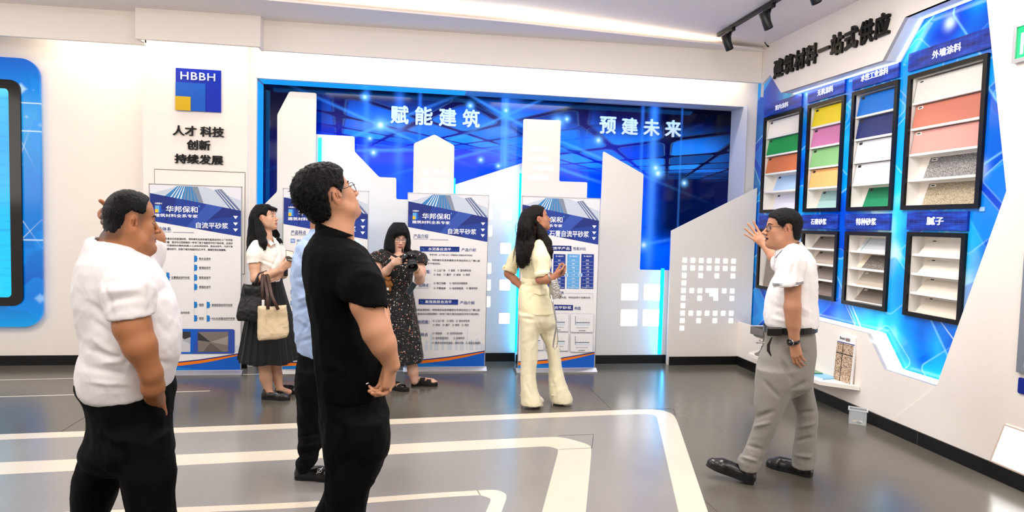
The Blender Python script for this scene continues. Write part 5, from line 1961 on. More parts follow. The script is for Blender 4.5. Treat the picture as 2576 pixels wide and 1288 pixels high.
    def details(s, mb, m_white, m_iris, m_hair, gaze=(0, 0), lid=1.0, brow=1.0, fem=False):
        """eyes with iris and lashes, eyebrows"""
        for y in (1, -1):
            E = np.array([.0728, y * .0315, .002])
            r = .0160
            out = np.array([.95, y * .28, 0])
            out /= np.linalg.norm(out)
            sd = np.array([-out[1], out[0], 0])
            up = np.array([0, 0, 1.0])

            def on(a, b, lift=0.0):
                v = out * math.sqrt(max(1e-6, 1 - a * a - b * b)) + sd * a + up * b
                return s.w(E + v * np.array([1, 1.08, .93]) * (r + lift))
            W, n = .80, 12
            top, bot = [], []
            for i in range(n + 1):
                a = -W + 2 * W * i / n
                q = max(0.0, 1 - (a / W) ** 2)
                top.append((a, .30 * lid * q ** .6 + .02))
                bot.append((a, -.24 * lid * q ** .8 - .01))
            vs = [on(*p) for p in top] + [on(*p) for p in bot]
            fs = [(i, i + 1, n + 2 + i, n + 1 + i) for i in range(n)]
            mb.add(vs, fs, m_white, True)
            gx, gz = gaze
            ir = []
            for i in range(16):
                t = 2 * pi * i / 16
                a, b = gx + .36 * cos(t), gz + .36 * sin(t)
                q = max(0.0, 1 - (a / W) ** 2)
                ir.append(on(a, min(max(b, -.24 * lid * q ** .8), .30 * lid * q ** .6), .0004))
            mb.add(ir, [tuple(range(16))], m_iris)
            mb.tube([on(a, b + .02, .0006) for a, b in top], [.0006 * s.sc + .0009 * s.sc * (1 if fem else .6) * (1 - abs(a) * .7) for a, b in top], m_hair, 5)
            bp = [(.0925, y * .014, .0235), (.0915, y * .024, .0275), (.0855, y * .036, .0285), (.0760, y * .047, .0245)]
            bp = [s.w(np.array(p) + np.array([.0005, 0, 0])) for p in bp]
            mb.tube(bp, [.0030 * s.sc * brow, .0036 * s.sc * brow, .0030 * s.sc * brow, .0010 * s.sc], m_hair, 7)

    def glasses(s, parent, m_frame, m_lens, label, w=.024, h=.017, half=False):
        mb = MB()
        le = MB()
        for y in (1, -1):
            o = np.array([.0975, y * .032, .000])
            loop = rrect(-w, -h, w, h, h * .6, 4)
            P = [s.w(o + np.array([-abs(a + y * 0) * .0 - .006 * (abs(y * a + .0) / w if a * y > 0 else 0), a, b])) for a, b in loop]
            mb.tube(P + [P[0], P[1]], .0013 * s.sc, m_frame, 6, False)
            le.add(P, [tuple(range(len(P)))], m_lens)
            mb.tube([s.w((.0915, y * .056, .006)), s.w((.088, y * .073, .010)), s.w((.04, y * .0785, .012)), s.w((.012, y * .0795, .020)), s.w((-.018, y * .0775, .019)), s.w((-.030, y * .073, -.010))], .0014 * s.sc, m_frame, 6)
        mb.tube([s.w((.0985, -.009, .004)), s.w((.103, 0, .006)), s.w((.0985, .009, .004))], .0013 * s.sc, m_frame, 6)
        g = mb.build('glasses', parent, label=label)
        if le is not None:
            q = le.build('lens', g)
        return g


def poly_sd(x, y, P):
    """signed distance to a 2-D polygon, negative inside"""
    P = np.array(P, np.float32)
    d = np.full(np.broadcast(x, y).shape, 1e9, np.float32)
    sgn = np.ones(d.shape, np.float32)
    n = len(P)
    for i in range(n):
        a, b = P[i], P[i - 1]
        e = b - a
        wx, wy = x - a[0], y - a[1]
        t = np.clip((wx * e[0] + wy * e[1]) / (e @ e), 0, 1)
        d = np.minimum(d, (wx - t * e[0]) ** 2 + (wy - t * e[1]) ** 2)
        c1, c2, c3 = (y >= a[1]), (y < b[1]), (e[0] * wy > e[1] * wx)
        fl = (c1 & c2 & c3) | (~c1 & ~c2 & ~c3)
        sgn = np.where(fl, -sgn, sgn)
    return sgn * np.sqrt(d)


def short_hair(H, poly, h=.004, grow=.009, seed=1, amp=.002, top=0.0, back=0.0):
    S = SDF(H.c - .16 * H.sc, H.c + .17 * H.sc, h)
    H.ell(S, (-.013 - back / 2, 0, .032 + top / 2), (.094 + grow + back / 2, .074 + grow * .8, .084 + grow + top / 2), 0)
    H.ell(S, (.034, 0, .048 + top / 2), (.050 + grow, .058 + grow, .052 + grow + top / 2), .02)
    H.ell(S, (-.045, 0, -.035), (.058 + grow * .5, .060 + grow * .5, .060), .02)

    def cut(X, Y, Z):
        px, py, pz = X - H.c[0], Y - H.c[1], Z - H.c[2]
        lx = (px * H.R[0][0] + py * H.R[0][1] + pz * H.R[0][2]) / H.sc
        lz = (px * H.R[2][0] + py * H.R[2][1] + pz * H.R[2][2]) / H.sc
        return -poly_sd(lx, lz, poly) * H.sc
    S.func(H.c - .17 * H.sc, H.c + .18 * H.sc, cut, .010 * H.sc, 's')
    V, Q = S.mesh(1)
    N = normals(V, Q)
    V = V + N * (amp * wave(V, seed, .012, (1, 1, 1), True, 3))[:, None]
    return V, Q


def skin_mat(name, rgb):
    m = mat(name, rgb, .48, spec=.4, bump=.05, bscale=350)
    nt = m.node_tree
    at_ = nt.nodes.new('ShaderNodeVertexColor')
    at_.layer_name = 'Col'
    b = nt.nodes['Principled BSDF']
    nt.links.new(at_.outputs[0], b.inputs['Base Color'])
    b.inputs['Subsurface Weight'].default_value = 0.10
    b.inputs['Subsurface Radius'].default_value = (.010, .004, .002)
    b.inputs['Subsurface Scale'].default_value = 0.6
    return m


def hair_mat(name, rgb=(7, 6, 6), st=(60, 60, 14)):
    m = mat(name, rgb, .5, spec=.22, bump=.7, bscale=6.0, stretch=st)
    return m


m_eyew = mat('eye white', (225, 220, 214), .25)
m_iris = mat('dark iris', (26, 18, 14), .12)
m_hairb = hair_mat('black hair')
m_lens = mat('clear lens', (220, 235, 245), .03, alpha=.10, spec=.8)


def hand(S, wrist, fdir, pnorm, thumb_side, sc=1.0, curl=(.3, .3, .35, .4), spread=.10, thumb=(.75, .55, .2), base=None, tcurl=.35, wr=.027):
    """hand with four jointed fingers and a thumb. fdir: wrist to knuckles; pnorm: out of the palm; thumb_side: +1/-1"""
    x = np.array(fdir, float)
    x /= np.linalg.norm(x)
    z = np.array(pnorm, float)
    z -= x * (z @ x)
    z /= np.linalg.norm(z)
    y = np.cross(z, x) * thumb_side
    w = np.array(wrist, float)

    def W(p):
        return w + sc * (p[0] * x + p[1] * y + p[2] * z)
    k = .007
    ys = (.030, .010, -.010, -.028)
    kn = (.092, .096, .091, .083)
    ln = ((.043, .026, .021), (.047, .030, .022), (.043, .028, .021), (.034, .021, .019))
    rr = (.0094, .0096, .0090, .0080)
    for i in range(4):
        S.cone(W((.004, ys[i] * .62, 0)), W((kn[i], ys[i], 0)), .0135 * sc, .0112 * sc, .012)
    S.cone(W((.0, 0, 0)), W((.05, .0, .004)), wr * .80 * sc, .022 * sc, .012, 'u', (z, .75))
    tips = []
    for i in range(4):
        sp = spread * (1.2, .4, -.4, -1.2)[i]
        p = np.array([kn[i], ys[i], 0.0])
        d = np.array([cos(sp), sin(sp), 0])
        c = curl[i] if hasattr(curl, '__len__') else curl
        an = 0.0
        r = rr[i]
        for j in range(3):
            an += c * (1.0, 1.15, .8)[j]
            dd = np.array([d[0] * cos(an), d[1] * cos(an), sin(an)])
            q = p + dd * ln[i][j]
            S.cone(W(p), W(q), r * sc, (r - .0009) * sc, .0022)
            p, r = q, r - .0009
        tips.append(W(p))
    t = np.array(thumb, float)
    t /= np.linalg.norm(t)
    p = np.array([.020, .024, .004])
    r = .0135
    ax = np.array([1.0, 0, .25])
    for j, L in enumerate((.042, .034, .027)):
        q = p + t * L
        S.cone(W(p), W(q), r * sc, (r - .0022) * sc, .004 if j else .010)
        p, r = q, r - .0022
        t = t + tcurl * ax * (.5 if j == 0 else .7)
        t /= np.linalg.norm(t)
    tips.append(W(p))
    return tips


class Person:
    def __init__(s, D, foot, label, group=None):
        s.D = D
        s.mp = D / FPX
        fp = onZ(*foot)
        s.root = thing('person', (fp[0], fp[1], 0), label, 'person', group)
        d = ray(foot[0], 560)
        d = np.array([d[0], d[1]])
        d /= np.linalg.norm(d)
        s.dep = np.array([d[0], d[1], 0])           # horizontally away from the viewer
        s.lat = np.array([d[1], -d[0], 0])          # to the right in the picture

    def J(s, x, y, dd=0.0):
        return at(x, y, s.D + dd)

    def rows(s, L, grow=0.0):
        """(py, px left, px right, half depth, depth offset) -> loft rows"""
        out = []
        for (y, a, b, hd, dd) in L:
            p, q = s.J(a, y, dd), s.J(b, y, dd)
            m = (p + q) / 2
            out.append((m[2], m[0], m[1], max(.006, np.linalg.norm(q - p) / 2 + grow), max(.006, hd + grow)))
        return out

    def add(s, name, V, Q, m, label=None, C=None, extra=None):
        mb = MB()
        mb.add(V, Q.tolist(), m, True)
        if extra:
            extra(mb)
        o = mb.build(name, s.root, label=label)
        if C is not None:
            at_ = o.data.color_attributes.new('Col', 'FLOAT_COLOR', 'POINT')
            A = np.ones((len(o.data.vertices), 4), np.float32)
            A[:len(C), :3] = C
            at_.data.foreach_set('color', A.ravel())
        return o


def cloth(name, rgb, rough=.85, weave=900, b=.12, sheen=.15, vary=.03, **k):
    if max(rgb) < 20:
        sheen = 0.0
    return mat(name, rgb, rough, spec=.25 if max(rgb) > 20 else .12, bump=b, bscale=weave, sheen=sheen, vary=vary, vscale=9, **k)


def shoe(P, name, heel, toe, width, height, m_up, m_sole, label=None, up=(0, 0, 1), opening=True, sole=.022, h=.0035, trim=None, heel_h=0.0):
    """low shoe between two floor points, heel to toe"""
    heel, toe = np.array(heel, float), np.array(toe, float)
    x = toe - heel
    L = np.linalg.norm(x)
    x /= L
    u = np.array(up, float)
    u -= x * (u @ x)
    u /= np.linalg.norm(u)
    y = np.cross(u, x)
    lo, hi = np.minimum(heel, toe) - .10, np.maximum(heel, toe) + .14
    S = SDF(lo, hi, h)
    W = lambda a, b, c: heel + x * a * L + y * b + u * c
    w = width / 2
    S.cone(W(.13, 0, .030), W(.30, 0, .032), w * .78, w * .74, .02)
    S.cone(W(.30, 0, .032), W(.68, 0, .026), w * .74, w * .92, .02)
    S.cone(W(.68, 0, .026), W(.86, 0, .020), w * .92, w * .72, .02)
    S.cone(W(.12, 0, .03), W(.14, 0, height), w * .66, w * .70, .02)
    S.cone(W(.30, 0, .04), W(.52, 0, .050), w * .70, w * .55, .02)
    if opening:
        S.cone(W(.20, 0, height - .008), W(.22, 0, height + .08), w * .60, w * .9, .006, 's')
        S.cone(W(.20, 0, height - .010), W(.44, 0, height + .008), w * .56, w * .40, .006, 's')
    S.plane(W(.5, 0, .004), -u, lo - .1, hi + .1)
    V, Q = S.mesh(1)
    V = V + normals(V, Q) * (.0012 * wave(V, 3, .03, octaves=2))[:, None]
    o = P.add(name, V, Q, m_up, label)
    sm = MB()
    prof = [(.0, .52), (.06, .74), (.16, .82), (.32, .74), (.48, .78), (.66, .96), (.80, .90), (.92, .62), (.985, .25)]
    lp = [(a * L, b_ * w * 1.04) for a, b_ in prof] + [(a * L, -b_ * w * 1.04) for a, b_ in prof[::-1]]
    sm.flat([round_poly(lp, .02, 3)], (tuple(heel), tuple(x), tuple(y)), m_sole, 0.0, sole)
    if heel_h:
        sm.flat([rrect(.0 * L, -w * .7, .26 * L, w * .7, .015)], (tuple(heel), tuple(x), tuple(y)), m_sole, -.0, heel_h)
    sm.build('sole', o)
    return o, W


def garment(P, name, m, lofts, lo, hi, h=.007, sleeves=(), cuts=(), seed=1, folds=(.006, .10, .003, .045), stretch=(1, 1, .5), segs=(), k=.03, label=None, n=2.2, fine=(), smooth=1):
    """soft garment: sleeves = (points, radii, mouth normal or None); cuts = chains taken away"""
    S = SDF(lo, hi, h, fine)
    for (pts, rs, mouth) in sleeves:
        S.chain(pts, rs, .03)
        e, d = np.array(pts[-1]), np.array(pts[-1]) - np.array(pts[-2])
        d /= np.linalg.norm(d)
        if mouth is not None:
            S.cone(e - d * .022, e + d * .09, rs[-1] - .017, rs[-1] - .012, .003, 's')
            S.plane(e + d * .003, np.array(mouth, float), e - rs[-1] - .05, e + rs[-1] + .05)
    for L in lofts:
        S.loft(P.rows(L), P.lat, k, 'u', n)
    for (pts, rs) in cuts:
        S.chain(pts, rs, .004, 's')
    V, Q = S.mesh(smooth)
    N = normals(V, Q)
    q = wave(V, seed, folds[1], stretch) * folds[0] + wave(V, seed + 1, folds[3], (1, 1, .8), True) * folds[2]
    q += creases(V, N, segs)
    return P.add(name, V + N * q[:, None], Q, m, label)


def strands(P, paths, r, m, name='hair', n=5):
    mb = MB()
    for p in paths:
        k = len(p)
        mb.tube(p, [r * (1 - .75 * (i / (k - 1)) ** 2) for i in range(k)], m, n)
    return mb.build(name, P.root)

m_bsole = mat('black rubber', (12, 12, 12), .6)
m_bleath = mat('black leather', (16, 15, 15), .32, coat=.25, bump=.1, bscale=60)
HP_MAN = [(.088, .070), (.070, .062), (.058, .050), (.050, .028), (.040, .016), (.030, .012), (.026, -.004), (.015, -.006), (.016, .016), (.006, .034), (-.014, .036), (-.030, .026), (-.036, -.004), (-.042, -.045), (-.054, -.066), (-.14, -.080), (-.16, .16), (.12, .16)]
m_sheet = mat('white banner print', (238, 236, 236), 0.5)
# ------------------------------------------------------------------ heavy man in white T-shirt at the left, hand behind his head
P1_T = [(594, 236, 300, .07, .03), (602, 226, 322, .10, .02), (616, 223, 340, .14, .01), (632, 220, 354, .17, .01), (646, 216, 366, .19, 0), (662, 211, 383, .215, 0), (680, 207, 397, .225, 0), (723, 204, 416, .23, 0), (766, 207, 431, .23, 0), (810, 214, 438, .23, 0), (853, 221, 442, .23, 0), (883, 221, 441, .23, 0), (905, 214, 436, .23, 0), (925, 210, 429, .228, 0), (945, 209, 424, .225, 0), (962, 211, 418, .220, 0), (980, 219, 400, .215, 0), (984, 225, 380, .21, 0)]
P1_HIP = [(945, 216, 420, .19, 0), (968, 213, 430, .200, 0), (985, 219, 430, .205, 0), (1000, 227, 427, .205, 0), (1033, 235, 424, .20, 0), (1060, 236, 418, .20, 0), (1085, 233, 419, .195, 0), (1130, 218, 425, .18, 0), (1165, 225, 410, .12, 0), (1190, 270, 360, .05, 0)]
P1_FL = [(1085, 280, 420, .11, -.09), (1130, 286, 426, .115, -.09), (1165, 300, 431, .115, -.09), (1190, 310, 433, .115, -.09), (1240, 320, 433, .11, -.09), (1288, 329, 438, .105, -.09), (1340, 338, 440, .10, -.09), (1430, 345, 430, .09, -.09), (1500, 352, 424, .085, -.09), (1535, 355, 424, .085, -.09)]
P1_BL = [(1085, 232, 350, .11, .09), (1130, 217, 345, .115, .09), (1165, 204, 330, .115, .09), (1190, 195, 316, .115, .09), (1240, 188, 290, .11, .09), (1288, 185, 271, .105, .09), (1340, 176, 255, .10, .09), (1430, 158, 228, .09, .09), (1500, 140, 208, .085, .09), (1525, 132, 204, .085, .09)]


def p1():
    P = Person(2.40, (290, 1560), 'heavy man in white T-shirt holding one hand behind his head')
    J, lat, dep, mp = P.J, P.lat, P.dep, P.mp
    skin = (168, 112, 74)
    H = Head(J(330, 559), lat * .99 + dep * .12 + np.array([0, 0, -.03]), sc=.98)
    c = np.array(P.root.location)
    lo, hi = np.minimum(J(120, 1560, .4), J(120, 400, -.4)) - .05, np.maximum(J(500, 400, .45), J(500, 1560, -.4)) + .05
    lo[2] = -.02
    hp = J(258, 540, .06)
    S = SDF(lo, hi, .009, [(H.c - .17, H.c + .17, .0028), (hp - .10, hp + .10, .003)])
    H.sculpt(S, fat=.6)
    S.cone(H.w((-.03, 0, -.05)), J(296, 628, .0), .064, .076, .03)
    S.cone(H.w((.0, 0, -.085)), J(320, 640, .0), .060, .066, .03)
    S.cone(H.w((-.055, 0, -.06)), J(286, 608, .0), .050, .066, .03)
    S.loft(P.rows(P1_T[4:-2], -.03), lat, .03)
    S.loft(P.rows(P1_HIP[:-1], -.03), lat, .03)
    S.loft(P.rows(P1_FL, -.03), lat, .03)
    S.loft(P.rows(P1_BL, -.03), lat, .03)
    # near arm, hand pushed into the pocket
    S.chain([J(318, 712, -.18), J(326, 765, -.225), J(333, 822, -.235)], [.060, .062, .056], .02)
    S.chain([J(333, 822, -.235), J(352, 870, -.235), J(381, 940, -.205), J(385, 974, -.180), J(389, 1004, -.09)], [.056, .051, .034, .035, .034], .02)
    hand(S, J(389, 996, -.09), J(390, 1030, -.05) - J(387, 985, -.08), dep + lat * .2, 1, 1.0, (.3, .3, .3, .3), .03, (.9, .3, .2))
    # far arm: upper arm forward and up, elbow beside the cheek, forearm back behind the head
    S.chain([J(345, 662, .20), J(372, 618, .22), J(378, 600, .22)], [.062, .056, .050], .02)
    S.chain([J(378, 600, .22), J(330, 560, .20), J(285, 545, .14)], [.052, .048, .030], .02)
    # palm and fingers wrapped round the back of the head
    S.chain([J(288, 545, .14), J(266, 540, .10)], [.032, .030], .015)
    for (a, b, t, r) in (((266, 520, .09), (256, 513, .06), (246, 505, .05), .0095), ((262, 532, .09), (249, 529, .05), (257, 524, .005), .0115), ((262, 545, .09), (246, 544, .05), (256, 540, .0), .0120), ((264, 556, .09), (249, 558, .05), (258, 556, .005), .0115), ((266, 564, .09), (254, 570, .06), (260, 573, .03), .0095)):
        S.chain([J(*a), J(*b), J(*t)], [r * 1.1, r, r * .85], .003)
    V, Q = S.mesh(1)
    hp1 = [(.078, .088), (.060, .080), (.052, .064), (.054, .044), (.047, .020), (.034, .006), (.026, -.014), (.016, -.016), (.012, .004), (.006, .032), (-.014, .036), (-.030, .024), (-.034, -.010), (-.044, -.050), (-.058, -.068), (-.15, -.078), (-.16, .16), (.12, .16)]
    C = H.face_paint(V, skin, (128, 76, 66), hairpoly=hp1, stub=(74, 54, 42))
    V = H.squash(V, .84)
    H.sx = .84
    P.add('body', V, Q, skin_mat('skin of the heavy man', skin), C=C, extra=lambda mb: H.details(mb, m_eyew, m_iris, m_hairb, (.25, -.05), .75, 1.2))
    ht = [(.074, .094), (.058, .084), (.050, .064), (.050, .044), (.034, .030), (.014, .034), (-.010, .044), (-.034, .030), (-.040, -.010), (-.046, -.040), (-.060, -.054), (-.14, -.060), (-.16, .16), (.12, .16)]
    H.sx = 1.0
    hv_, hq = short_hair(H, ht, .0032, .006, 3, .0016, .004)
    hv_ = H.squash(hv_, .84)
    P.add('hair', hv_, hq, m_hairb)
    # T-shirt
    m_t = cloth('white T-shirt jersey', (228, 224, 226), b=.08)
    neck = [([J(366, 992, -.21), J(390, 984, -.20), J(414, 972, -.15)], [.040, .044, .046]), ([J(284, 642, 0), J(294, 618, 0), J(322, 552, 0)], [.058, .070, .084])]
    segs = [(258, 712, 330, 700, 9, -.010), (262, 735, 345, 728, 9, .008), (272, 760, 350, 745, 9, -.008), (323, 660, 345, 700, 8, -.006), (256, 700, 285, 795, 7, -.007), (372, 715, 380, 785, 7, -.006), (232, 805, 290, 850, 9, -.010), (236, 850, 300, 900, 10, .010), (230, 880, 330, 912, 8, -.012), (260, 912, 320, 905, 7, .010), (225, 925, 320, 945, 10, -.010), (340, 930, 350, 890, 9, -.010), (385, 760, 420, 720, 10, -.008), (395, 800, 430, 850, 9, -.006), (222, 960, 330, 968, 6, .006), (360, 905, 430, 915, 9, -.009), (240, 640, 300, 650, 9, -.006), (225, 760, 262, 800, 9, -.008)]
    g = garment(P, 't_shirt', m_t, [P1_T], lo, hi, .0055, [([J(318, 708, -.165), J(323, 740, -.215), J(330, 794, -.232)], [.076, .078, .070], np.array([0, 0, -1]) + lat * .12), ([J(335, 660, .16), J(352, 650, .20), J(366, 628, .21)], [.085, .080, .076], None)], neck, 31, (.006, .12, .003, .05), (1, 1, .7), segs)
    # round neck rib
    nb = MB()
    nb.tube([J(228, 600, .02), J(238, 605, -.06), J(256, 607, -.085), J(280, 608, -.095), J(305, 613, -.098), J(325, 624, -.10), J(340, 637, -.095), J(352, 646, -.07)], .006, m_t, 8, True, .6)
    # hem band lifted over the pocket
    m_k = cloth('black trouser cloth', (4, 4, 5), .8, 600, .15, .05)
    seg2 = [(425, 985, 395, 1010, 8, -.012), (425, 1015, 390, 1035, 8, -.012), (410, 1075, 360, 1110, 10, -.012), (235, 1095, 300, 1140, 10, -.01), (313, 1190, 300, 1090, 14, -.02)]
    tr = garment(P, 'trousers', m_k, [P1_HIP, P1_FL, P1_BL], lo, hi, .009, (), (), 41, (.008, .12, .005, .06), (1, 1, .6), seg2, .05)
    pk = MB()
    pk.tube([J(362, 968, -.186), J(372, 984, -.186), J(386, 999, -.182), J(402, 980, -.165), J(410, 962, -.148)], .004, m_k, 7)
    pk.build('pocket', tr)
    for (a, d0) in (((385, 1540), -.09), ((165, 1530), .09)):
        p = J(a[0], a[1], d0)
        heel = np.array([p[0], p[1], 0]) - lat * .09
        shoe(P, 'shoe', heel, heel + lat * .28 - dep * .02, .105, .085, m_bleath, m_bsole)
    return P


p1()
# ------------------------------------------------------------------ woman with two bags
P2_T = [(600, 662, 690, .055, 0), (610, 650, 700, .10, 0), (622, 643, 704, .14, 0), (640, 641, 708, .155, 0), (660, 644, 711, .155, 0), (683, 647, 709, .145, 0), (705, 646, 705, .135, 0), (716, 645, 700, .13, 0)]
P2_SK = [(696, 643, 706, .130, 0), (712, 640, 709, .14, 0), (742, 634, 716, .16, 0), (783, 626, 727, .18, 0), (825, 618, 738, .20, 0), (867, 611, 747, .215, 0), (895, 606, 752, .225, 0), (903, 606, 752, .225, 0)]


def p2():
    P = Person(5.45, (695, 998), 'woman in white polo and long dark pleated skirt looking up')
    J, lat, dep, mp = P.J, P.lat, P.dep, P.mp
    skin = (206, 160, 132)
    H = Head(J(668, 548), lat * .88 - dep * .42 + np.array([0, 0, .15]), sc=.92)
    lo, hi = np.minimum(J(590, 1020, .4), J(590, 500, -.4)) - .05, np.maximum(J(770, 500, .4), J(770, 1020, -.4)) + .05
    lo[2] = -.02
    h1, h2 = J(724, 668, -.24), J(700, 694, -.20)
    S = SDF(lo, hi, .011, [(H.c - .15, H.c + .15, .0035), (np.minimum(h1, h2) - .10, np.maximum(h1, h2) + .10, .004)])
    H.sculpt(S, fem=1.0, nose=.2)
    S.cone(H.w((-.015, 0, -.05)), J(672, 610, .0), .044, .052, .03)
    for L in (P2_T[2:-1], P2_SK[:4]):
        S.loft(P.rows(L, -.026), lat, .03)
    # legs
    S.chain([J(664, 840, -.07), J(665, 909, -.06), J(669, 950, -.06), J(676, 985, -.06)], [.068, .052, .050, .030], .02)
    S.chain([J(692, 840, .07), J(692, 909, .06), J(696, 945, .06), J(703, 975, .06)], [.066, .050, .046, .029], .02)
    S.cone(J(678, 990, -.06), J(705, 1000, -.08), .030, .024, .02)
    S.cone(J(704, 980, .06), J(728, 986, .04), .028, .022, .02)
    # near arm folded across, far arm under it
    S.chain([J(645, 625, -.14), J(640, 668, -.17), J(643, 702, -.19)], [.044, .042, .037], .02)
    S.chain([J(643, 702, -.19), J(670, 695, -.25), J(706, 679, -.26)], [.038, .035, .024], .02)
    hand(S, J(706, 679, -.26), J(726, 664, -.25) - J(706, 680, -.26), -lat * .25 + dep * .9 + np.array([0, 0, .3]), -1, .92, (.5, .6, .7, .8), .03, (.9, .3, .4), wr=.025)
    S.chain([J(700, 630, .12), J(712, 690, .05), J(690, 692, -.20)], [.042, .036, .025], .02)
    hand(S, J(712, 688, -.16), J(693, 695, -.22) - J(714, 686, -.14), dep * .9, 1, .90, (.2, .2, .25, .25), .05, (.7, .5, .2), wr=.024)
    V, Q = S.mesh(1)
    C = H.face_paint(V, skin, (168, 76, 74))
    P.add('body', V, Q, skin_mat('skin of the woman with bags', skin), C=C, extra=lambda mb: H.details(mb, m_eyew, m_iris, m_hairb, (.05, .12), 1.0, .6, True))
    # shoulder length hair
    S = SDF(J(615, 640, .3) - .1, J(720, 500, -.3) + np.array([.15, .15, .06]), .006)
    S = SDF(np.minimum(J(610, 650, .25), J(610, 490, -.25)) - .03, np.maximum(J(725, 490, .25), J(725, 650, -.25)) + .03, .006)
    H.ell(S, (-.012, 0, .032), (.106, .086, .098), 0)
    H.ell(S, (.034, 0, .050), (.060, .068, .060), .02)
    S.loft(P.rows([(516, 645, 676, .05, 0), (535, 632, 676, .085, .0), (555, 627, 664, .095, .01), (580, 625, 668, .10, .02), (605, 622, 670, .12, .02), (620, 622, 664, .13, .0), (630, 621, 655, .12, 0), (640, 623, 635, .04, -.02)]), lat, .02)
    S.chain([H.w((-.03, -.085, .0)), J(657, 590, -.13), J(662, 612, -.165), J(666, 626, -.17)], [.035, .040, .030, .012], .02)
    S.chain([H.w((.02, .075, -.02)), J(695, 590, .10), J(702, 605, .08), J(711, 611, .06)], [.022, .026, .018, .006], .02)
    # face opening
    fp = [(.045, -.02), (.050, .040), (.066, .064), (.078, .058), (.16, .08), (.16, -.20), (.022, -.20), (.006, -.06), (-.016, -.036), (-.024, -.004), (-.016, .026), (.010, .034), (.034, .016)]

    def cut(X, Y, Z):
        px, py, pz = X - H.c[0], Y - H.c[1], Z - H.c[2]
        lx, ly, lz = ((px * H.R[i][0] + py * H.R[i][1] + pz * H.R[i][2]) / H.sc for i in range(3))
        d = poly_sd(lx, lz, fp)
        return np.maximum(d, np.abs(ly) - .115) * H.sc
    S.func(H.c - .2, H.c + .2, cut, .008, 's')
    V, Q = S.mesh(1)
    N = normals(V, Q)
    V = V + N * (.0035 * wave(V, 3, .02, (1, 1, .25), True))[:, None]
    ho = P.add('hair', V, Q, m_hairb)
    mb = MB()
    rr = np.random.RandomState(5)
    for i in range(26):
        t = i / 25
        x0 = 627 + 40 * t
        b = J(x0, 606 + rr.uniform(-6, 8), -.10 - .05 * t + rr.uniform(-.02, .02))
        e = J(x0 - 4 + rr.uniform(-5, 4), 634 - 4 * t + rr.uniform(-8, 8), -.12 - .05 * t)
        mb.tube([b, b * .75 + e * .25, (b + e) / 2 + rr.normal(0, .004, 3), e], [.001, .005, .005, .0006], m_hairb, 5)
    for i in range(30):
        y = -.045 + .105 * i / 29 + rr.uniform(-.003, .003)
        a = np.array([.060, y, .098])
        mb.tube([H.w(a), H.w((.092, y * 1.1, .075)), H.w((.096 - abs(y) * .25, y * 1.25, .036 + rr.uniform(-.008, .026)))], [.002, .0036, .0006], m_hairb, 5)
    mb.build('hair_strand', ho)
    m_w = cloth('cream white polo knit', (240, 236, 226), .85, 700, .12)
    segs = [(672, 700, 700, 640, 3, -.010), (660, 655, 690, 665, 3, -.006), (680, 690, 705, 670, 3, -.008), (655, 620, 658, 655, 3, -.008), (690, 615, 706, 640, 3, -.005)]
    g = garment(P, 'polo_shirt', m_w, [P2_T], lo, hi, .007, [([J(648, 622, -.125), J(643, 638, -.16), J(640, 660, -.172)], [.062, .062, .058], np.array([0, 0, -1.0]) + lat * .1), ([J(698, 628, .11), J(704, 645, .11), J(708, 665, .08)], [.060, .058, .054], (0, 0, -1))], [([J(671, 592), J(674, 607, -.02), J(682, 616, -.10)], [.046, .050, .030])], 91, (.004, .08, .003, .04), (1, 1, .6), segs)
    cl = MB()
    for pts in ([(672, 600, -.05), (680, 604, -.10), (689, 612, -.13), (681, 618, -.15), (676, 612, -.12)], [(688, 596, .02), (696, 604, -.04), (697, 611, -.08), (691, 614, -.12), (689, 608, -.10)]):
        p = [J(*q) for q in pts]
        nrm = np.cross(p[1] - p[0], p[3] - p[0])
        nrm /= np.linalg.norm(nrm)
        if nrm @ dep > 0:
            nrm = -nrm
        cl.add([q + nrm * .004 for q in p] + [q - nrm * .004 for q in p], [(0, 1, 2, 3, 4), (9, 8, 7, 6, 5)] + [(i, 5 + i, 5 + (i + 1) % 5, (i + 1) % 5) for i in range(5)], m_w)
    cl.build('collar', P.root)
    bt = MB()
    for (x, y) in ((693, 622), (695, 629)):
        bt.ball(J(x, y, -.150), .005, mat('shirt button', (210, 205, 196), .3), 10)
    bt.build('button', g)
    # pleated skirt
    m_k = cloth('dark grey pleated cloth', (24, 25, 27), .75, 500, .1, .1)
    mb = MB()
    R = P.rows(P2_SK)
    R = sorted(R, key=lambda q: -q[0])
    n = 240
    vs, fs = [], []
    rr = np.random.RandomState(2)
    for i, (z, cx, cy, a, b) in enumerate(R):
        f = i / (len(R) - 1)
        for k in range(n):
            t = 2 * pi * k / n
            ph = (t * 26 / (2 * pi)) % 1.0
            pl = (ph if ph < .8 else (1 - ph) * 4.0) * (.003 + .016 * f) + .010 * f * sin(5 * t + 1) + .006 * f * sin(9 * t)
            p = np.array([cx, cy, z + (.006 * sin(7 * t) - .012 * (1 - abs(cos(t)))) * (f > .97)]) + lat * (a + pl) * cos(t) + dep * (b + pl) * sin(t)
            vs.append(p)
    for i in range(len(R) - 1):
        for k in range(n):
            k2 = (k + 1) % n
            fs.append((i * n + k, (i + 1) * n + k, (i + 1) * n + k2, i * n + k2))
    fs.append(tuple(range(n)))
    mb.add(vs, fs, m_k, False)
    mb.build('skirt', P.root)
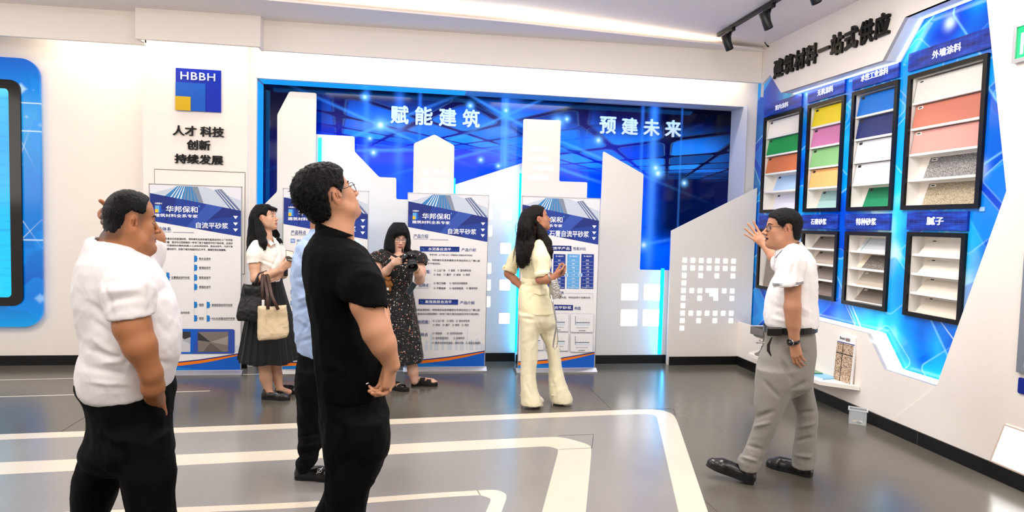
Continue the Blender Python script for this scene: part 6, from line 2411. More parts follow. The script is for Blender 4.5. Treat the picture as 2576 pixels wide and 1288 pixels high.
    # loafers
    for (hx, hy, tx, ty, d0) in ((660, 1003, 727, 1006, -.06), (694, 987, 741, 989, .06)):
        h_, t_ = onZ(hx, hy), onZ(tx, ty)
        x = (t_ - h_) / np.linalg.norm(t_ - h_)
        o, W = shoe(P, 'shoe', h_, h_ + x * .245, .088, .062, m_bleath, m_bsole, sole=.026)
        bk = MB()
        q = W(.56, 0, .066)
        bk.tube([q - dep * .02 + np.array([0, 0, -.004]), q + np.array([0, 0, .006]), q + dep * .02 + np.array([0, 0, -.004])], .004, mat('dull gilt shoe bit', (120, 104, 84), .3, metal=1), 7)
        bk.build('shoe_bit', o, label='small metal bar')
    # phone in the raised hand (held: a thing of its own)
    ph = thing('phone', J(730, 648, -.25), 'smartphone with a lit camera view held by the woman with the bags', 'phone')
    a, b, c_ = J(718, 629, -.24), J(738, 633, -.22), J(720, 656, -.27)
    ex, ez = b - a, a - c_
    w, hh = np.linalg.norm(ex), np.linalg.norm(ez)
    ex, ez = ex / w, ez / hh
    F = (c_, tuple(ex), tuple(ez))
    MB().flat([rrect(0, 0, w, hh, .008)], F, m_bleath, 0, .009).build('body', ph)
    sc = MB()
    sc.flat([rrect(.003, .010, w - .003, hh - .006, .005)], F, mat('phone screen image', (196, 178, 160), .15, emit=.35), .0091, .0006)
    sc.flat([[(.003, .010), (w - .003, .018), (w - .003, .050), (.003, .038)]], F, mat('phone screen dark', (52, 44, 40), .15), .0098, .0003)
    sc.flat([[(.006, .052), (w - .006, .030), (w - .006, .048), (.006, .075)]], F, mat('phone screen light', (236, 214, 186), .15, emit=.4), .0099, .0003)
    sc.build('screen', ph)
    ph = thing('phone', J(718, 686, -.20), 'second dark phone tucked under the forearm of the woman with the bags', 'phone')
    MB().obox(J(719, 684, -.20), lat * .010 + dep * .01, dep * .008 - lat * .008, (0, 0, .036), m_bleath).build('body', ph, bevel=.004)
    return P


def bags():
    P = type('Q', (), {})()
    D = 5.45
    d = ray(690, 560)
    d = np.array([d[0], d[1], 0])
    dep = d / np.linalg.norm(d)
    lat = np.array([dep[1], -dep[0], 0])
    J = lambda x, y, dd=0.0: at(x, y, D + dd)
    U = np.array([0, 0, 1.0])

    def bag(name, label, outline, d0, thick, m, seed, amp, h=.006):
        """soft bag: rounded outline in the picture plane blown up to a real thickness"""
        t = thing(name, J(*outline[-1], d0), label, 'bag')
        P0 = [J(x, y, d0) for x, y in outline]
        o = np.mean(P0, axis=0)
        poly = [((p - o) @ lat, (p - o) @ U) for p in P0]
        r = max(max(abs(a), abs(b)) for a, b in poly) + .06
        S = SDF(o - r, o + r, h)

        def fn(X, Y, Z):
            u = (X - o[0]) * lat[0] + (Y - o[1]) * lat[1] + 0 * Z
            v = (X - o[0]) * dep[0] + (Y - o[1]) * dep[1] + 0 * Z
            w = Z - o[2] + 0 * X + 0 * Y
            dd = poly_sd(u, w, poly)
            th = thick * (.60 + .40 * np.clip(-w / .12 + .4, 0, 1))
            q = np.maximum(dd + .03, np.abs(v) - th + .03)
            return np.where(q > 0, np.sqrt(np.maximum(dd + .03, 0) ** 2 + np.maximum(np.abs(v) - th + .03, 0) ** 2), q) - .03
        S.func(o - r, o + r, fn)
        V, Q = S.mesh(2)
        N = normals(V, Q)
        V = V + N * (amp * wave(V, seed, .09) + amp * .6 * wave(V, seed + 1, .04, (1, 1, 1), True))[:, None]
        mb = MB()
        mb.add(V, Q.tolist(), m, True)
        mb.build('body', t)
        return t, o
    m_bk = mat('black nylon', (11, 11, 12), .5, bump=.2, bscale=120)
    t, o = bag('shoulder_bag', 'black soft shoulder bag hanging behind the canvas tote on the arm of the woman', [(613, 713), (640, 718), (664, 716), (676, 722), (683, 760), (672, 812), (640, 810), (600, 802), (597, 792), (606, 740)], -.245, .075, m_bk, 5, .005)
    mb = MB()
    mb.tube([J(640, 722, -.27), J(646, 704, -.26), J(652, 690, -.25), J(661, 686, -.24), J(668, 692, -.24), J(672, 722, -.25)], .012, m_bk, 8, True, .45)
    mb.tube([J(633, 722, -.22), J(643, 703, -.22), J(653, 688, -.235), J(662, 688, -.21)], .010, m_bk, 8, True, .45)
    mb.build('handle', t)
    mb = MB()
    mb.tube([J(611, 718, -.31), J(617, 760, -.322), J(612, 803, -.318)], .003, mat('black piping', (24, 24, 26), .5), 6)
    mb.tube([J(622, 717, -.30), J(668, 725, -.31)], .003, mat('black piping', (24, 24, 26)), 6)
    mb.build('piping', t)
    q = MB()
    q.obox(J(606, 757, -.318), lat * .006, dep * .002, U * .010, mat('grey logo patch', (120, 118, 116), .5))
    q.build('patch', t, label='small pale metal patch')
    m_cv = mat('beige canvas', (206, 186, 152), .9, bump=.3, bscale=300, vary=.04, vscale=12)
    t, o = bag('tote_bag', 'beige canvas tote bag with brown leather handles hanging from the arm of the woman', [(649, 768), (686, 770), (721, 768), (726, 810), (728, 836), (722, 850), (690, 853), (652, 854), (647, 846), (649, 800)], -.40, .055, m_cv, 9, .004)
    m_lt = mat('brown leather strap', (62, 36, 24), .45, bump=.1, bscale=80)
    hd = MB()
    for (pts) in ([(674, 778, -.455), (673, 740, -.42), (667, 705, -.33), (664, 684, -.26), (669, 683, -.24), (675, 700, -.34), (684, 745, -.43), (700, 779, -.452)], [(661, 764, -.36), (660, 730, -.36), (660, 700, -.32), (662, 684, -.24), (667, 682, -.22), (674, 702, -.30), (682, 738, -.36), (690, 764, -.36)]):
        p = [J(*q) for q in pts]
        hd.tube(p, .013, m_lt, 8, True, .35)
    hd.build('handle', t)
    st = MB()
    st.tube([J(671, 789, -.456), J(724, 786, -.45)], .002, mat('canvas seam', (178, 158, 124), .9), 5)
    st.tube([J(652, 842, -.455), J(724, 838, -.455)], .002, mat('canvas seam', (178, 158, 124)), 5)
    st.tube([J(671, 789, -.456), J(668, 842, -.456)], .002, mat('canvas seam', (178, 158, 124)), 5)
    st.build('seam', t)
    F = (J(711, 824, -.462), tuple(lat), (0, 0, 1))
    MB().text('G.RUNLIU', F, (0, -.004, .032, .004), mat('dark print', (30, 34, 50), .5), 0, 0, .02).build('print', t, label='tiny dark lettering')
    mb = MB()
    mb.obox(J(662, 762, -.40), lat * .010, dep * .03, U * .022, mat('white packet', (226, 224, 226), .4))
    mb.build('packet', label='white packet sticking out of the canvas tote bag', category='packet')


p2()
bags()
# ------------------------------------------------------------------ man in pale blue shirt, mostly hidden
P3_T = [(576, 793, 850, .065, .0), (590, 772, 872, .10, 0), (604, 759, 884, .13, 0), (627, 747, 893, .17, 0), (654, 741, 896, .19, 0), (693, 737, 896, .19, 0), (732, 738, 893, .185, 0), (771, 741, 890, .18, 0), (810, 743, 888, .175, 0), (848, 746, 886, .17, 0), (880, 754, 884, .165, 0), (889, 760, 878, .16, 0)]
P3_HIP = [(860, 756, 882, .15, 0), (900, 753, 884, .16, 0), (950, 750, 884, .165, 0), (985, 752, 870, .12, 0), (1005, 790, 840, .05, 0)]
P3_FL = [(930, 751, 845, .10, -.075), (960, 749, 840, .098, -.075), (1000, 749, 828, .092, -.075), (1050, 750, 816, .085, -.075), (1096, 751, 809, .08, -.075), (1115, 751, 812, .078, -.075), (1135, 752, 801, .076, -.075), (1152, 756, 797, .074, -.075), (1160, 746, 794, .075, -.075), (1183, 748, 776, .07, -.075)]
P3_BL = [(930, 800, 884, .10, .08), (980, 806, 880, .095, .08), (1040, 816, 876, .085, .08), (1096, 818, 872, .08, .08), (1135, 816, 868, .078, .08), (1150, 814, 866, .076, .08)]


def p3():
    P = Person(3.72, (800, 1212), 'man in pale blue shirt mostly hidden behind the man in the black polo shirt')
    J, lat, dep, mp = P.J, P.lat, P.dep, P.mp
    skin = (178, 124, 92)
    H = Head(J(816, 527), lat * .8 + dep * .6, sc=1.0)
    lo, hi = np.minimum(J(700, 1230, .4), J(700, 440, -.35)) - .05, np.maximum(J(960, 440, .4), J(960, 1230, -.35)) + .05
    lo[2] = -.02
    S = SDF(lo, hi, .009, [(H.c - .16, H.c + .16, .004)])
    H.sculpt(S)
    S.cone(H.w((-.025, 0, -.05)), J(808, 600, .0), .058, .064, .03)
    for L in (P3_T[3:-1], P3_HIP[:-1], P3_FL, P3_BL):
        S.loft(P.rows(L, -.024), lat, .03)
    S.chain([J(880, 640, -.15), J(885, 740, -.18), J(905, 820, -.14)], [.055, .045, .03], .02)
    S.chain([J(850, 640, .18), J(865, 740, .2), J(890, 820, .16)], [.055, .045, .03], .02)
    hand(S, J(905, 818, -.14), lat * .3 + np.array([0, 0, -1]), dep, 1, 1.0)
    hand(S, J(890, 818, .16), lat * .3 + np.array([0, 0, -1]), -dep, -1, 1.0)
    V, Q = S.mesh(1)
    C = H.face_paint(V, skin, (140, 84, 74), hairpoly=HP_MAN, stub=(46, 34, 30))
    P.add('body', V, Q, skin_mat('skin of the man in pale blue', skin), C=C, extra=lambda mb: H.details(mb, m_eyew, m_iris, m_hairb))
    hv_, hq = short_hair(H, HP_MAN, .0045, .010, 9, .002, .006)
    P.add('hair', hv_, hq, m_hairb)
    m_s = cloth('pale blue shirting', (166, 190, 228), .8, 700, .1)
    segs = [(748, 640, 775, 690, 6, -.010), (744, 700, 785, 690, 5, -.012), (750, 720, 780, 735, 6, -.014), (745, 755, 790, 740, 5, .012), (750, 780, 785, 765, 6, -.014), (748, 800, 780, 820, 6, .010), (757, 840, 785, 800, 6, -.012), (765, 600, 790, 620, 5, -.006), (752, 860, 790, 850, 5, -.008)]
    g = garment(P, 'shirt', m_s, [P3_T], lo, hi, .007, [([J(880, 632, -.13), J(884, 690, -.18), J(890, 740, -.18)], [.075, .070, .062], (0, 0, -1)), ([J(850, 632, .14), J(858, 690, .19), J(865, 740, .2)], [.075, .070, .062], (0, 0, -1))], [([J(812, 556), J(810, 590)], [.060, .064])], 71, (.005, .09, .006, .05), (1, 1, .7), segs)
    S = SDF(J(815, 590) - .15, J(815, 590) + .15, .0045)
    S.cone(J(812, 575, .0), J(812, 603, .0), .070, .098, .01)
    S.cone(J(812, 560, .0), J(812, 612, .0), .058, .078, .002, 's')
    S.plane(J(812, 604), np.array([0, 0, -1.0]), J(800, 540) - .2, J(840, 640) + .2)
    S.plane(J(812, 578), np.array([0, 0, 1.0]) + lat * .2, J(800, 540) - .2, J(840, 640) + .2)
    V, Q = S.mesh(2)
    P.add('collar', V, Q, m_s)
    m_k = cloth('charcoal trousers', (7, 7, 9), .8, 600, .15, .05)
    seg2 = [(752, 1100, 800, 1090, 4, -.012), (752, 1125, 805, 1115, 4, .012), (753, 1140, 800, 1135, 4, -.012), (750, 1160, 790, 1150, 4, .012), (770, 1000, 790, 1080, 6, -.008)]
    garment(P, 'trousers', m_k, [P3_HIP, P3_FL, P3_BL], lo, hi, .008, (), (), 81, (.006, .10, .005, .05), (1, 1, .8), seg2, .04)
    p = onZ(744, 1202)
    heel = np.array([p[0], p[1], 0])
    o, W = shoe(P, 'shoe', heel, heel + lat * .25 - dep * .09, .100, .075, m_bleath, m_bsole)
    bk = MB()
    m_sil2 = mat('silver shoe bit', (190, 190, 192), .2, metal=1)
    q = J(804, 1184, -.125)
    bk.tube([q + lat * -.018 + np.array([0, 0, -.016]), q + np.array([0, 0, .0]), q + lat * .016 + np.array([0, 0, .018])], .0035, m_sil2, 7)
    bk.tube([q + .012 * (lat * cos(t) + np.array([0, 0, 1]) * sin(t)) for t in np.linspace(0, 2 * pi, 15)], .0022, m_sil2, 6, False)
    bk.build('shoe_bit', o, label='silver snaffle bit')
    p = J(828, 1165, .08)
    heel = np.array([p[0], p[1], 0])
    shoe(P, 'shoe', heel, heel + lat * .25 + dep * .06, .100, .075, m_bleath, m_bsole)
    return P


p3()
# ------------------------------------------------------------------ man in black polo looking up (front, centre left)
P4_T = [(574, 800, 866, .075, .02), (586, 793, 872, .090, .02), (610, 779, 900, .150, .01), (633, 768, 922, .195, 0), (656, 764, 926, .21, 0), (680, 764, 920, .215, 0), (703, 766, 915, .215, 0), (740, 772, 912, .21, 0), (796, 784, 918, .205, 0), (842, 789, 938, .205, 0), (889, 791, 958, .20, 0), (936, 796, 965, .20, 0), (965, 799, 966, .195, 0), (985, 803, 962, .19, 0), (994, 812, 940, .17, 0)]
P4_HIP = [(960, 803, 960, .175, 0), (1000, 806, 966, .185, 0), (1050, 811, 972, .185, 0), (1085, 817, 974, .18, 0), (1120, 820, 972, .16, 0), (1150, 830, 955, .10, 0)]
P4_FL = [(1050, 850, 972, .11, -.08), (1085, 835, 974, .11, -.085), (1120, 825, 971, .11, -.085), (1160, 821, 960, .105, -.085), (1200, 820, 950, .10, -.085), (1240, 818, 928, .095, -.085), (1288, 822, 918, .09, -.085), (1400, 820, 905, .085, -.085), (1490, 820, 898, .085, -.085), (1515, 820, 898, .085, -.085)]
P4_BL = [(1050, 812, 930, .11, .08), (1085, 818, 930, .11, .085), (1120, 820, 925, .11, .085), (1160, 820, 910, .10, .085), (1200, 819, 900, .10, .085), (1245, 811, 890, .095, .085), (1288, 793, 880, .09, .085), (1400, 760, 845, .085, .085), (1480, 740, 822, .085, .085), (1500, 738, 820, .085, .085)]


def p4():
    P = Person(2.50, (840, 1530), 'man in black polo shirt and glasses tilting his head back')
    J, lat, dep, mp = P.J, P.lat, P.dep, P.mp
    skin = (190, 138, 106)
    f = lat * .80 + dep * .42 + np.array([0, 0, .44])
    H = Head(J(828, 497), f, up=np.array([0, 0, 1.0]) - lat * .25, sc=1.0)
    lo, hi = np.minimum(J(700, 1530, .4), J(700, 380, -.4)) - .05, np.maximum(J(1040, 380, .42), J(1040, 1530, -.4)) + .05
    lo[2] = -.02
    hc = J(985, 945, -.16)
    S = SDF(lo, hi, .009, [(H.c - .17, H.c + .17, .0028), (hc - .11, hc + .11, .003)])
    H.sculpt(S, fem=.2)
    S.cone(H.w((-.010, 0, -.05)), J(838, 600, .0), .058, .066, .03)
    S.cone(H.w((.020, 0, -.070)), J(852, 600, -.0), .050, .058, .03)
    S.loft(P.rows(P4_T[3:-2], -.03), lat, .03)
    S.loft(P.rows(P4_HIP[:-1], -.03), lat, .03)
    S.loft(P.rows(P4_FL, -.03), lat, .03)
    S.loft(P.rows(P4_BL, -.03), lat, .03)
    # near arm coming forward, hands clasped low in front
    S.chain([J(896, 696, -.155), J(922, 765, -.22), J(947, 835, -.23)], [.052, .055, .049], .02)
    S.chain([J(947, 835, -.23), J(964, 866, -.225), J(986, 918, -.20)], [.049, .045, .030], .02)
    hand(S, J(985, 914, -.20), J(978, 972, -.185) - J(986, 918, -.20), -lat * .75 + dep * .5, -1, .96, (.50, .55, .60, .65), .02, (.95, .22, .25), wr=.029)
    # far arm and hand underneath
    S.chain([J(900, 672, .20), J(950, 790, .22), J(970, 860, .10), J(985, 910, -.08)], [.060, .048, .040, .030], .02)
    hand(S, J(982, 912, -.10), J(972, 965, -.12) - J(984, 908, -.08), -lat * .6 - dep * .6, 1, .95, (.5, .55, .55, .6), .02, (.95, .2, .1))
    V, Q = S.mesh(1)
    hp = [(.092, .082), (.072, .074), (.060, .056), (.054, .034), (.046, .018), (.034, .012), (.026, -.022), (.014, -.022), (.016, .014), (.004, .036), (-.014, .036), (-.030, .020), (-.036, -.010), (-.046, -.052), (-.058, -.078), (-.15, -.092), (-.17, .17), (.14, .17)]
    C = H.face_paint(V, skin, (150, 92, 82), hairpoly=hp, stub=(44, 34, 30))
    P.add('body', V, Q, skin_mat('skin of the man looking up', skin), C=C, extra=lambda mb: H.details(mb, m_eyew, m_iris, m_hairb, (.1, .2), .9, 1.1))
    ht = [(.098, .076), (.074, .070), (.062, .056), (.056, .036), (.044, .022), (.032, .014), (.026, -.004), (.018, -.004), (.014, .022), (.0, .040), (-.018, .036), (-.034, .018), (-.042, -.020), (-.050, -.058), (-.066, -.082), (-.15, -.090), (-.17, .17), (.14, .17)]
    hv_, hq = short_hair(H, ht, .0034, .014, 7, .0035, .016, .016)
    ho = P.add('hair', hv_, hq, m_hairb)
    # tousled tufts at crown and back
    rr = np.random.RandomState(3)
    mb = MB()
    for i in range(240):
        th, ph = rr.uniform(-1.25, 1.25), rr.uniform(-.55, 1.2)
        d = np.array([-cos(ph) * cos(th), cos(ph) * sin(th), sin(ph)])
        b = np.array([-.018, 0, .040]) + d * np.array([.110, .082, .098])
        if d[0] > -.15 and d[2] < .3:
            continue
        dirv = d * .20 + np.array([-.35, 0, -.75]) * .6 + rr.normal(0, .18, 3)
        dirv /= np.linalg.norm(dirv)
        L = rr.uniform(.012, .026)
        w1 = b + dirv * L * .5 + d * .004
        w2 = b + dirv * L + d * (.001 + .005 * rr.rand())
        mb.tube([H.w(b - d * .006), H.w(w1), H.w(w2)], [.0022, .0017, .0003], m_hairb, 4)
    for (x0, y0, x1, y1) in ((752, 480, 738, 466), (750, 474, 740, 470), (750, 484, 736, 480), (753, 490, 738, 492), (748, 468, 742, 458)):
        mb.tube([J(x0 + 6, y0, .0), J((x0 + x1) / 2, (y0 + y1) / 2 + 1, .0), J(x1, y1, .0)], [.0011, .0009, .0003], m_hairb, 4)
    mb.build('hair_tuft', ho)
    H.glasses(P.root, mat('black spectacle frame', (16, 15, 16), .25), m_lens, 'black framed glasses', .026, .019)
    m_s = cloth('black pique knit', (3, 3, 4), .85, 700, .2, .08)
    neck = [([J(836, 560, .0), J(846, 592, 0)], [.060, .068]), ([J(858, 580, 0), J(872, 606, .02)], [.055, .060])]
    segs = [(905, 700, 935, 690, 8, -.006), (890, 690, 900, 765, 7, -.006), (850, 760, 880, 900, 12, -.006), (800, 900, 900, 950, 12, .006)]
    g = garment(P, 'polo_shirt', m_s, [P4_T], lo, hi, .0065, [([J(884, 680, -.135), J(912, 722, -.200), J(928, 768, -.224)], [.080, .077, .068], np.array([0, 0, -1]) - lat * .18), ([J(885, 660, .15), J(920, 700, .2)], [.08, .07], None)], neck, 51, (.005, .12, .003, .05), (1, 1, .6), segs)
    # standing collar
    S = SDF(J(830, 590) - .16, J(830, 590) + .16, .004)
    S.cone(J(836, 574, .0), J(842, 600, .0), .066, .094, .01)
    S.cone(J(834, 556, .0), J(846, 612, .0), .056, .076, .002, 's')
    S.plane(J(842, 604), np.array([0, 0, -1.0]) + lat * .3, J(800, 540) - .2, J(880, 640) + .2)
    S.plane(J(836, 572), np.array([0, 0, 1.0]) + lat * .35, J(800, 540) - .2, J(880, 640) + .2)
    V, Q = S.mesh(2)
    P.add('collar', V, Q, m_s)
    tg = MB()
    tg.obox(J(924, 964.5, -.198), lat * .005 + np.array([0, 0, .0015]), dep * .002, (0, 0, .0012), mat('white banner print', (238, 236, 236), 0.5))
    tg.build('hem_tag', g, label='tiny white tag at the hem')
    m_k = cloth('black cotton trousers', (4, 4, 5), .8, 600, .15, .05)
    garment(P, 'trousers', m_k, [P4_HIP, P4_FL, P4_BL], lo, hi, .009, (), (), 61, (.007, .12, .005, .06), (1, 1, .6), [(870, 1060, 850, 1190, 10, -.012), (900, 1140, 850, 1180, 10, -.01)], .05)
    for (a, d0, s_) in (((855, 1520), -.085, 1), ((780, 1505), .085, 1)):
        p = J(a[0], a[1], d0)
        heel = np.array([p[0], p[1], 0]) - lat * .08
        shoe(P, 'shoe', heel, heel + lat * .27 + dep * .06, .105, .085, m_bleath, m_bsole)
    return P


p4()
# ------------------------------------------------------------------ woman photographing, in a black floral dress
P5_D = [(632, 968, 1036, .07, 0), (642, 962, 1045, .10, 0), (655, 962, 1047, .125, 0), (679, 967, 1041, .145, 0), (701, 969, 1037, .145, 0), (716, 966, 1036, .145, 0), (735, 962, 1039, .155, 0), (772, 957, 1045, .17, 0), (800, 954, 1049, .175, 0), (828, 952, 1054, .18, 0), (866, 952, 1060, .185, 0), (895, 954, 1064, .19, 0), (908, 956, 1064, .19, 0)]


def p5():
    P = Person(5.88, (1010, 972), 'woman in black floral dress looking down at her camera')
    J, lat, dep, mp = P.J, P.lat, P.dep, P.mp
    skin = (214, 170, 148)
    H = Head(J(1002, 597), -dep * .90 + lat * .28 + np.array([0, 0, -.28]), sc=.95)
    lo, hi = np.minimum(J(925, 990, .35), J(925, 545, -.4)) - .05, np.maximum(J(1105, 545, .35), J(1105, 990, -.4)) + .05
    lo[2] = -.02
    h1, h2 = J(995, 660, -.30), J(1040, 672, -.30)
    S = SDF(lo, hi, .012, [(H.c - .15, H.c + .15, .0035), (np.minimum(h1, h2) - .09, np.maximum(h1, h2) + .09, .004)])
    H.sculpt(S, fem=1.0, fat=.35, nose=.1)
    S.cone(H.w((-.03, 0, -.05)), J(1003, 650, .0), .048, .06, .03)
    for L in (P5_D[1:8],):
        S.loft(P.rows(L, -.026), lat, .03)
    S.ell(J(1003, 650, -.06), (.11, .06, .035), np.stack([lat, dep, [0, 0, 1]]), .03)
    S.chain([J(1022, 840, .02), J(1034, 900, -.02), J(1039, 935, -.02), J(1043, 958, -.02)], [.050, .054, .048, .036], .02)
    S.chain([J(975, 840, .05), J(975, 905, .03), J(976, 945, .02), J(980, 965, .02)], [.075, .058, .047, .036], .02)
    # bare toes in sandals
    for (x0, y0, x1, y1) in ((1043, 962, 1086, 967), (980, 972, 1002, 979)):
        a, b = onZ(x0, y0), onZ(x1, y1)
        a[2] = .040
        b[2] = .034
        S.cone(a, b, .034, .034, .02, 'u', ((0, 0, 1), .6))
        d = (b - a) / np.linalg.norm(b - a)
        s_ = np.cross(d, (0, 0, 1))
        for i in range(5):
            q = b + s_ * (i - 2) * .014
            S.cone(q, q + d * (.045 - .004 * abs(i - 1)) + (0, 0, -.006), .0090, .0072, .003)
    # arms bent up to the camera
    S.chain([J(950, 648, -.02), J(950, 685, -.06), J(953, 702, -.10)], [.052, .048, .043], .02)
    S.chain([J(953, 702, -.10), J(972, 682, -.20), J(990, 661, -.28)], [.043, .037, .026], .02)
    hand(S, J(989, 662, -.28), J(1008, 655, -.32) - J(989, 662, -.28), dep * .9 + lat * .4, -1, .90, (.35, .42, .48, .52), .05, (.95, .15, .35), wr=.025)
    S.chain([J(1054, 648, .0), J(1058, 685, -.06), J(1056, 704, -.10)], [.052, .048, .043], .02)
    S.chain([J(1056, 704, -.10), J(1053, 688, -.20), J(1046, 674, -.27)], [.043, .037, .026], .02)
    hand(S, J(1047, 676, -.27), J(1038, 663, -.33) - J(1047, 676, -.27), -lat * .8 - dep * .2, 1, .90, (.35, .40, .45, .5), .05, (.95, .2, .25), wr=.025)
    V, Q = S.mesh(1)
    C = H.face_paint(V, skin, (176, 88, 84))
    P.add('body', V, Q, skin_mat('skin of the photographer', skin), C=C, extra=lambda mb: H.details(mb, m_eyew, m_iris, m_hairb, (0, -.25), .55, .6, True))
    # straight hair to the collar with a curtain fringe
    S = SDF(np.minimum(J(965, 650, .25), J(965, 545, -.25)) - .03, np.maximum(J(1045, 545, .25), J(1045, 650, -.25)) + .03, .0055)
    H.ell(S, (-.012, 0, .030), (.108, .092, .100), 0)
    H.ell(S, (.034, 0, .048), (.062, .074, .062), .02)
    S.loft(P.rows([(560, 990, 1018, .06, .02), (575, 979, 1027, .10, .02), (595, 971, 1032, .12, .03), (612, 967, 1033, .125, .03), (624, 966, 1032, .125, .03), (632, 968, 1031, .12, .03), (636, 970, 1029, .115, .03)]), lat, .02)

    def cut(X, Y, Z):
        px, py, pz = X - H.c[0], Y - H.c[1], Z - H.c[2]
        lx, ly, lz = ((px * H.R[i][0] + py * H.R[i][1] + pz * H.R[i][2]) / H.sc for i in range(3))
        w = np.interp(lz, [-.20, -.10, -.02, .03, .065, .085, .10], [.050, .056, .060, .052, .030, .008, -.02])
        return np.maximum(np.abs(ly) - w, .010 - lx) * H.sc
    S.func(H.c - .22, H.c + .2, cut, .006, 's')
    V, Q = S.mesh(1)
    N = normals(V, Q)
    V = V + N * (.003 * wave(V, 4, .02, (1, 1, .2), True))[:, None]
    ho = P.add('hair', V, Q, m_hairb)
    mb = MB()
    rr = np.random.RandomState(8)
    for i in range(34):
        y = -.058 + .116 * i / 33 + rr.uniform(-.002, .002)
        z1 = .026 + .034 * (1 - (y / .058) ** 2) - .020 * rr.rand()
        mb.tube([H.w((.066, y * .55, .100)), H.w((.092, y * .85, .078)), H.w((.100 - 4 * y * y, y * 1.02, z1))], [.0055, .0048, .0010], m_hairb, 5)
    for i in range(14):
        t = i / 13
        x = 968 + 64 * t
        b = J(x, 622, -.02 + .03 * rr.normal())
        mb.tube([b, b + (0, 0, -.02), b + (0, 0, -.036), b + (rr.normal(0, .004), 0, -.052 - .012 * rr.rand())], [.001, .006, .006, .001], m_hairb, 5)
    mb.build('hair_strand', ho)
    H.glasses(P.root, mat('thin gilt spectacle wire', (110, 80, 66), .3, metal=.7), m_lens, 'thin round glasses', .024, .021)
    # dress
    m_d = mat('black floral cloth', (12, 11, 12), .8, sheen=.1)
    b = NB(m_d)
    x, y, z = b.xyz()
    base = (lin((5, 5, 6)))
    g = None
    for (sc, th, col, sd) in ((40, .22, (206, 196, 190), 0.0), (34, .19, (168, 96, 66), 3.7), (62, .22, (150, 140, 136), 8.1)):
        v = b.nt.nodes.new('ShaderNodeTexVoronoi')
        v.inputs['Scale'].default_value = sc
        v.inputs['Randomness'].default_value = 1.0
        b.nt.links.new(b.vec(b.m('ADD', x, sd), y, z), v.inputs['Vector'])
        q = b.nt.nodes.new('ShaderNodeSeparateColor')
        b.nt.links.new(v.outputs['Color'], q.inputs[0])
        n = b.noise(b.vec(x, y, z), sc * 4, 2)
        mk = b.m('MULTIPLY', b.step(b.m('ADD', v.outputs['Distance'], b.m('MULTIPLY', n, .75)), th + .40, th + .34), b.step(q.outputs[0], .52, .56))
        g = b.mix(mk, g if g is not None else base, lin(col))
    b.put(b.bsdf.inputs['Base Color'], g)
    segs = [(985, 720, 975, 880, 6, -.014), (1015, 720, 1030, 890, 6, -.014), (1000, 760, 1003, 900, 5, .012), (1040, 740, 1050, 890, 5, -.010), (975, 700, 1030, 706, 4, -.008), (985, 650, 990, 690, 4, -.006)]
    puff = [([J(960, 643, -.005), J(949, 653, -.02), J(950, 664, -.05)], [.055, .072, .066], np.array([0, 0, -1.0]) - dep * .5), ([J(1046, 643, -.005), J(1055, 653, -.02), J(1057, 666, -.05)], [.055, .068, .064], np.array([0, 0, -1.0]) - dep * .5)]
    garment(P, 'dress', m_d, [P5_D], lo, hi, .0075, puff, [([J(1003, 618, -.06), J(1003, 640, -.12), J(1003, 650, -.16)], [.075, .085, .060])], 101, (.006, .09, .005, .04), (1, 1, .35), segs)
    # sandals
    m_sd = mat('black suede', (14, 13, 13), .85)
    for (x0, y0, x1, y1, lab) in ((1035, 969, 1097, 970, ''), (972, 976, 1009, 982, '')):
        a, b_ = onZ(x0, y0), onZ(x1, y1)
        d = (b_ - a) / np.linalg.norm(b_ - a)
        L = .245
        s_ = np.cross((0, 0, 1.0), d)
        prof = [(.0, .55), (.08, .80), (.25, .84), (.45, .82), (.65, 1.0), (.82, .98), (.95, .66), (1.0, .25)]
        w = .046
        lp = [(p * L, q * w) for p, q in prof] + [(p * L, -q * w) for p, q in prof[::-1]]
        mb = MB()
        mb.flat([round_poly(lp, .02, 3)], (tuple(a), tuple(d), tuple(s_)), m_sd, 0, .026)
        o = mb.build('sandal', P.root, bevel=.004)
        st = MB()
        for (u, hgt) in ((.42, .074), (.66, .056)):
            c = a + d * L * u
            pts = [c + s_ * w * 1.02 * cos(t) + np.array([0, 0, .02 + (hgt - .02) * sin(t) ** .7 if sin(t) > 0 else .02]) for t in np.linspace(0, pi, 13)]
            st.tube(pts, .019, m_sd, 8, True, .22) if False else None
            vs, fs = [], []
            for p in pts:
                for e in (-.021, .021):
                    vs.append(p + d * e)
                    vs.append(p + d * e - (p - c - (0, 0, .02)) * .10)
            for i in range(len(pts) - 1):
                k = i * 4
                for (m1, m2) in ((0, 2), (2, 3), (3, 1), (1, 0)):
                    fs.append((k + m1, k + m2, k + 4 + m2, k + 4 + m1))
            st.add(vs, fs, m_sd, True)
        st.build('strap', o)
    w = MB()
    o = J(1048, 680, -.265)
    ax = (J(1046, 674, -.27) - J(1053, 688, -.20))
    ax /= np.linalg.norm(ax)
    u = np.cross(ax, dep)
    u /= np.linalg.norm(u)
    v = np.cross(ax, u)
    w.tube([o + .029 * (u * cos(t) + v * sin(t)) for t in np.linspace(0, 2 * pi, 21)], .003, mat('thin gilt bracelet', (176, 150, 96), .25, metal=1), 6, False)
    w.build('bracelet', P.root)

    # the camera she holds
    m_cam = mat('black camera body', (13, 13, 14), .45, bump=.15, bscale=400)
    cam_ = thing('photo_camera', J(1031, 650, -.34), 'black interchangeable lens camera held by the woman in the floral dress', 'camera')
    X = lat * .93 + dep * .12 + np.array([0, 0, .05])
    X /= np.linalg.norm(X)
    Zd = np.array([.20, -.80, -.60]) @ np.stack([lat, dep, [0, 0, 1]])      # where the lens looks
    Zd -= X * (Zd @ X)
    Zd /= np.linalg.norm(Zd)
    Yd = np.cross(X, Zd)
    if Yd[2] < 0:
        Yd = -Yd
    c = J(1030, 650, -.335)
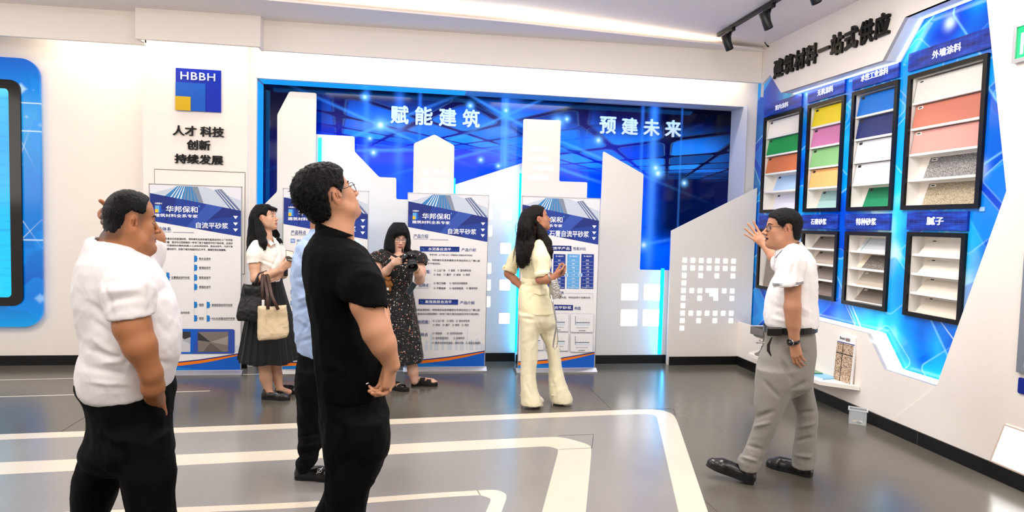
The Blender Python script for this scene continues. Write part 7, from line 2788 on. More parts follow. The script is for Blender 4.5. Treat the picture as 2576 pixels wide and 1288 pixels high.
    MB().obox(c, X * .064, Yd * .040, Zd * .022, m_cam).build('body', cam_, bevel=.010, seg=3)
    mb = MB()
    mb.obox(c - X * .050 + Zd * .018, X * .016, Yd * .038, Zd * .020, m_cam)
    mb.build('grip', cam_, bevel=.008)
    mb = MB()
    mb.obox(c + Yd * .048 + X * .008, X * .030, Yd * .014, Zd * .024, m_cam)
    mb.build('viewfinder_hump', cam_, bevel=.008)
    mb = MB()
    mb.lathe([(.012, 0), (.013, .008), (.010, .010)], m_cam, c + Yd * .038 + X * .045, Yd, 14)
    mb.lathe([(.008, 0), (.008, .007)], m_alu if 'm_alu' in globals() else m_cam, c + Yd * .038 - X * .042, Yd, 12)
    mb.build('dial', cam_)
    MB().lathe([(.032, .016), (.036, .022), (.036, .045), (.039, .048), (.039, .075), (.036, .078), (.036, .090), (.045, .094), (.046, .128), (.043, .129), (.040, .100), (.0, .098)], m_cam, c + X * .012, Zd, 28).build('lens_barrel', cam_)
    MB().lathe([(.0, .0985), (.036, .0985), (.036, .101), (.0, .106)], mat('coated lens glass', (10, 12, 26), .04, coat=1), c + X * .012, Zd, 24).build('front_glass', cam_, label='dark coated front glass')
    tx = MB()
    tx.text('R', (c + Yd * .05 + X * .012, tuple(X), tuple(Yd)), (-.004, -.004, .006, .006), mat('white printed lettering', (245, 248, 255), .4), .0245, .0004, .01)
    tx.build('print', cam_, label='small white lettering')
    sp = MB()
    m_strap = mat('dark red brown camera strap', (40, 20, 20), .7)
    sp.tube([c - X * .062 + Yd * .03, J(1000, 648, -.27), J(985, 640, -.20), J(972, 632, -.10), J(975, 624, .06), J(1000, 620, .12)], .011, m_strap, 8, True, .25)
    sp.tube([c + X * .062 + Yd * .03, J(1045, 642, -.22), J(1034, 630, -.08), J(1020, 622, .08), J(1000, 620, .12)], .011, m_strap, 8, True, .25)
    sp.build('neck_strap', cam_)
    # phone hanging below the camera, plush bear charm, bag at her side
    ph = thing('phone', J(1032, 730, -.26), 'dark phone hanging tilted in front of the floral dress below the camera', 'phone')
    corners = [J(1019, 735, -.25), J(1027, 750, -.25), J(1046, 722, -.25), J(1037, 708, -.25)]
    ez = corners[3] - corners[0]
    L = np.linalg.norm(ez)
    ez /= L
    ex = corners[1] - corners[0]
    ex -= ez * (ex @ ez)
    w_ = np.linalg.norm(ex)
    ex /= w_
    Fp = (corners[0], tuple(ex), tuple(ez))
    if np.cross(ex, ez) @ dep > 0:
        Fp = (corners[0] + ex * w_, tuple(-ex), tuple(ez))
    MB().flat([rrect(0, 0, w_, L, .010)], Fp, mat('phone edge silver', (150, 150, 154), .3, metal=.8), -.008, .008).build('body', ph)
    MB().flat([rrect(.002, .002, w_ - .002, L - .002, .009)], Fp, mat('dark phone glass', (34, 38, 38), .08, coat=.5), .0, .001).build('screen', ph)
    MB().tube([J(1041, 712, -.25), J(1044, 700, -.27), J(1040, 690, -.28)], .0016, m_bleath, 5).build('cord', ph)
    br = thing('bear_charm', J(976, 715, -.19), 'brown plush bear charm hanging beside the floral dress', 'toy')
    m_pl = mat('brown plush', (150, 96, 46), .95, bump=1.0, bscale=260, vary=.12, vscale=160)
    c = J(976, 712, -.20)
    S = SDF(c - .09, c + .09, .0035)
    S.ell(c + (0, 0, -.012), (.030, .024, .036), None, .01)
    S.ell(c + (0, 0, .036), (.025, .022, .022), None, .01)
    for sg in (-1, 1):
        S.ell(c + lat * .020 * sg + np.array([0, 0, .054]), (.009, .007, .009), None, .005)
        S.cone(c + lat * .022 * sg + np.array([0, 0, .008]), c + lat * .036 * sg + np.array([0, 0, -.018]) - dep * .008, .012, .011, .006)
        S.cone(c + lat * .014 * sg + np.array([0, 0, -.034]), c + lat * .020 * sg + np.array([0, 0, -.062]) - dep * .008, .014, .013, .006)
    S.ell(c + np.array([0, 0, .030]) - dep * .020, (.011, .010, .009), None, .004)
    V, Q = S.mesh(1)
    V = V + normals(V, Q) * (.0012 * wave(V, 3, .006))[:, None]
    mb = MB()
    mb.add(V, Q.tolist(), m_pl, True)
    mb.build('plush_body', br)
    mb = MB()
    mb.obox(c + np.array([0, 0, -.050]) - dep * .030 + lat * .0, lat * .008 + np.array([0, 0, .004]), dep * .001, np.array([0, 0, .010]) - lat * .004, mat('white tag', (236, 232, 228), .5))
    mb.build('tag', br, label='white tag')
    mb = MB()
    mb.tube([c + (0, 0, .056), J(972, 690, -.17), J(968, 672, -.14)], .0016, m_bleath, 5)
    mb.build('cord', br)
    bg = thing('shoulder_bag', J(960, 740, .02), 'dark brown shoulder bag hanging behind the floral dress', 'bag')
    mb = MB()
    mb.flat([round_poly([(J(952, 708, .02) - J(960, 740, .02)) @ np.stack([lat, [0, 0, 1]]).T, (J(972, 700, .02) - J(960, 740, .02)) @ np.stack([lat, [0, 0, 1]]).T, (J(975, 755, .02) - J(960, 740, .02)) @ np.stack([lat, [0, 0, 1]]).T, (J(948, 765, .02) - J(960, 740, .02)) @ np.stack([lat, [0, 0, 1]]).T], .02, 4)], (J(960, 740, .06), tuple(lat), (0, 0, 1)), mat('dark brown leather', (44, 34, 30), .5), 0, .12)
    mb.build('body', bg, bevel=.015)
    mb = MB()
    mb.tube([J(958, 706, -.02), J(957, 690, -.10), J(966, 662, -.125), J(972, 640, -.09), J(975, 634, .0)], .008, mat('dark brown leather', (44, 34, 30)), 8, True, .3)
    mb.build('strap', bg)
    return P


p5()
# ------------------------------------------------------------------ woman in cream suit
P6_J = [(598, 1335, 1372, .055, .02), (606, 1322, 1377, .09, .01), (616, 1312, 1378, .13, 0), (632, 1304, 1382, .150, 0), (650, 1304, 1386, .155, 0), (664, 1306, 1388, .150, 0), (682, 1310, 1382, .135, 0), (703, 1313, 1376, .122, 0), (712, 1312, 1376, .124, 0), (729, 1306, 1382, .145, 0), (755, 1304, 1387, .165, 0), (775, 1305, 1392, .172, 0), (786, 1307, 1394, .172, 0)]
P6_HIP = [(760, 1306, 1386, .150, 0), (785, 1306, 1393, .160, 0), (800, 1308, 1396, .160, 0), (815, 1311, 1396, .14, 0), (832, 1325, 1380, .07, 0)]
P6_L = [(790, 1306, 1362, .105, -.06), (815, 1309, 1360, .105, -.06), (853, 1309, 1354, .095, -.06), (896, 1310, 1352, .085, -.06), (938, 1310, 1347, .080, -.06), (972, 1310, 1351, .085, -.06), (1000, 1310, 1360, .095, -.06), (1017, 1310, 1365, .10, -.06)]
P6_R = [(790, 1345, 1395, .105, .06), (815, 1346, 1399, .105, .06), (840, 1356, 1401, .098, .06), (874, 1374, 1406, .088, .06), (917, 1380, 1413, .080, .06), (945, 1380, 1419, .085, .06), (975, 1381, 1429, .095, .06), (1002, 1384, 1440, .10, .06), (1010, 1386, 1440, .10, .06)]


def p6():
    P = Person(5.39, (1350, 1022), 'woman in cream suit with long wavy dark hair seen from behind')
    J, lat, dep, mp = P.J, P.lat, P.dep, P.mp
    skin = (176, 120, 92)
    H = Head(J(1353, 551), lat * .94 + dep * .16 + np.array([0, 0, .22]), sc=.92)
    lo, hi = np.minimum(J(1255, 1035, .4), J(1255, 500, -.4)) - .05, np.maximum(J(1450, 500, .4), J(1450, 1035, -.4)) + .05
    lo[2] = -.02
    hc = J(1404, 688, -.22)
    S = SDF(lo, hi, .011, [(H.c - .15, H.c + .15, .0035), (hc - .10, hc + .10, .004)])
    H.sculpt(S, fem=1.0, nose=.3)
    S.cone(H.w((-.010, 0, -.05)), J(1350, 612, .0), .043, .052, .03)
    for L in (P6_J[2:-1], P6_HIP[:-1]):
        S.loft(P.rows(L, -.026), lat, .03)
    S.chain([J(1334, 820, -.06), J(1331, 900, -.06), J(1330, 965, -.06), J(1332, 1000, -.06)], [.045, .042, .038, .030], .02)
    S.chain([J(1372, 820, .06), J(1393, 900, .06), J(1398, 960, .06), J(1404, 998, .06)], [.045, .042, .038, .030], .02)
    for (a, b) in (((1334, 1006, -.06), (1356, 1016, -.06)), ((1408, 1002, .06), (1428, 1011, .05))):
        S.cone(J(*a), J(*b), .030, .024, .02)
    # near arm with phone, far arm on the hip
    S.chain([J(1360, 628, -.14), J(1360, 665, -.17), J(1359, 703, -.19)], [.044, .038, .036], .02)
    S.chain([J(1359, 703, -.19), J(1378, 703, -.23), J(1398, 694, -.24)], [.038, .035, .025], .02)
    hand(S, J(1396, 695, -.24), J(1410, 686, -.245) - J(1398, 693, -.24), dep * .75 + np.array([0, 0, .55]) - lat * .2, -1, .90, (.75, .85, .9, .95), .02, (.85, .40, .35), wr=.025)
    S.chain([J(1308, 632, .12), J(1285, 668, .15), J(1279, 688, .14)], [.046, .042, .036], .02)
    S.chain([J(1279, 688, .14), J(1296, 706, .12), J(1314, 724, .08)], [.036, .033, .025], .02)
    hand(S, J(1312, 722, .09), J(1330, 728, .04) - J(1312, 722, .09), np.array([0, 0, -1.0]), 1, .88, (.2, .2, .2, .2), .04, (.7, .6, .2), wr=.024)
    V, Q = S.mesh(1)
    C = H.face_paint(V, skin, (150, 46, 46))
    P.add('body', V, Q, skin_mat('skin of the woman in cream', skin), C=C, extra=lambda mb: H.details(mb, m_eyew, m_iris, m_hairb, (.05, .1), .95, .8, True))
    # hair: combed back from the face, long waves down the back
    m_h6 = hair_mat('very dark brown hair', (20, 12, 10), (50, 50, 10))
    S = SDF(np.minimum(J(1285, 690, .25), J(1285, 500, -.3)) - .03, np.maximum(J(1400, 500, .25), J(1400, 690, -.3)) + .03, .006)
    H.ell(S, (-.014, 0, .034), (.106, .084, .100), 0)
    H.ell(S, (.030, 0, .054), (.056, .062, .058), .02)
    S.loft(P.rows([(525, 1318, 1355, .06, .0), (545, 1308, 1350, .10, .0), (570, 1302, 1346, .11, -.01), (595, 1299, 1350, .14, -.03), (615, 1298, 1352, .16, -.04), (635, 1297, 1346, .16, -.04), (650, 1299, 1338, .15, -.04), (664, 1302, 1330, .13, -.04), (674, 1308, 1320, .06, -.05)]), lat, .02)
    S.chain([H.w((-.01, -.075, -.04)), J(1364, 592, -.10), J(1377, 612, -.13), J(1384, 632, -.16), J(1388, 648, -.17)], [.030, .042, .036, .026, .012], .02)
    fp = [(.040, .010), (.048, .045), (.062, .076), (.078, .084), (.16, .12), (.16, -.20), (.020, -.20), (.006, -.060), (-.014, -.036), (-.024, -.004), (-.016, .026), (.010, .030), (.030, .010)]

    def cut(X, Y, Z):
        px, py, pz = X - H.c[0], Y - H.c[1], Z - H.c[2]
        lx, ly, lz = ((px * H.R[i][0] + py * H.R[i][1] + pz * H.R[i][2]) / H.sc for i in range(3))
        return np.maximum(poly_sd(lx, lz, fp), np.maximum(np.abs(ly) - .115, -.085 - lz)) * H.sc
    S.func(H.c - .2, H.c + .2, cut, .008, 's')
    V, Q = S.mesh(1)
    N = normals(V, Q)
    V = V + N * (.004 * wave(V, 3, .022, (1, 1, .3), True))[:, None]
    ho = P.add('hair', V, Q, m_h6)
    mb = MB()
    rr = np.random.RandomState(15)
    for i in range(150):
        t = rr.rand()
        x0 = 1304 + 40 * t + rr.uniform(-3, 3)
        y0 = 560 + 60 * rr.rand()
        L = rr.uniform(50, 95)
        d0 = -.10 - .08 * sin(pi * t) + rr.uniform(-.02, .03)
        y1 = min(y0 + L, 684 - 30 * abs(t - .15))
        ph, am = rr.uniform(0, 6.28), rr.uniform(1.5, 4.0)
        pts = []
        for k in range(14):
            u = k / 13
            y = y0 + (y1 - y0) * u
            pts.append(J(x0 - 5 * u * (1 - t) + am * u ** .6 * sin(ph + (y - y0) / 5.0), y, d0 + .008 * cos(ph + (y - y0) / 5.0)))
        mb.tube(pts, [.0048 * min(1, .15 + k / 4) * (1 - .85 * (k / 13) ** 1.5) for k in range(14)], m_h6, 5)
    for i in range(26):
        t = rr.rand()
        y0, y1 = 585 + 20 * rr.rand(), 640 + 14 * rr.rand()
        ph = rr.uniform(0, 6.28)
        pts = []
        for k in range(12):
            u = k / 11
            y = y0 + (y1 - y0) * u
            x = 1360 + 27 * (y - 585) / 65 + 6 * (t - .5) + 2.2 * u * sin(ph + (y - y0) / 4.5)
            pts.append(J(x, y, -.13 - .03 * u + .02 * (t - .5)))
        mb.tube(pts, [.0046 * min(1, .15 + k / 4) * (1 - .85 * (k / 11) ** 1.5) for k in range(12)], m_h6, 5)
    for i in range(14):
        y0 = 560 + 6 * i
        x0 = 1302 - 1.0 * abs(i - 4)
        mb.tube([J(x0 + 3, y0, -.02), J(x0 - 3, y0 + 8, -.02), J(x0 - 1, y0 + 16, -.03), J(x0 - 5 - 2 * rr.rand(), y0 + 26, -.03)], [.002, .0018, .0014, .0003], m_h6, 4)
    mb.build('hair_strand', ho)
    er = MB()
    m_gold = mat('gilt metal', (214, 160, 40), .25, metal=1)
    e = H.w((-.004, -.090, -.042))
    er.ball(e, .006, m_gold, 10)
    er.tube([e, e + (0, 0, -.010)], .0016, m_gold, 6)
    er.ball(e + (0.004, 0, -.016), .008, m_gold, 10, (1, .7, 1.2))
    er.ball(e + (-.003, 0, -.028), .0055, m_gold, 10)
    er.build('earring', P.root)
    m_c = cloth('cream suiting', (240, 231, 192), .75, 700, .08, .1)
    # jacket with turned back cuffs
    segs = [(1318, 705, 1375, 703, 3, -.008), (1316, 720, 1374, 719, 3, -.006), (1320, 740, 1345, 735, 4, -.007), (1350, 735, 1330, 760, 4, -.006), (1345, 700, 1350, 640, 3, -.004), (1372, 700, 1386, 692, 3, -.006), (1376, 690, 1388, 690, 3, -.008), (1365, 740, 1390, 748, 3, -.007), (1330, 660, 1332, 700, 3, -.004)]
    g = garment(P, 'jacket', m_c, [P6_J], lo, hi, .0065, [([J(1358, 622, -.115), J(1362, 650, -.155), J(1364, 692, -.185)], [.064, .070, .064], np.array([0, 0, -1.0]) + lat * .25), ([J(1312, 626, .10), J(1295, 655, .14), J(1281, 681, .145)], [.062, .060, .055], np.array([0, 0, -1.0]) - lat * .5)], [([J(1352, 585, 0), J(1354, 606, .0)], [.048, .052])], 111, (.004, .10, .003, .05), (1, 1, .7), segs)
    for (c, ax, r) in ((J(1364, 688, -.185), J(1365, 700, -.187) - J(1362, 660, -.165), .062), (J(1283, 677, .145), J(1279, 684, .146) - J(1295, 655, .14), .060)):
        ax = ax / np.linalg.norm(ax)
        u = np.cross(ax, dep)
        u /= np.linalg.norm(u)
        v = np.cross(ax, u)
        vs, fs = [], []
        n = 24
        for k in range(n):
            t = 2 * pi * k / n
            fl = .016 * max(0, cos(t - 2.6)) ** 4
            for (a, q) in ((-.014, 1.0), (-.012, 1.09), (.016 + fl, 1.13), (.018 + fl, 1.02)):
                vs.append(c + ax * a + r * q * (u * cos(t) + v * sin(t)))
        for k in range(n):
            k2 = (k + 1) % n
            for j in range(3):
                fs.append((k * 4 + j, k * 4 + j + 1, k2 * 4 + j + 1, k2 * 4 + j))
        cf = MB()
        cf.add(vs, fs, m_c, True)
        cf.build('cuff', g)
    bt = MB()
    for (x, y, d0) in ((1269, 673, .10), (1283, 682, .085), (1286, 683, .085)):
        bt.ball(J(x, y, d0), .006, m_gold, 10)
    bt.build('button', g, label='gilt sleeve buttons')
    bl = MB()
    R = P.rows([(706, 1312, 1377, .122, 0)], .003)[0]
    n = 40
    vs, fs = [], []
    for k in range(n):
        t = 2 * pi * k / n
        for (dz, gq) in ((-.024, -.006), (-.022, .002), (.022, .002), (.024, -.006)):
            vs.append(np.array([R[1], R[2], R[0] + dz]) + lat * (R[3] + gq) * cos(t) + dep * (R[4] + gq) * sin(t))
    for k in range(n):
        k2 = (k + 1) % n
        for j in range(3):
            fs.append((k * 4 + j, k2 * 4 + j, k2 * 4 + j + 1, k * 4 + j + 1))
    bl.add(vs, fs, m_c, True)
    bl.build('waistband', g)
    pf = MB()
    pts = [J(1342, 738, -.150), J(1360, 742, -.168), J(1376, 738, -.150), J(1375, 727, -.145), J(1358, 728, -.160), J(1343, 727, -.146)]
    pf.add(pts + [p + dep * .02 for p in pts], [(0, 1, 4, 5), (1, 2, 3, 4)] + [(i, 6 + i, 6 + (i + 1) % 6, (i + 1) % 6) for i in range(6)], m_c)
    pf.build('pocket_flap', g)
    # trousers
    m_tr = cloth('cream trouser cloth', (228, 220, 188), .75, 700, .08, .1)
    seg2 = [(1345, 805, 1310, 800, 4, -.010), (1350, 800, 1372, 850, 4, -.010), (1331, 850, 1338, 1000, 3, .006), (1395, 870, 1418, 1000, 3, .006), (1355, 850, 1345, 800, 5, -.012), (1320, 960, 1340, 1000, 4, -.006), (1385, 940, 1400, 1000, 4, -.006)]
    tr = garment(P, 'trousers', m_tr, [P6_HIP, P6_L, P6_R], lo, hi, .0075, (), [([J(1336, 1012, -.06), J(1337, 1040, -.06)], [.060, .075]), ([J(1410, 1004, .06), J(1411, 1034, .06)], [.060, .075])], 121, (.004, .10, .003, .05), (1, 1, .4), seg2, .04)
    # platform heels
    m_hl = mat('cream patent shoe', (226, 214, 200), .25, coat=.4)
    for (hx, hy, tx, ty) in ((1313, 1023, 1360, 1020), (1390, 1021, 1436, 1016)):
        a, b_ = onZ(hx, hy), onZ(tx, ty)
        d = b_ - a
        d /= np.linalg.norm(d)
        s_ = np.cross((0, 0, 1.0), d)
        L = .19
        mb = MB()
        mb.lathe([(.006, 0), (.006, .05), (.010, .085), (.022, .10)], m_hl, a, (0, 0, 1), 12)
        ho_ = None
        lp = [(.10, .036), (.14, .040), (L - .02, .032), (L, .012), (L, -.012), (L - .02, -.032), (.14, -.040), (.10, -.036)]
        mb.flat([round_poly(lp, .015, 3)], (tuple(a), tuple(d), tuple(s_)), m_hl, 0, .024)
        S = SDF(a - .08, a + d * .2 + .15, .005)
        S.cone(a + d * .020 + (0, 0, .092), a + d * .08 + (0, 0, .072), .020, .028, .02)
        S.cone(a + d * .08 + (0, 0, .078), a + d * (L - .035) + (0, 0, .044), .032, .032, .02)
        S.cone(a + d * (L - .035) + (0, 0, .044), a + d * (L - .015) + (0, 0, .038), .032, .020, .02)
        V, Q = S.mesh(1)
        mb.add(V, Q.tolist(), m_hl, True)
        mb.build('shoe', P.root)
    # phone and silver handbag (carried: things of their own)
    ph = thing('phone', J(1413, 682, -.24), 'dark phone in the hand of the woman in cream', 'phone')
    MB().obox(J(1414, 679, -.245), (J(1418, 671, -.245) - J(1408, 690, -.245)) * .55, dep * .03 - lat * .008, (lat * .0035 + np.array([0, 0, .0025])), m_bleath).build('body', ph, bevel=.003)
    hb = thing('handbag', J(1398, 752, -.27), 'small silver handbag hanging from the arm of the woman in cream', 'bag')
    m_sv = mat('crinkled silver leather', (196, 194, 190), .28, metal=.85, bump=.8, bscale=70)
    U = np.array([0, 0, 1.0])
    q = [(1386, 706), (1402, 703), (1415, 744), (1412, 748), (1393, 754), (1391, 752)]
    P0 = [J(x, y, -.28) for x, y in q]
    o = np.mean(P0, axis=0)
    poly = [((p - o) @ lat, (p - o) @ U) for p in P0]
    e2 = dep * .9 - lat * .25
    mb = MB()
    n = len(poly)
    fr = [o + lat * a + U * c_ for a, c_ in poly]
    bk = [p + e2 * .075 + (-.010 if i in (2, 3, 4, 5) else .0) * lat for i, p in enumerate(fr)]
    mb.add(fr + bk, [tuple(range(n))[::-1], tuple(range(n, 2 * n))] + [(i, (i + 1) % n, n + (i + 1) % n, n + i) for i in range(n)], m_sv)
    mb.build('body', hb, bevel=.006, seg=3)
    mb = MB()
    fr2 = [o - e2 * .004 + (p - o) * np.array([.80, .80, .82]) for p in fr]
    mb.add(fr2 + [p + e2 * .006 for p in fr2], [tuple(range(n))[::-1]] + [(i, (i + 1) % n, n + (i + 1) % n, n + i) for i in range(n)], m_sv)
    mb.build('flap', hb, bevel=.003)
    m_ht = mat('silver strap', (172, 168, 164), .3, metal=.8, bump=.5, bscale=90)
    mb = MB()
    mb.tube([J(1385, 706, -.29), J(1381, 695, -.30), J(1380, 688, -.28), J(1383, 685, -.25), J(1392, 692, -.24), J(1398, 700, -.25), J(1403, 706, -.26)], .007, m_ht, 8)
    mb.tube([J(1383, 708, -.24), J(1380, 696, -.21), J(1381, 688, -.20), J(1386, 686, -.20), J(1395, 696, -.22), J(1400, 706, -.22)], .006, m_ht, 8)
    mb.build('handle', hb)
    mb = MB()
    mb.tube([J(1404, 748, -.30), J(1409, 752, -.30), J(1411, 746, -.30), J(1407, 742, -.30)], .0035, mat('dark ring', (80, 76, 70), .3, metal=.9), 7)
    mb.build('ring', hb)
    mb = MB()
    mb.tube([J(1386, 740, -.27), J(1391, 765, -.285), J(1396, 790, -.285), J(1400, 812, -.285), J(1397, 835, -.285), J(1393, 858, -.285), J(1392, 872, -.285), J(1396, 878.5, -.285), J(1401, 872, -.285), J(1403, 855, -.285), J(1402, 832, -.285), J(1400, 812, -.285)], .0075, m_ht, 8, True, .45)
    mb.build('wrist_strap', hb)
    return P


p6()
# ------------------------------------------------------------------ man in white polo pointing at the wall (right)


P7_SHIRT = [(608, 1968, 2013, .060, .02), (622, 1956, 2022, .085, .01), (640, 1951, 2036, .135, 0), (658, 1951, 2046, .170, 0), (690, 1954, 2050, .185, 0), (707, 1946, 2051, .185, 0), (758, 1931, 2050, .180, 0), (800, 1926, 2053, .175, 0), (814, 1927, 2052, .172, 0), (823, 1930, 2048, .160, 0)]
P7_HIP = [(826, 1931, 2043, .150, 0), (845, 1931, 2047, .160, 0), (874, 1926, 2049, .172, 0), (902, 1913, 2046, .180, 0), (931, 1906, 2042, .180, 0), (960, 1904, 2038, .175, 0), (978, 1915, 2020, .12, 0), (1000, 1950, 1990, .04, 0)]
P7_FL = [(930, 1907, 2004, .100, -.075), (960, 1904, 1999, .100, -.078), (988, 1901, 1988, .096, -.08), (1017, 1899, 1975, .090, -.08), (1051, 1902, 1960, .084, -.08), (1080, 1893, 1949, .080, -.075), (1103, 1884, 1939, .078, -.07), (1138, 1871, 1925, .078, -.065), (1161, 1857, 1914, .080, -.06), (1180, 1862, 1908, .078, -.06)]
P7_RL = [(930, 1975, 2042, .100, .075), (950, 1978, 2041, .100, .078), (988, 1988, 2046, .096, .08), (1017, 1996, 2053, .090, .08), (1051, 2005, 2057, .086, .08), (1075, 2003, 2055, .084, .08), (1103, 2001, 2052, .082, .08), (1132, 1998, 2050, .082, .08), (1155, 1995, 2048, .082, .08), (1174, 1994, 2048, .080, .08)]


def p7():
    P = Person(3.92, (1960, 1207), 'man in white polo and grey trousers raising one open hand')
    J, lat, dep = P.J, P.lat, P.dep
    mp = P.mp
    skin = (186, 134, 104)
    H = Head(J(1969, 576), -lat * .95 - dep * .30 + np.array([0, 0, .02]), sc=1.0)
    lo = np.array([J(1870, 1215)[0], 0, 0])
    c = P.root.location
    lo, hi = np.array([c[0] - .62, c[1] - .62, -.02]), np.array([c[0] + .45, c[1] + .75, 1.78])
    lo = np.minimum(lo, J(1860, 900) - .35)
    S = SDF(lo, hi, .009, [(H.c - .17, H.c + .17, .0032), (J(1896, 595, .42) - .13, J(1896, 595, .42) + .13, .0035), (J(2000, 900, -.20) - .11, J(2000, 900, -.20) + .11, .0035)])
    H.sculpt(S, fat=.25, mouth=.8)
    # neck, trunk and legs
    S.cone(H.w((-.025, 0, -.05)), J(1992, 650, .0), .060, .072, .03)
    S.loft(P.rows(P7_SHIRT[2:], -.024), lat, .03)
    S.loft(P.rows(P7_HIP[:-1], -.024), lat, .03)
    S.loft(P.rows(P7_FL, -.024), lat, .03)
    S.loft(P.rows(P7_RL, -.024), lat, .03)
    # near arm, hanging
    S.chain([J(1994, 655, -.19), J(1994, 770, -.22), J(1998, 858, -.20)], [.056, .043, .029], .02)
    S.cone(J(1993, 778, -.22), J(1996, 815, -.21), .0435, .040, .02)
    hand(S, J(1998, 860, -.20), J(2006, 905, -.21) - J(1998, 862, -.20), dep + lat * .5, 1, .90, (.30, .34, .38, .42), .05, (.80, .35, .45), wr=.029)
    # far arm raised, open hand
    S.chain([J(1975, 662, .18), J(1950, 648, .30), J(1926, 618, .40)], [.056, .042, .030], .02)
    wv, hv = J(1925, 616, .40), J(1903, 594, .44)
    tips = hand(S, wv, hv - wv, -dep * .9 + np.array([0, 0, .25]) - lat * .2, -1, .98, (.10, .05, .08, .10), .24, (.25, 1.0, .1), tcurl=.15, wr=.029)
    V, Q = S.mesh(1)
    C = H.face_paint(V, skin, (140, 72, 62), hairpoly=[(a, b) for a, b in HP_MAN], stub=(40, 30, 26))
    L = H.loc(V)
    mo = (np.abs(L[:, 2] + .0665) < .0055) * (np.abs(L[:, 1]) < .018) * (L[:, 0] > .088) * (L[:, 0] < .1005)
    C[mo > 0] = lin((60, 22, 20))[:3]
    P.add('body', V, Q, skin_mat('skin of the pointing man', skin), C=C, extra=lambda mb: H.details(mb, m_eyew, m_iris, m_hairb, (.1, -.05), .9))
    hv_, hq = short_hair(H, HP_MAN, .004, .010, 3, .0018, .006)
    P.add('hair', hv_, hq, m_hairb)
    H.glasses(P.root, mat('thin dark spectacle wire', (40, 30, 28), .3, metal=.6), m_lens, 'thin rimmed glasses')
    # polo shirt
    m_p = cloth('white polo knit', (238, 236, 236))
    S = SDF(lo, hi, .0065, [(J(1960, 560) - .02, J(2060, 845), .005)])
    S.chain([J(1996, 642, -.16), J(1990, 668, -.20), J(1983, 716, -.23)], [.068, .078, .080], .03)
    S.chain([J(1985, 650, .15), J(1966, 664, .23)], [.072, .074], .03)
    # sleeve mouth
    a, b = J(1985, 700, -.225), J(1981, 735, -.232)
    S.cone(a, b, .062, .066, .003, 's')
    S.plane(J(1982, 719, -.23), np.array([0, 0, -1]) + lat * .16, J(1982, 719, -.23) - .13, J(1982, 719, -.23) + .12)
    S.chain([J(1962, 672, .25), J(1950, 672, .28)], [.058, .066], .006, 's')
    S.loft(P.rows(P7_SHIRT), lat, .02)
    # collar
    S.cone(H.w((-.02, 0, -.075)), J(1992, 640), .060, .068, .004, 's')
    ca, cb = J(1985, 610, 0), J(1990, 632, 0)
    V, Q = S.mesh(1)
    N = normals(V, Q)
    q = wave(V, 11, .11, (1, 1, .5)) * .006 + wave(V, 12, .045, (1, 1, .7), True) * .003
    q += creases(V, N, [(2000, 660, 1985, 705, 5.7, -0.01), (2015, 655, 2010, 735, 6.5, -0.012), (1975, 690, 1960, 705, 4.1, -0.006), (1940, 800, 2010, 815, 4.9, 0.008), (1950, 770, 2030, 800, 5.7, -0.008), (2035, 700, 2040, 800, 6.5, -0.008), (1990, 760, 2045, 790, 4.9, 0.007)])
    V = V + N * q[:, None]
    sh = P.add('polo_shirt', V, Q, m_p)
    # sleeve hem lines and collar with dark tipping
    m_tip = mat('navy tipping', (30, 34, 54), .8)
    cl = MB()
    S = SDF(J(1930, 560) - .14, J(2040, 680) + .14, .004)
    rows = [(J(1992, 612)[2] + .030, *J(1994, 612, .005)[:2], .056, .060), (J(1992, 625)[2], *J(1988, 625)[:2], .075, .072), (J(1985, 648)[2], *J(1980, 648)[:2], .086, .088)]
    pts = []
    S.cone(J(1990, 615, .005), J(1981, 648, .0), .068, .090, .01)
    S.cone(J(1992, 600, .005), J(1979, 660, .0), .060, .078, .002, 's')
    S.plane(J(1972, 632), np.array([-lat[0] * .62, -lat[1] * .62, -.80]), J(1920, 560) - .2, J(2060, 700) + .2)
    S.plane(J(1990, 603), np.array([-lat[0] * .35, -lat[1] * .35, .95]), J(1920, 560) - .2, J(2060, 700) + .2)
    V, Q = S.mesh(2)
    P.add('collar', V, Q, m_p)
    ln = MB()
    for (r, off) in ((.0822, 0), (.0815, .008)):
        o = J(1982, 714 - off / mp, -.23)
        ring = [o + r * (lat * cos(t) + dep * .98 * sin(t)) + np.array([0, 0, .13 * r * cos(t)]) for t in np.linspace(0, 2 * pi, 33)]
        ln.tube(ring, .0016, m_tip, 6, False)
    cp = [J(1951, 648, -.04), J(1957, 641, -.075), J(1968, 629, -.088), J(1980, 620, -.084), J(1995, 613, -.075), J(2010, 610.5, -.05), J(2014, 611, -.02)]
    ln.tube(cp, .0020, m_tip, 6)
    ln.build('tipping', sh, label='dark tipping lines on sleeve and collar')
    # trousers
    m_t = cloth('grey cotton trousers', (134, 131, 124), weave=500, b=.2)
    S = SDF(lo, hi, .0075)
    S.loft(P.rows(P7_HIP), lat, .05)
    S.loft(P.rows(P7_FL), lat, .05)
    S.loft(P.rows(P7_RL), lat, .05)
    V, Q = S.mesh(1)
    N = normals(V, Q)
    q = wave(V, 21, .10, (1, 1, .45)) * .006 + wave(V, 22, .05, (1, 1, 1.3), True) * .005 * np.clip((J(1960, 1000)[2] - V[:, 2]) / .5, .15, 1)
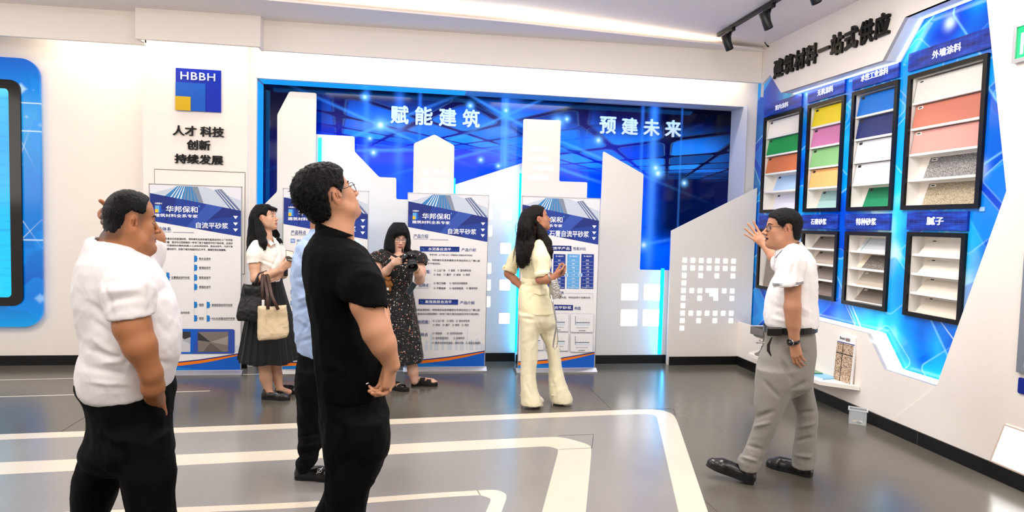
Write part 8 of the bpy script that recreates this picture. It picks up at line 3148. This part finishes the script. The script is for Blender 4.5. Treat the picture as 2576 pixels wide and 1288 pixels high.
    q += creases(V, N, [(1925, 960, 1960, 1000, 4.9, -0.016), (1965, 905, 1995, 960, 5.7, -0.016), (1900, 1050, 1945, 1035, 4.9, -0.0192), (1898, 1075, 1935, 1062, 4.1, 0.016), (1880, 1120, 1915, 1130, 4.1, -0.016), (1866, 1150, 1905, 1160, 3.7, 0.0144), (2010, 1040, 2050, 1035, 4.9, -0.0176), (2010, 1075, 2050, 1065, 4.9, 0.016), (2003, 1110, 2045, 1100, 4.5, -0.016), (2000, 1145, 2040, 1150, 4.1, 0.0144), (1990, 985, 2030, 960, 6.5, -0.0192), (1995, 870, 2030, 890, 4.1, -0.0064)])
    V = V + N * q[:, None]
    tr = P.add('trousers', V, Q, m_t)
    pk = MB()
    pk.tube([J(1942, 848, -.165), J(1933, 868, -.165), J(1933, 882, -.166), J(1940, 896, -.172)], [.004, .010, .011, .003], mat('dark pocket gap', (30, 29, 28), .9), 8, flat=.35)
    pk.tube([J(2002, 861, -.165), J(2030, 857, -.12)], .0022, mat('pocket seam', (92, 90, 86), .9), 6)
    pk.build('pocket', tr)
    # belt with buckle and pouch
    m_bk = mat('belt leather', (14, 14, 16), .4)
    bl = MB()
    za = J(1990, 829)[2]
    R = P.rows([(829, 1930, 2044, .158, 0)], .010)[0]
    n = 40
    vs, fs = [], []
    for k in range(n):
        t = 2 * pi * k / n
        e = lambda q: math.copysign(abs(q) ** .9, q)
        for (dz, g) in ((-.019, 0), (-.019, .005), (.019, .005), (.019, 0)):
            sl = .10 * cos(t) * .11
            p = np.array([R[1], R[2], za]) + lat * (R[3] + g) * e(cos(t)) + dep * (R[4] + g) * e(sin(t)) + np.array([0, 0, dz + sl + .012])
            vs.append(p)
    for k in range(n):
        k2 = (k + 1) % n
        for j in range(3):
            fs.append((k * 4 + j, k2 * 4 + j, k2 * 4 + j + 1, k * 4 + j + 1))
    bl.add(vs, fs, m_bk, False)
    bo = bl.build('belt', P.root)
    bu = MB()
    p = J(1931, 832, -.10)
    bu.obox(p, lat * .006, dep * .028, (0, 0, .021), mat('dark buckle metal', (60, 60, 64), .25, metal=.9))
    bu.build('buckle', bo, bevel=.003, label='dark metal buckle')
    pc = MB()
    pc.obox(J(1948, 834, -.165), lat * .042 + np.array([0, 0, .004]), dep * .014 - lat * .003, (0, 0, .026), m_bleath)
    pc.build('belt_pouch', bo, bevel=.008, label='small black belt pouch')
    # watch
    wt = MB()
    o = J(1996, 860, -.205)
    ax = J(1998, 870, -.20) - J(1993, 830, -.21)
    ax /= np.linalg.norm(ax)
    u = np.cross(ax, dep)
    u /= np.linalg.norm(u)
    v = np.cross(ax, u)
    ring = [o + .032 * (u * cos(t) + v * 1.02 * sin(t)) for t in np.linspace(0, 2 * pi, 25)]
    wt.tube(ring, .010, m_bk, 8, False, .35)
    wo = wt.build('wristwatch', P.root)
    wd = MB()
    d = -dep * .85 - lat * .52
    wd.lathe([(.0, 0), (.021, 0), (.0225, .004), (.021, .010), (.0, .010)], mat('watch steel', (150, 150, 152), .2, metal=1), o + d * .029, d, 24)
    wd.lathe([(.0, .0102), (.0185, .0102), (.0185, .0115), (.0, .0115)], mat('watch glass', (8, 8, 10), .08), o + d * .029, d, 24)
    wd.build('dial', wo, label='round black watch dial')
    # shoes
    fw = -lat
    h0, t0 = onZ(1897, 1212), onZ(1812, 1206)
    tv = J(1796, 1168, -.08)
    heel = np.array([*J(1896, 1205, -.06)[:2], .0])
    toe = heel + fw * .285 - dep * .02 + np.array([0, 0, .075])
    shoe(P, 'shoe', heel, toe, .105, .085, m_bleath, m_bsole)
    heel = np.array([*J(2043, 1200, .07)[:2], .0])
    toe = heel + fw * .275 + dep * .08
    shoe(P, 'shoe', heel, toe, .105, .085, m_bleath, m_bsole)
    return P


p7()
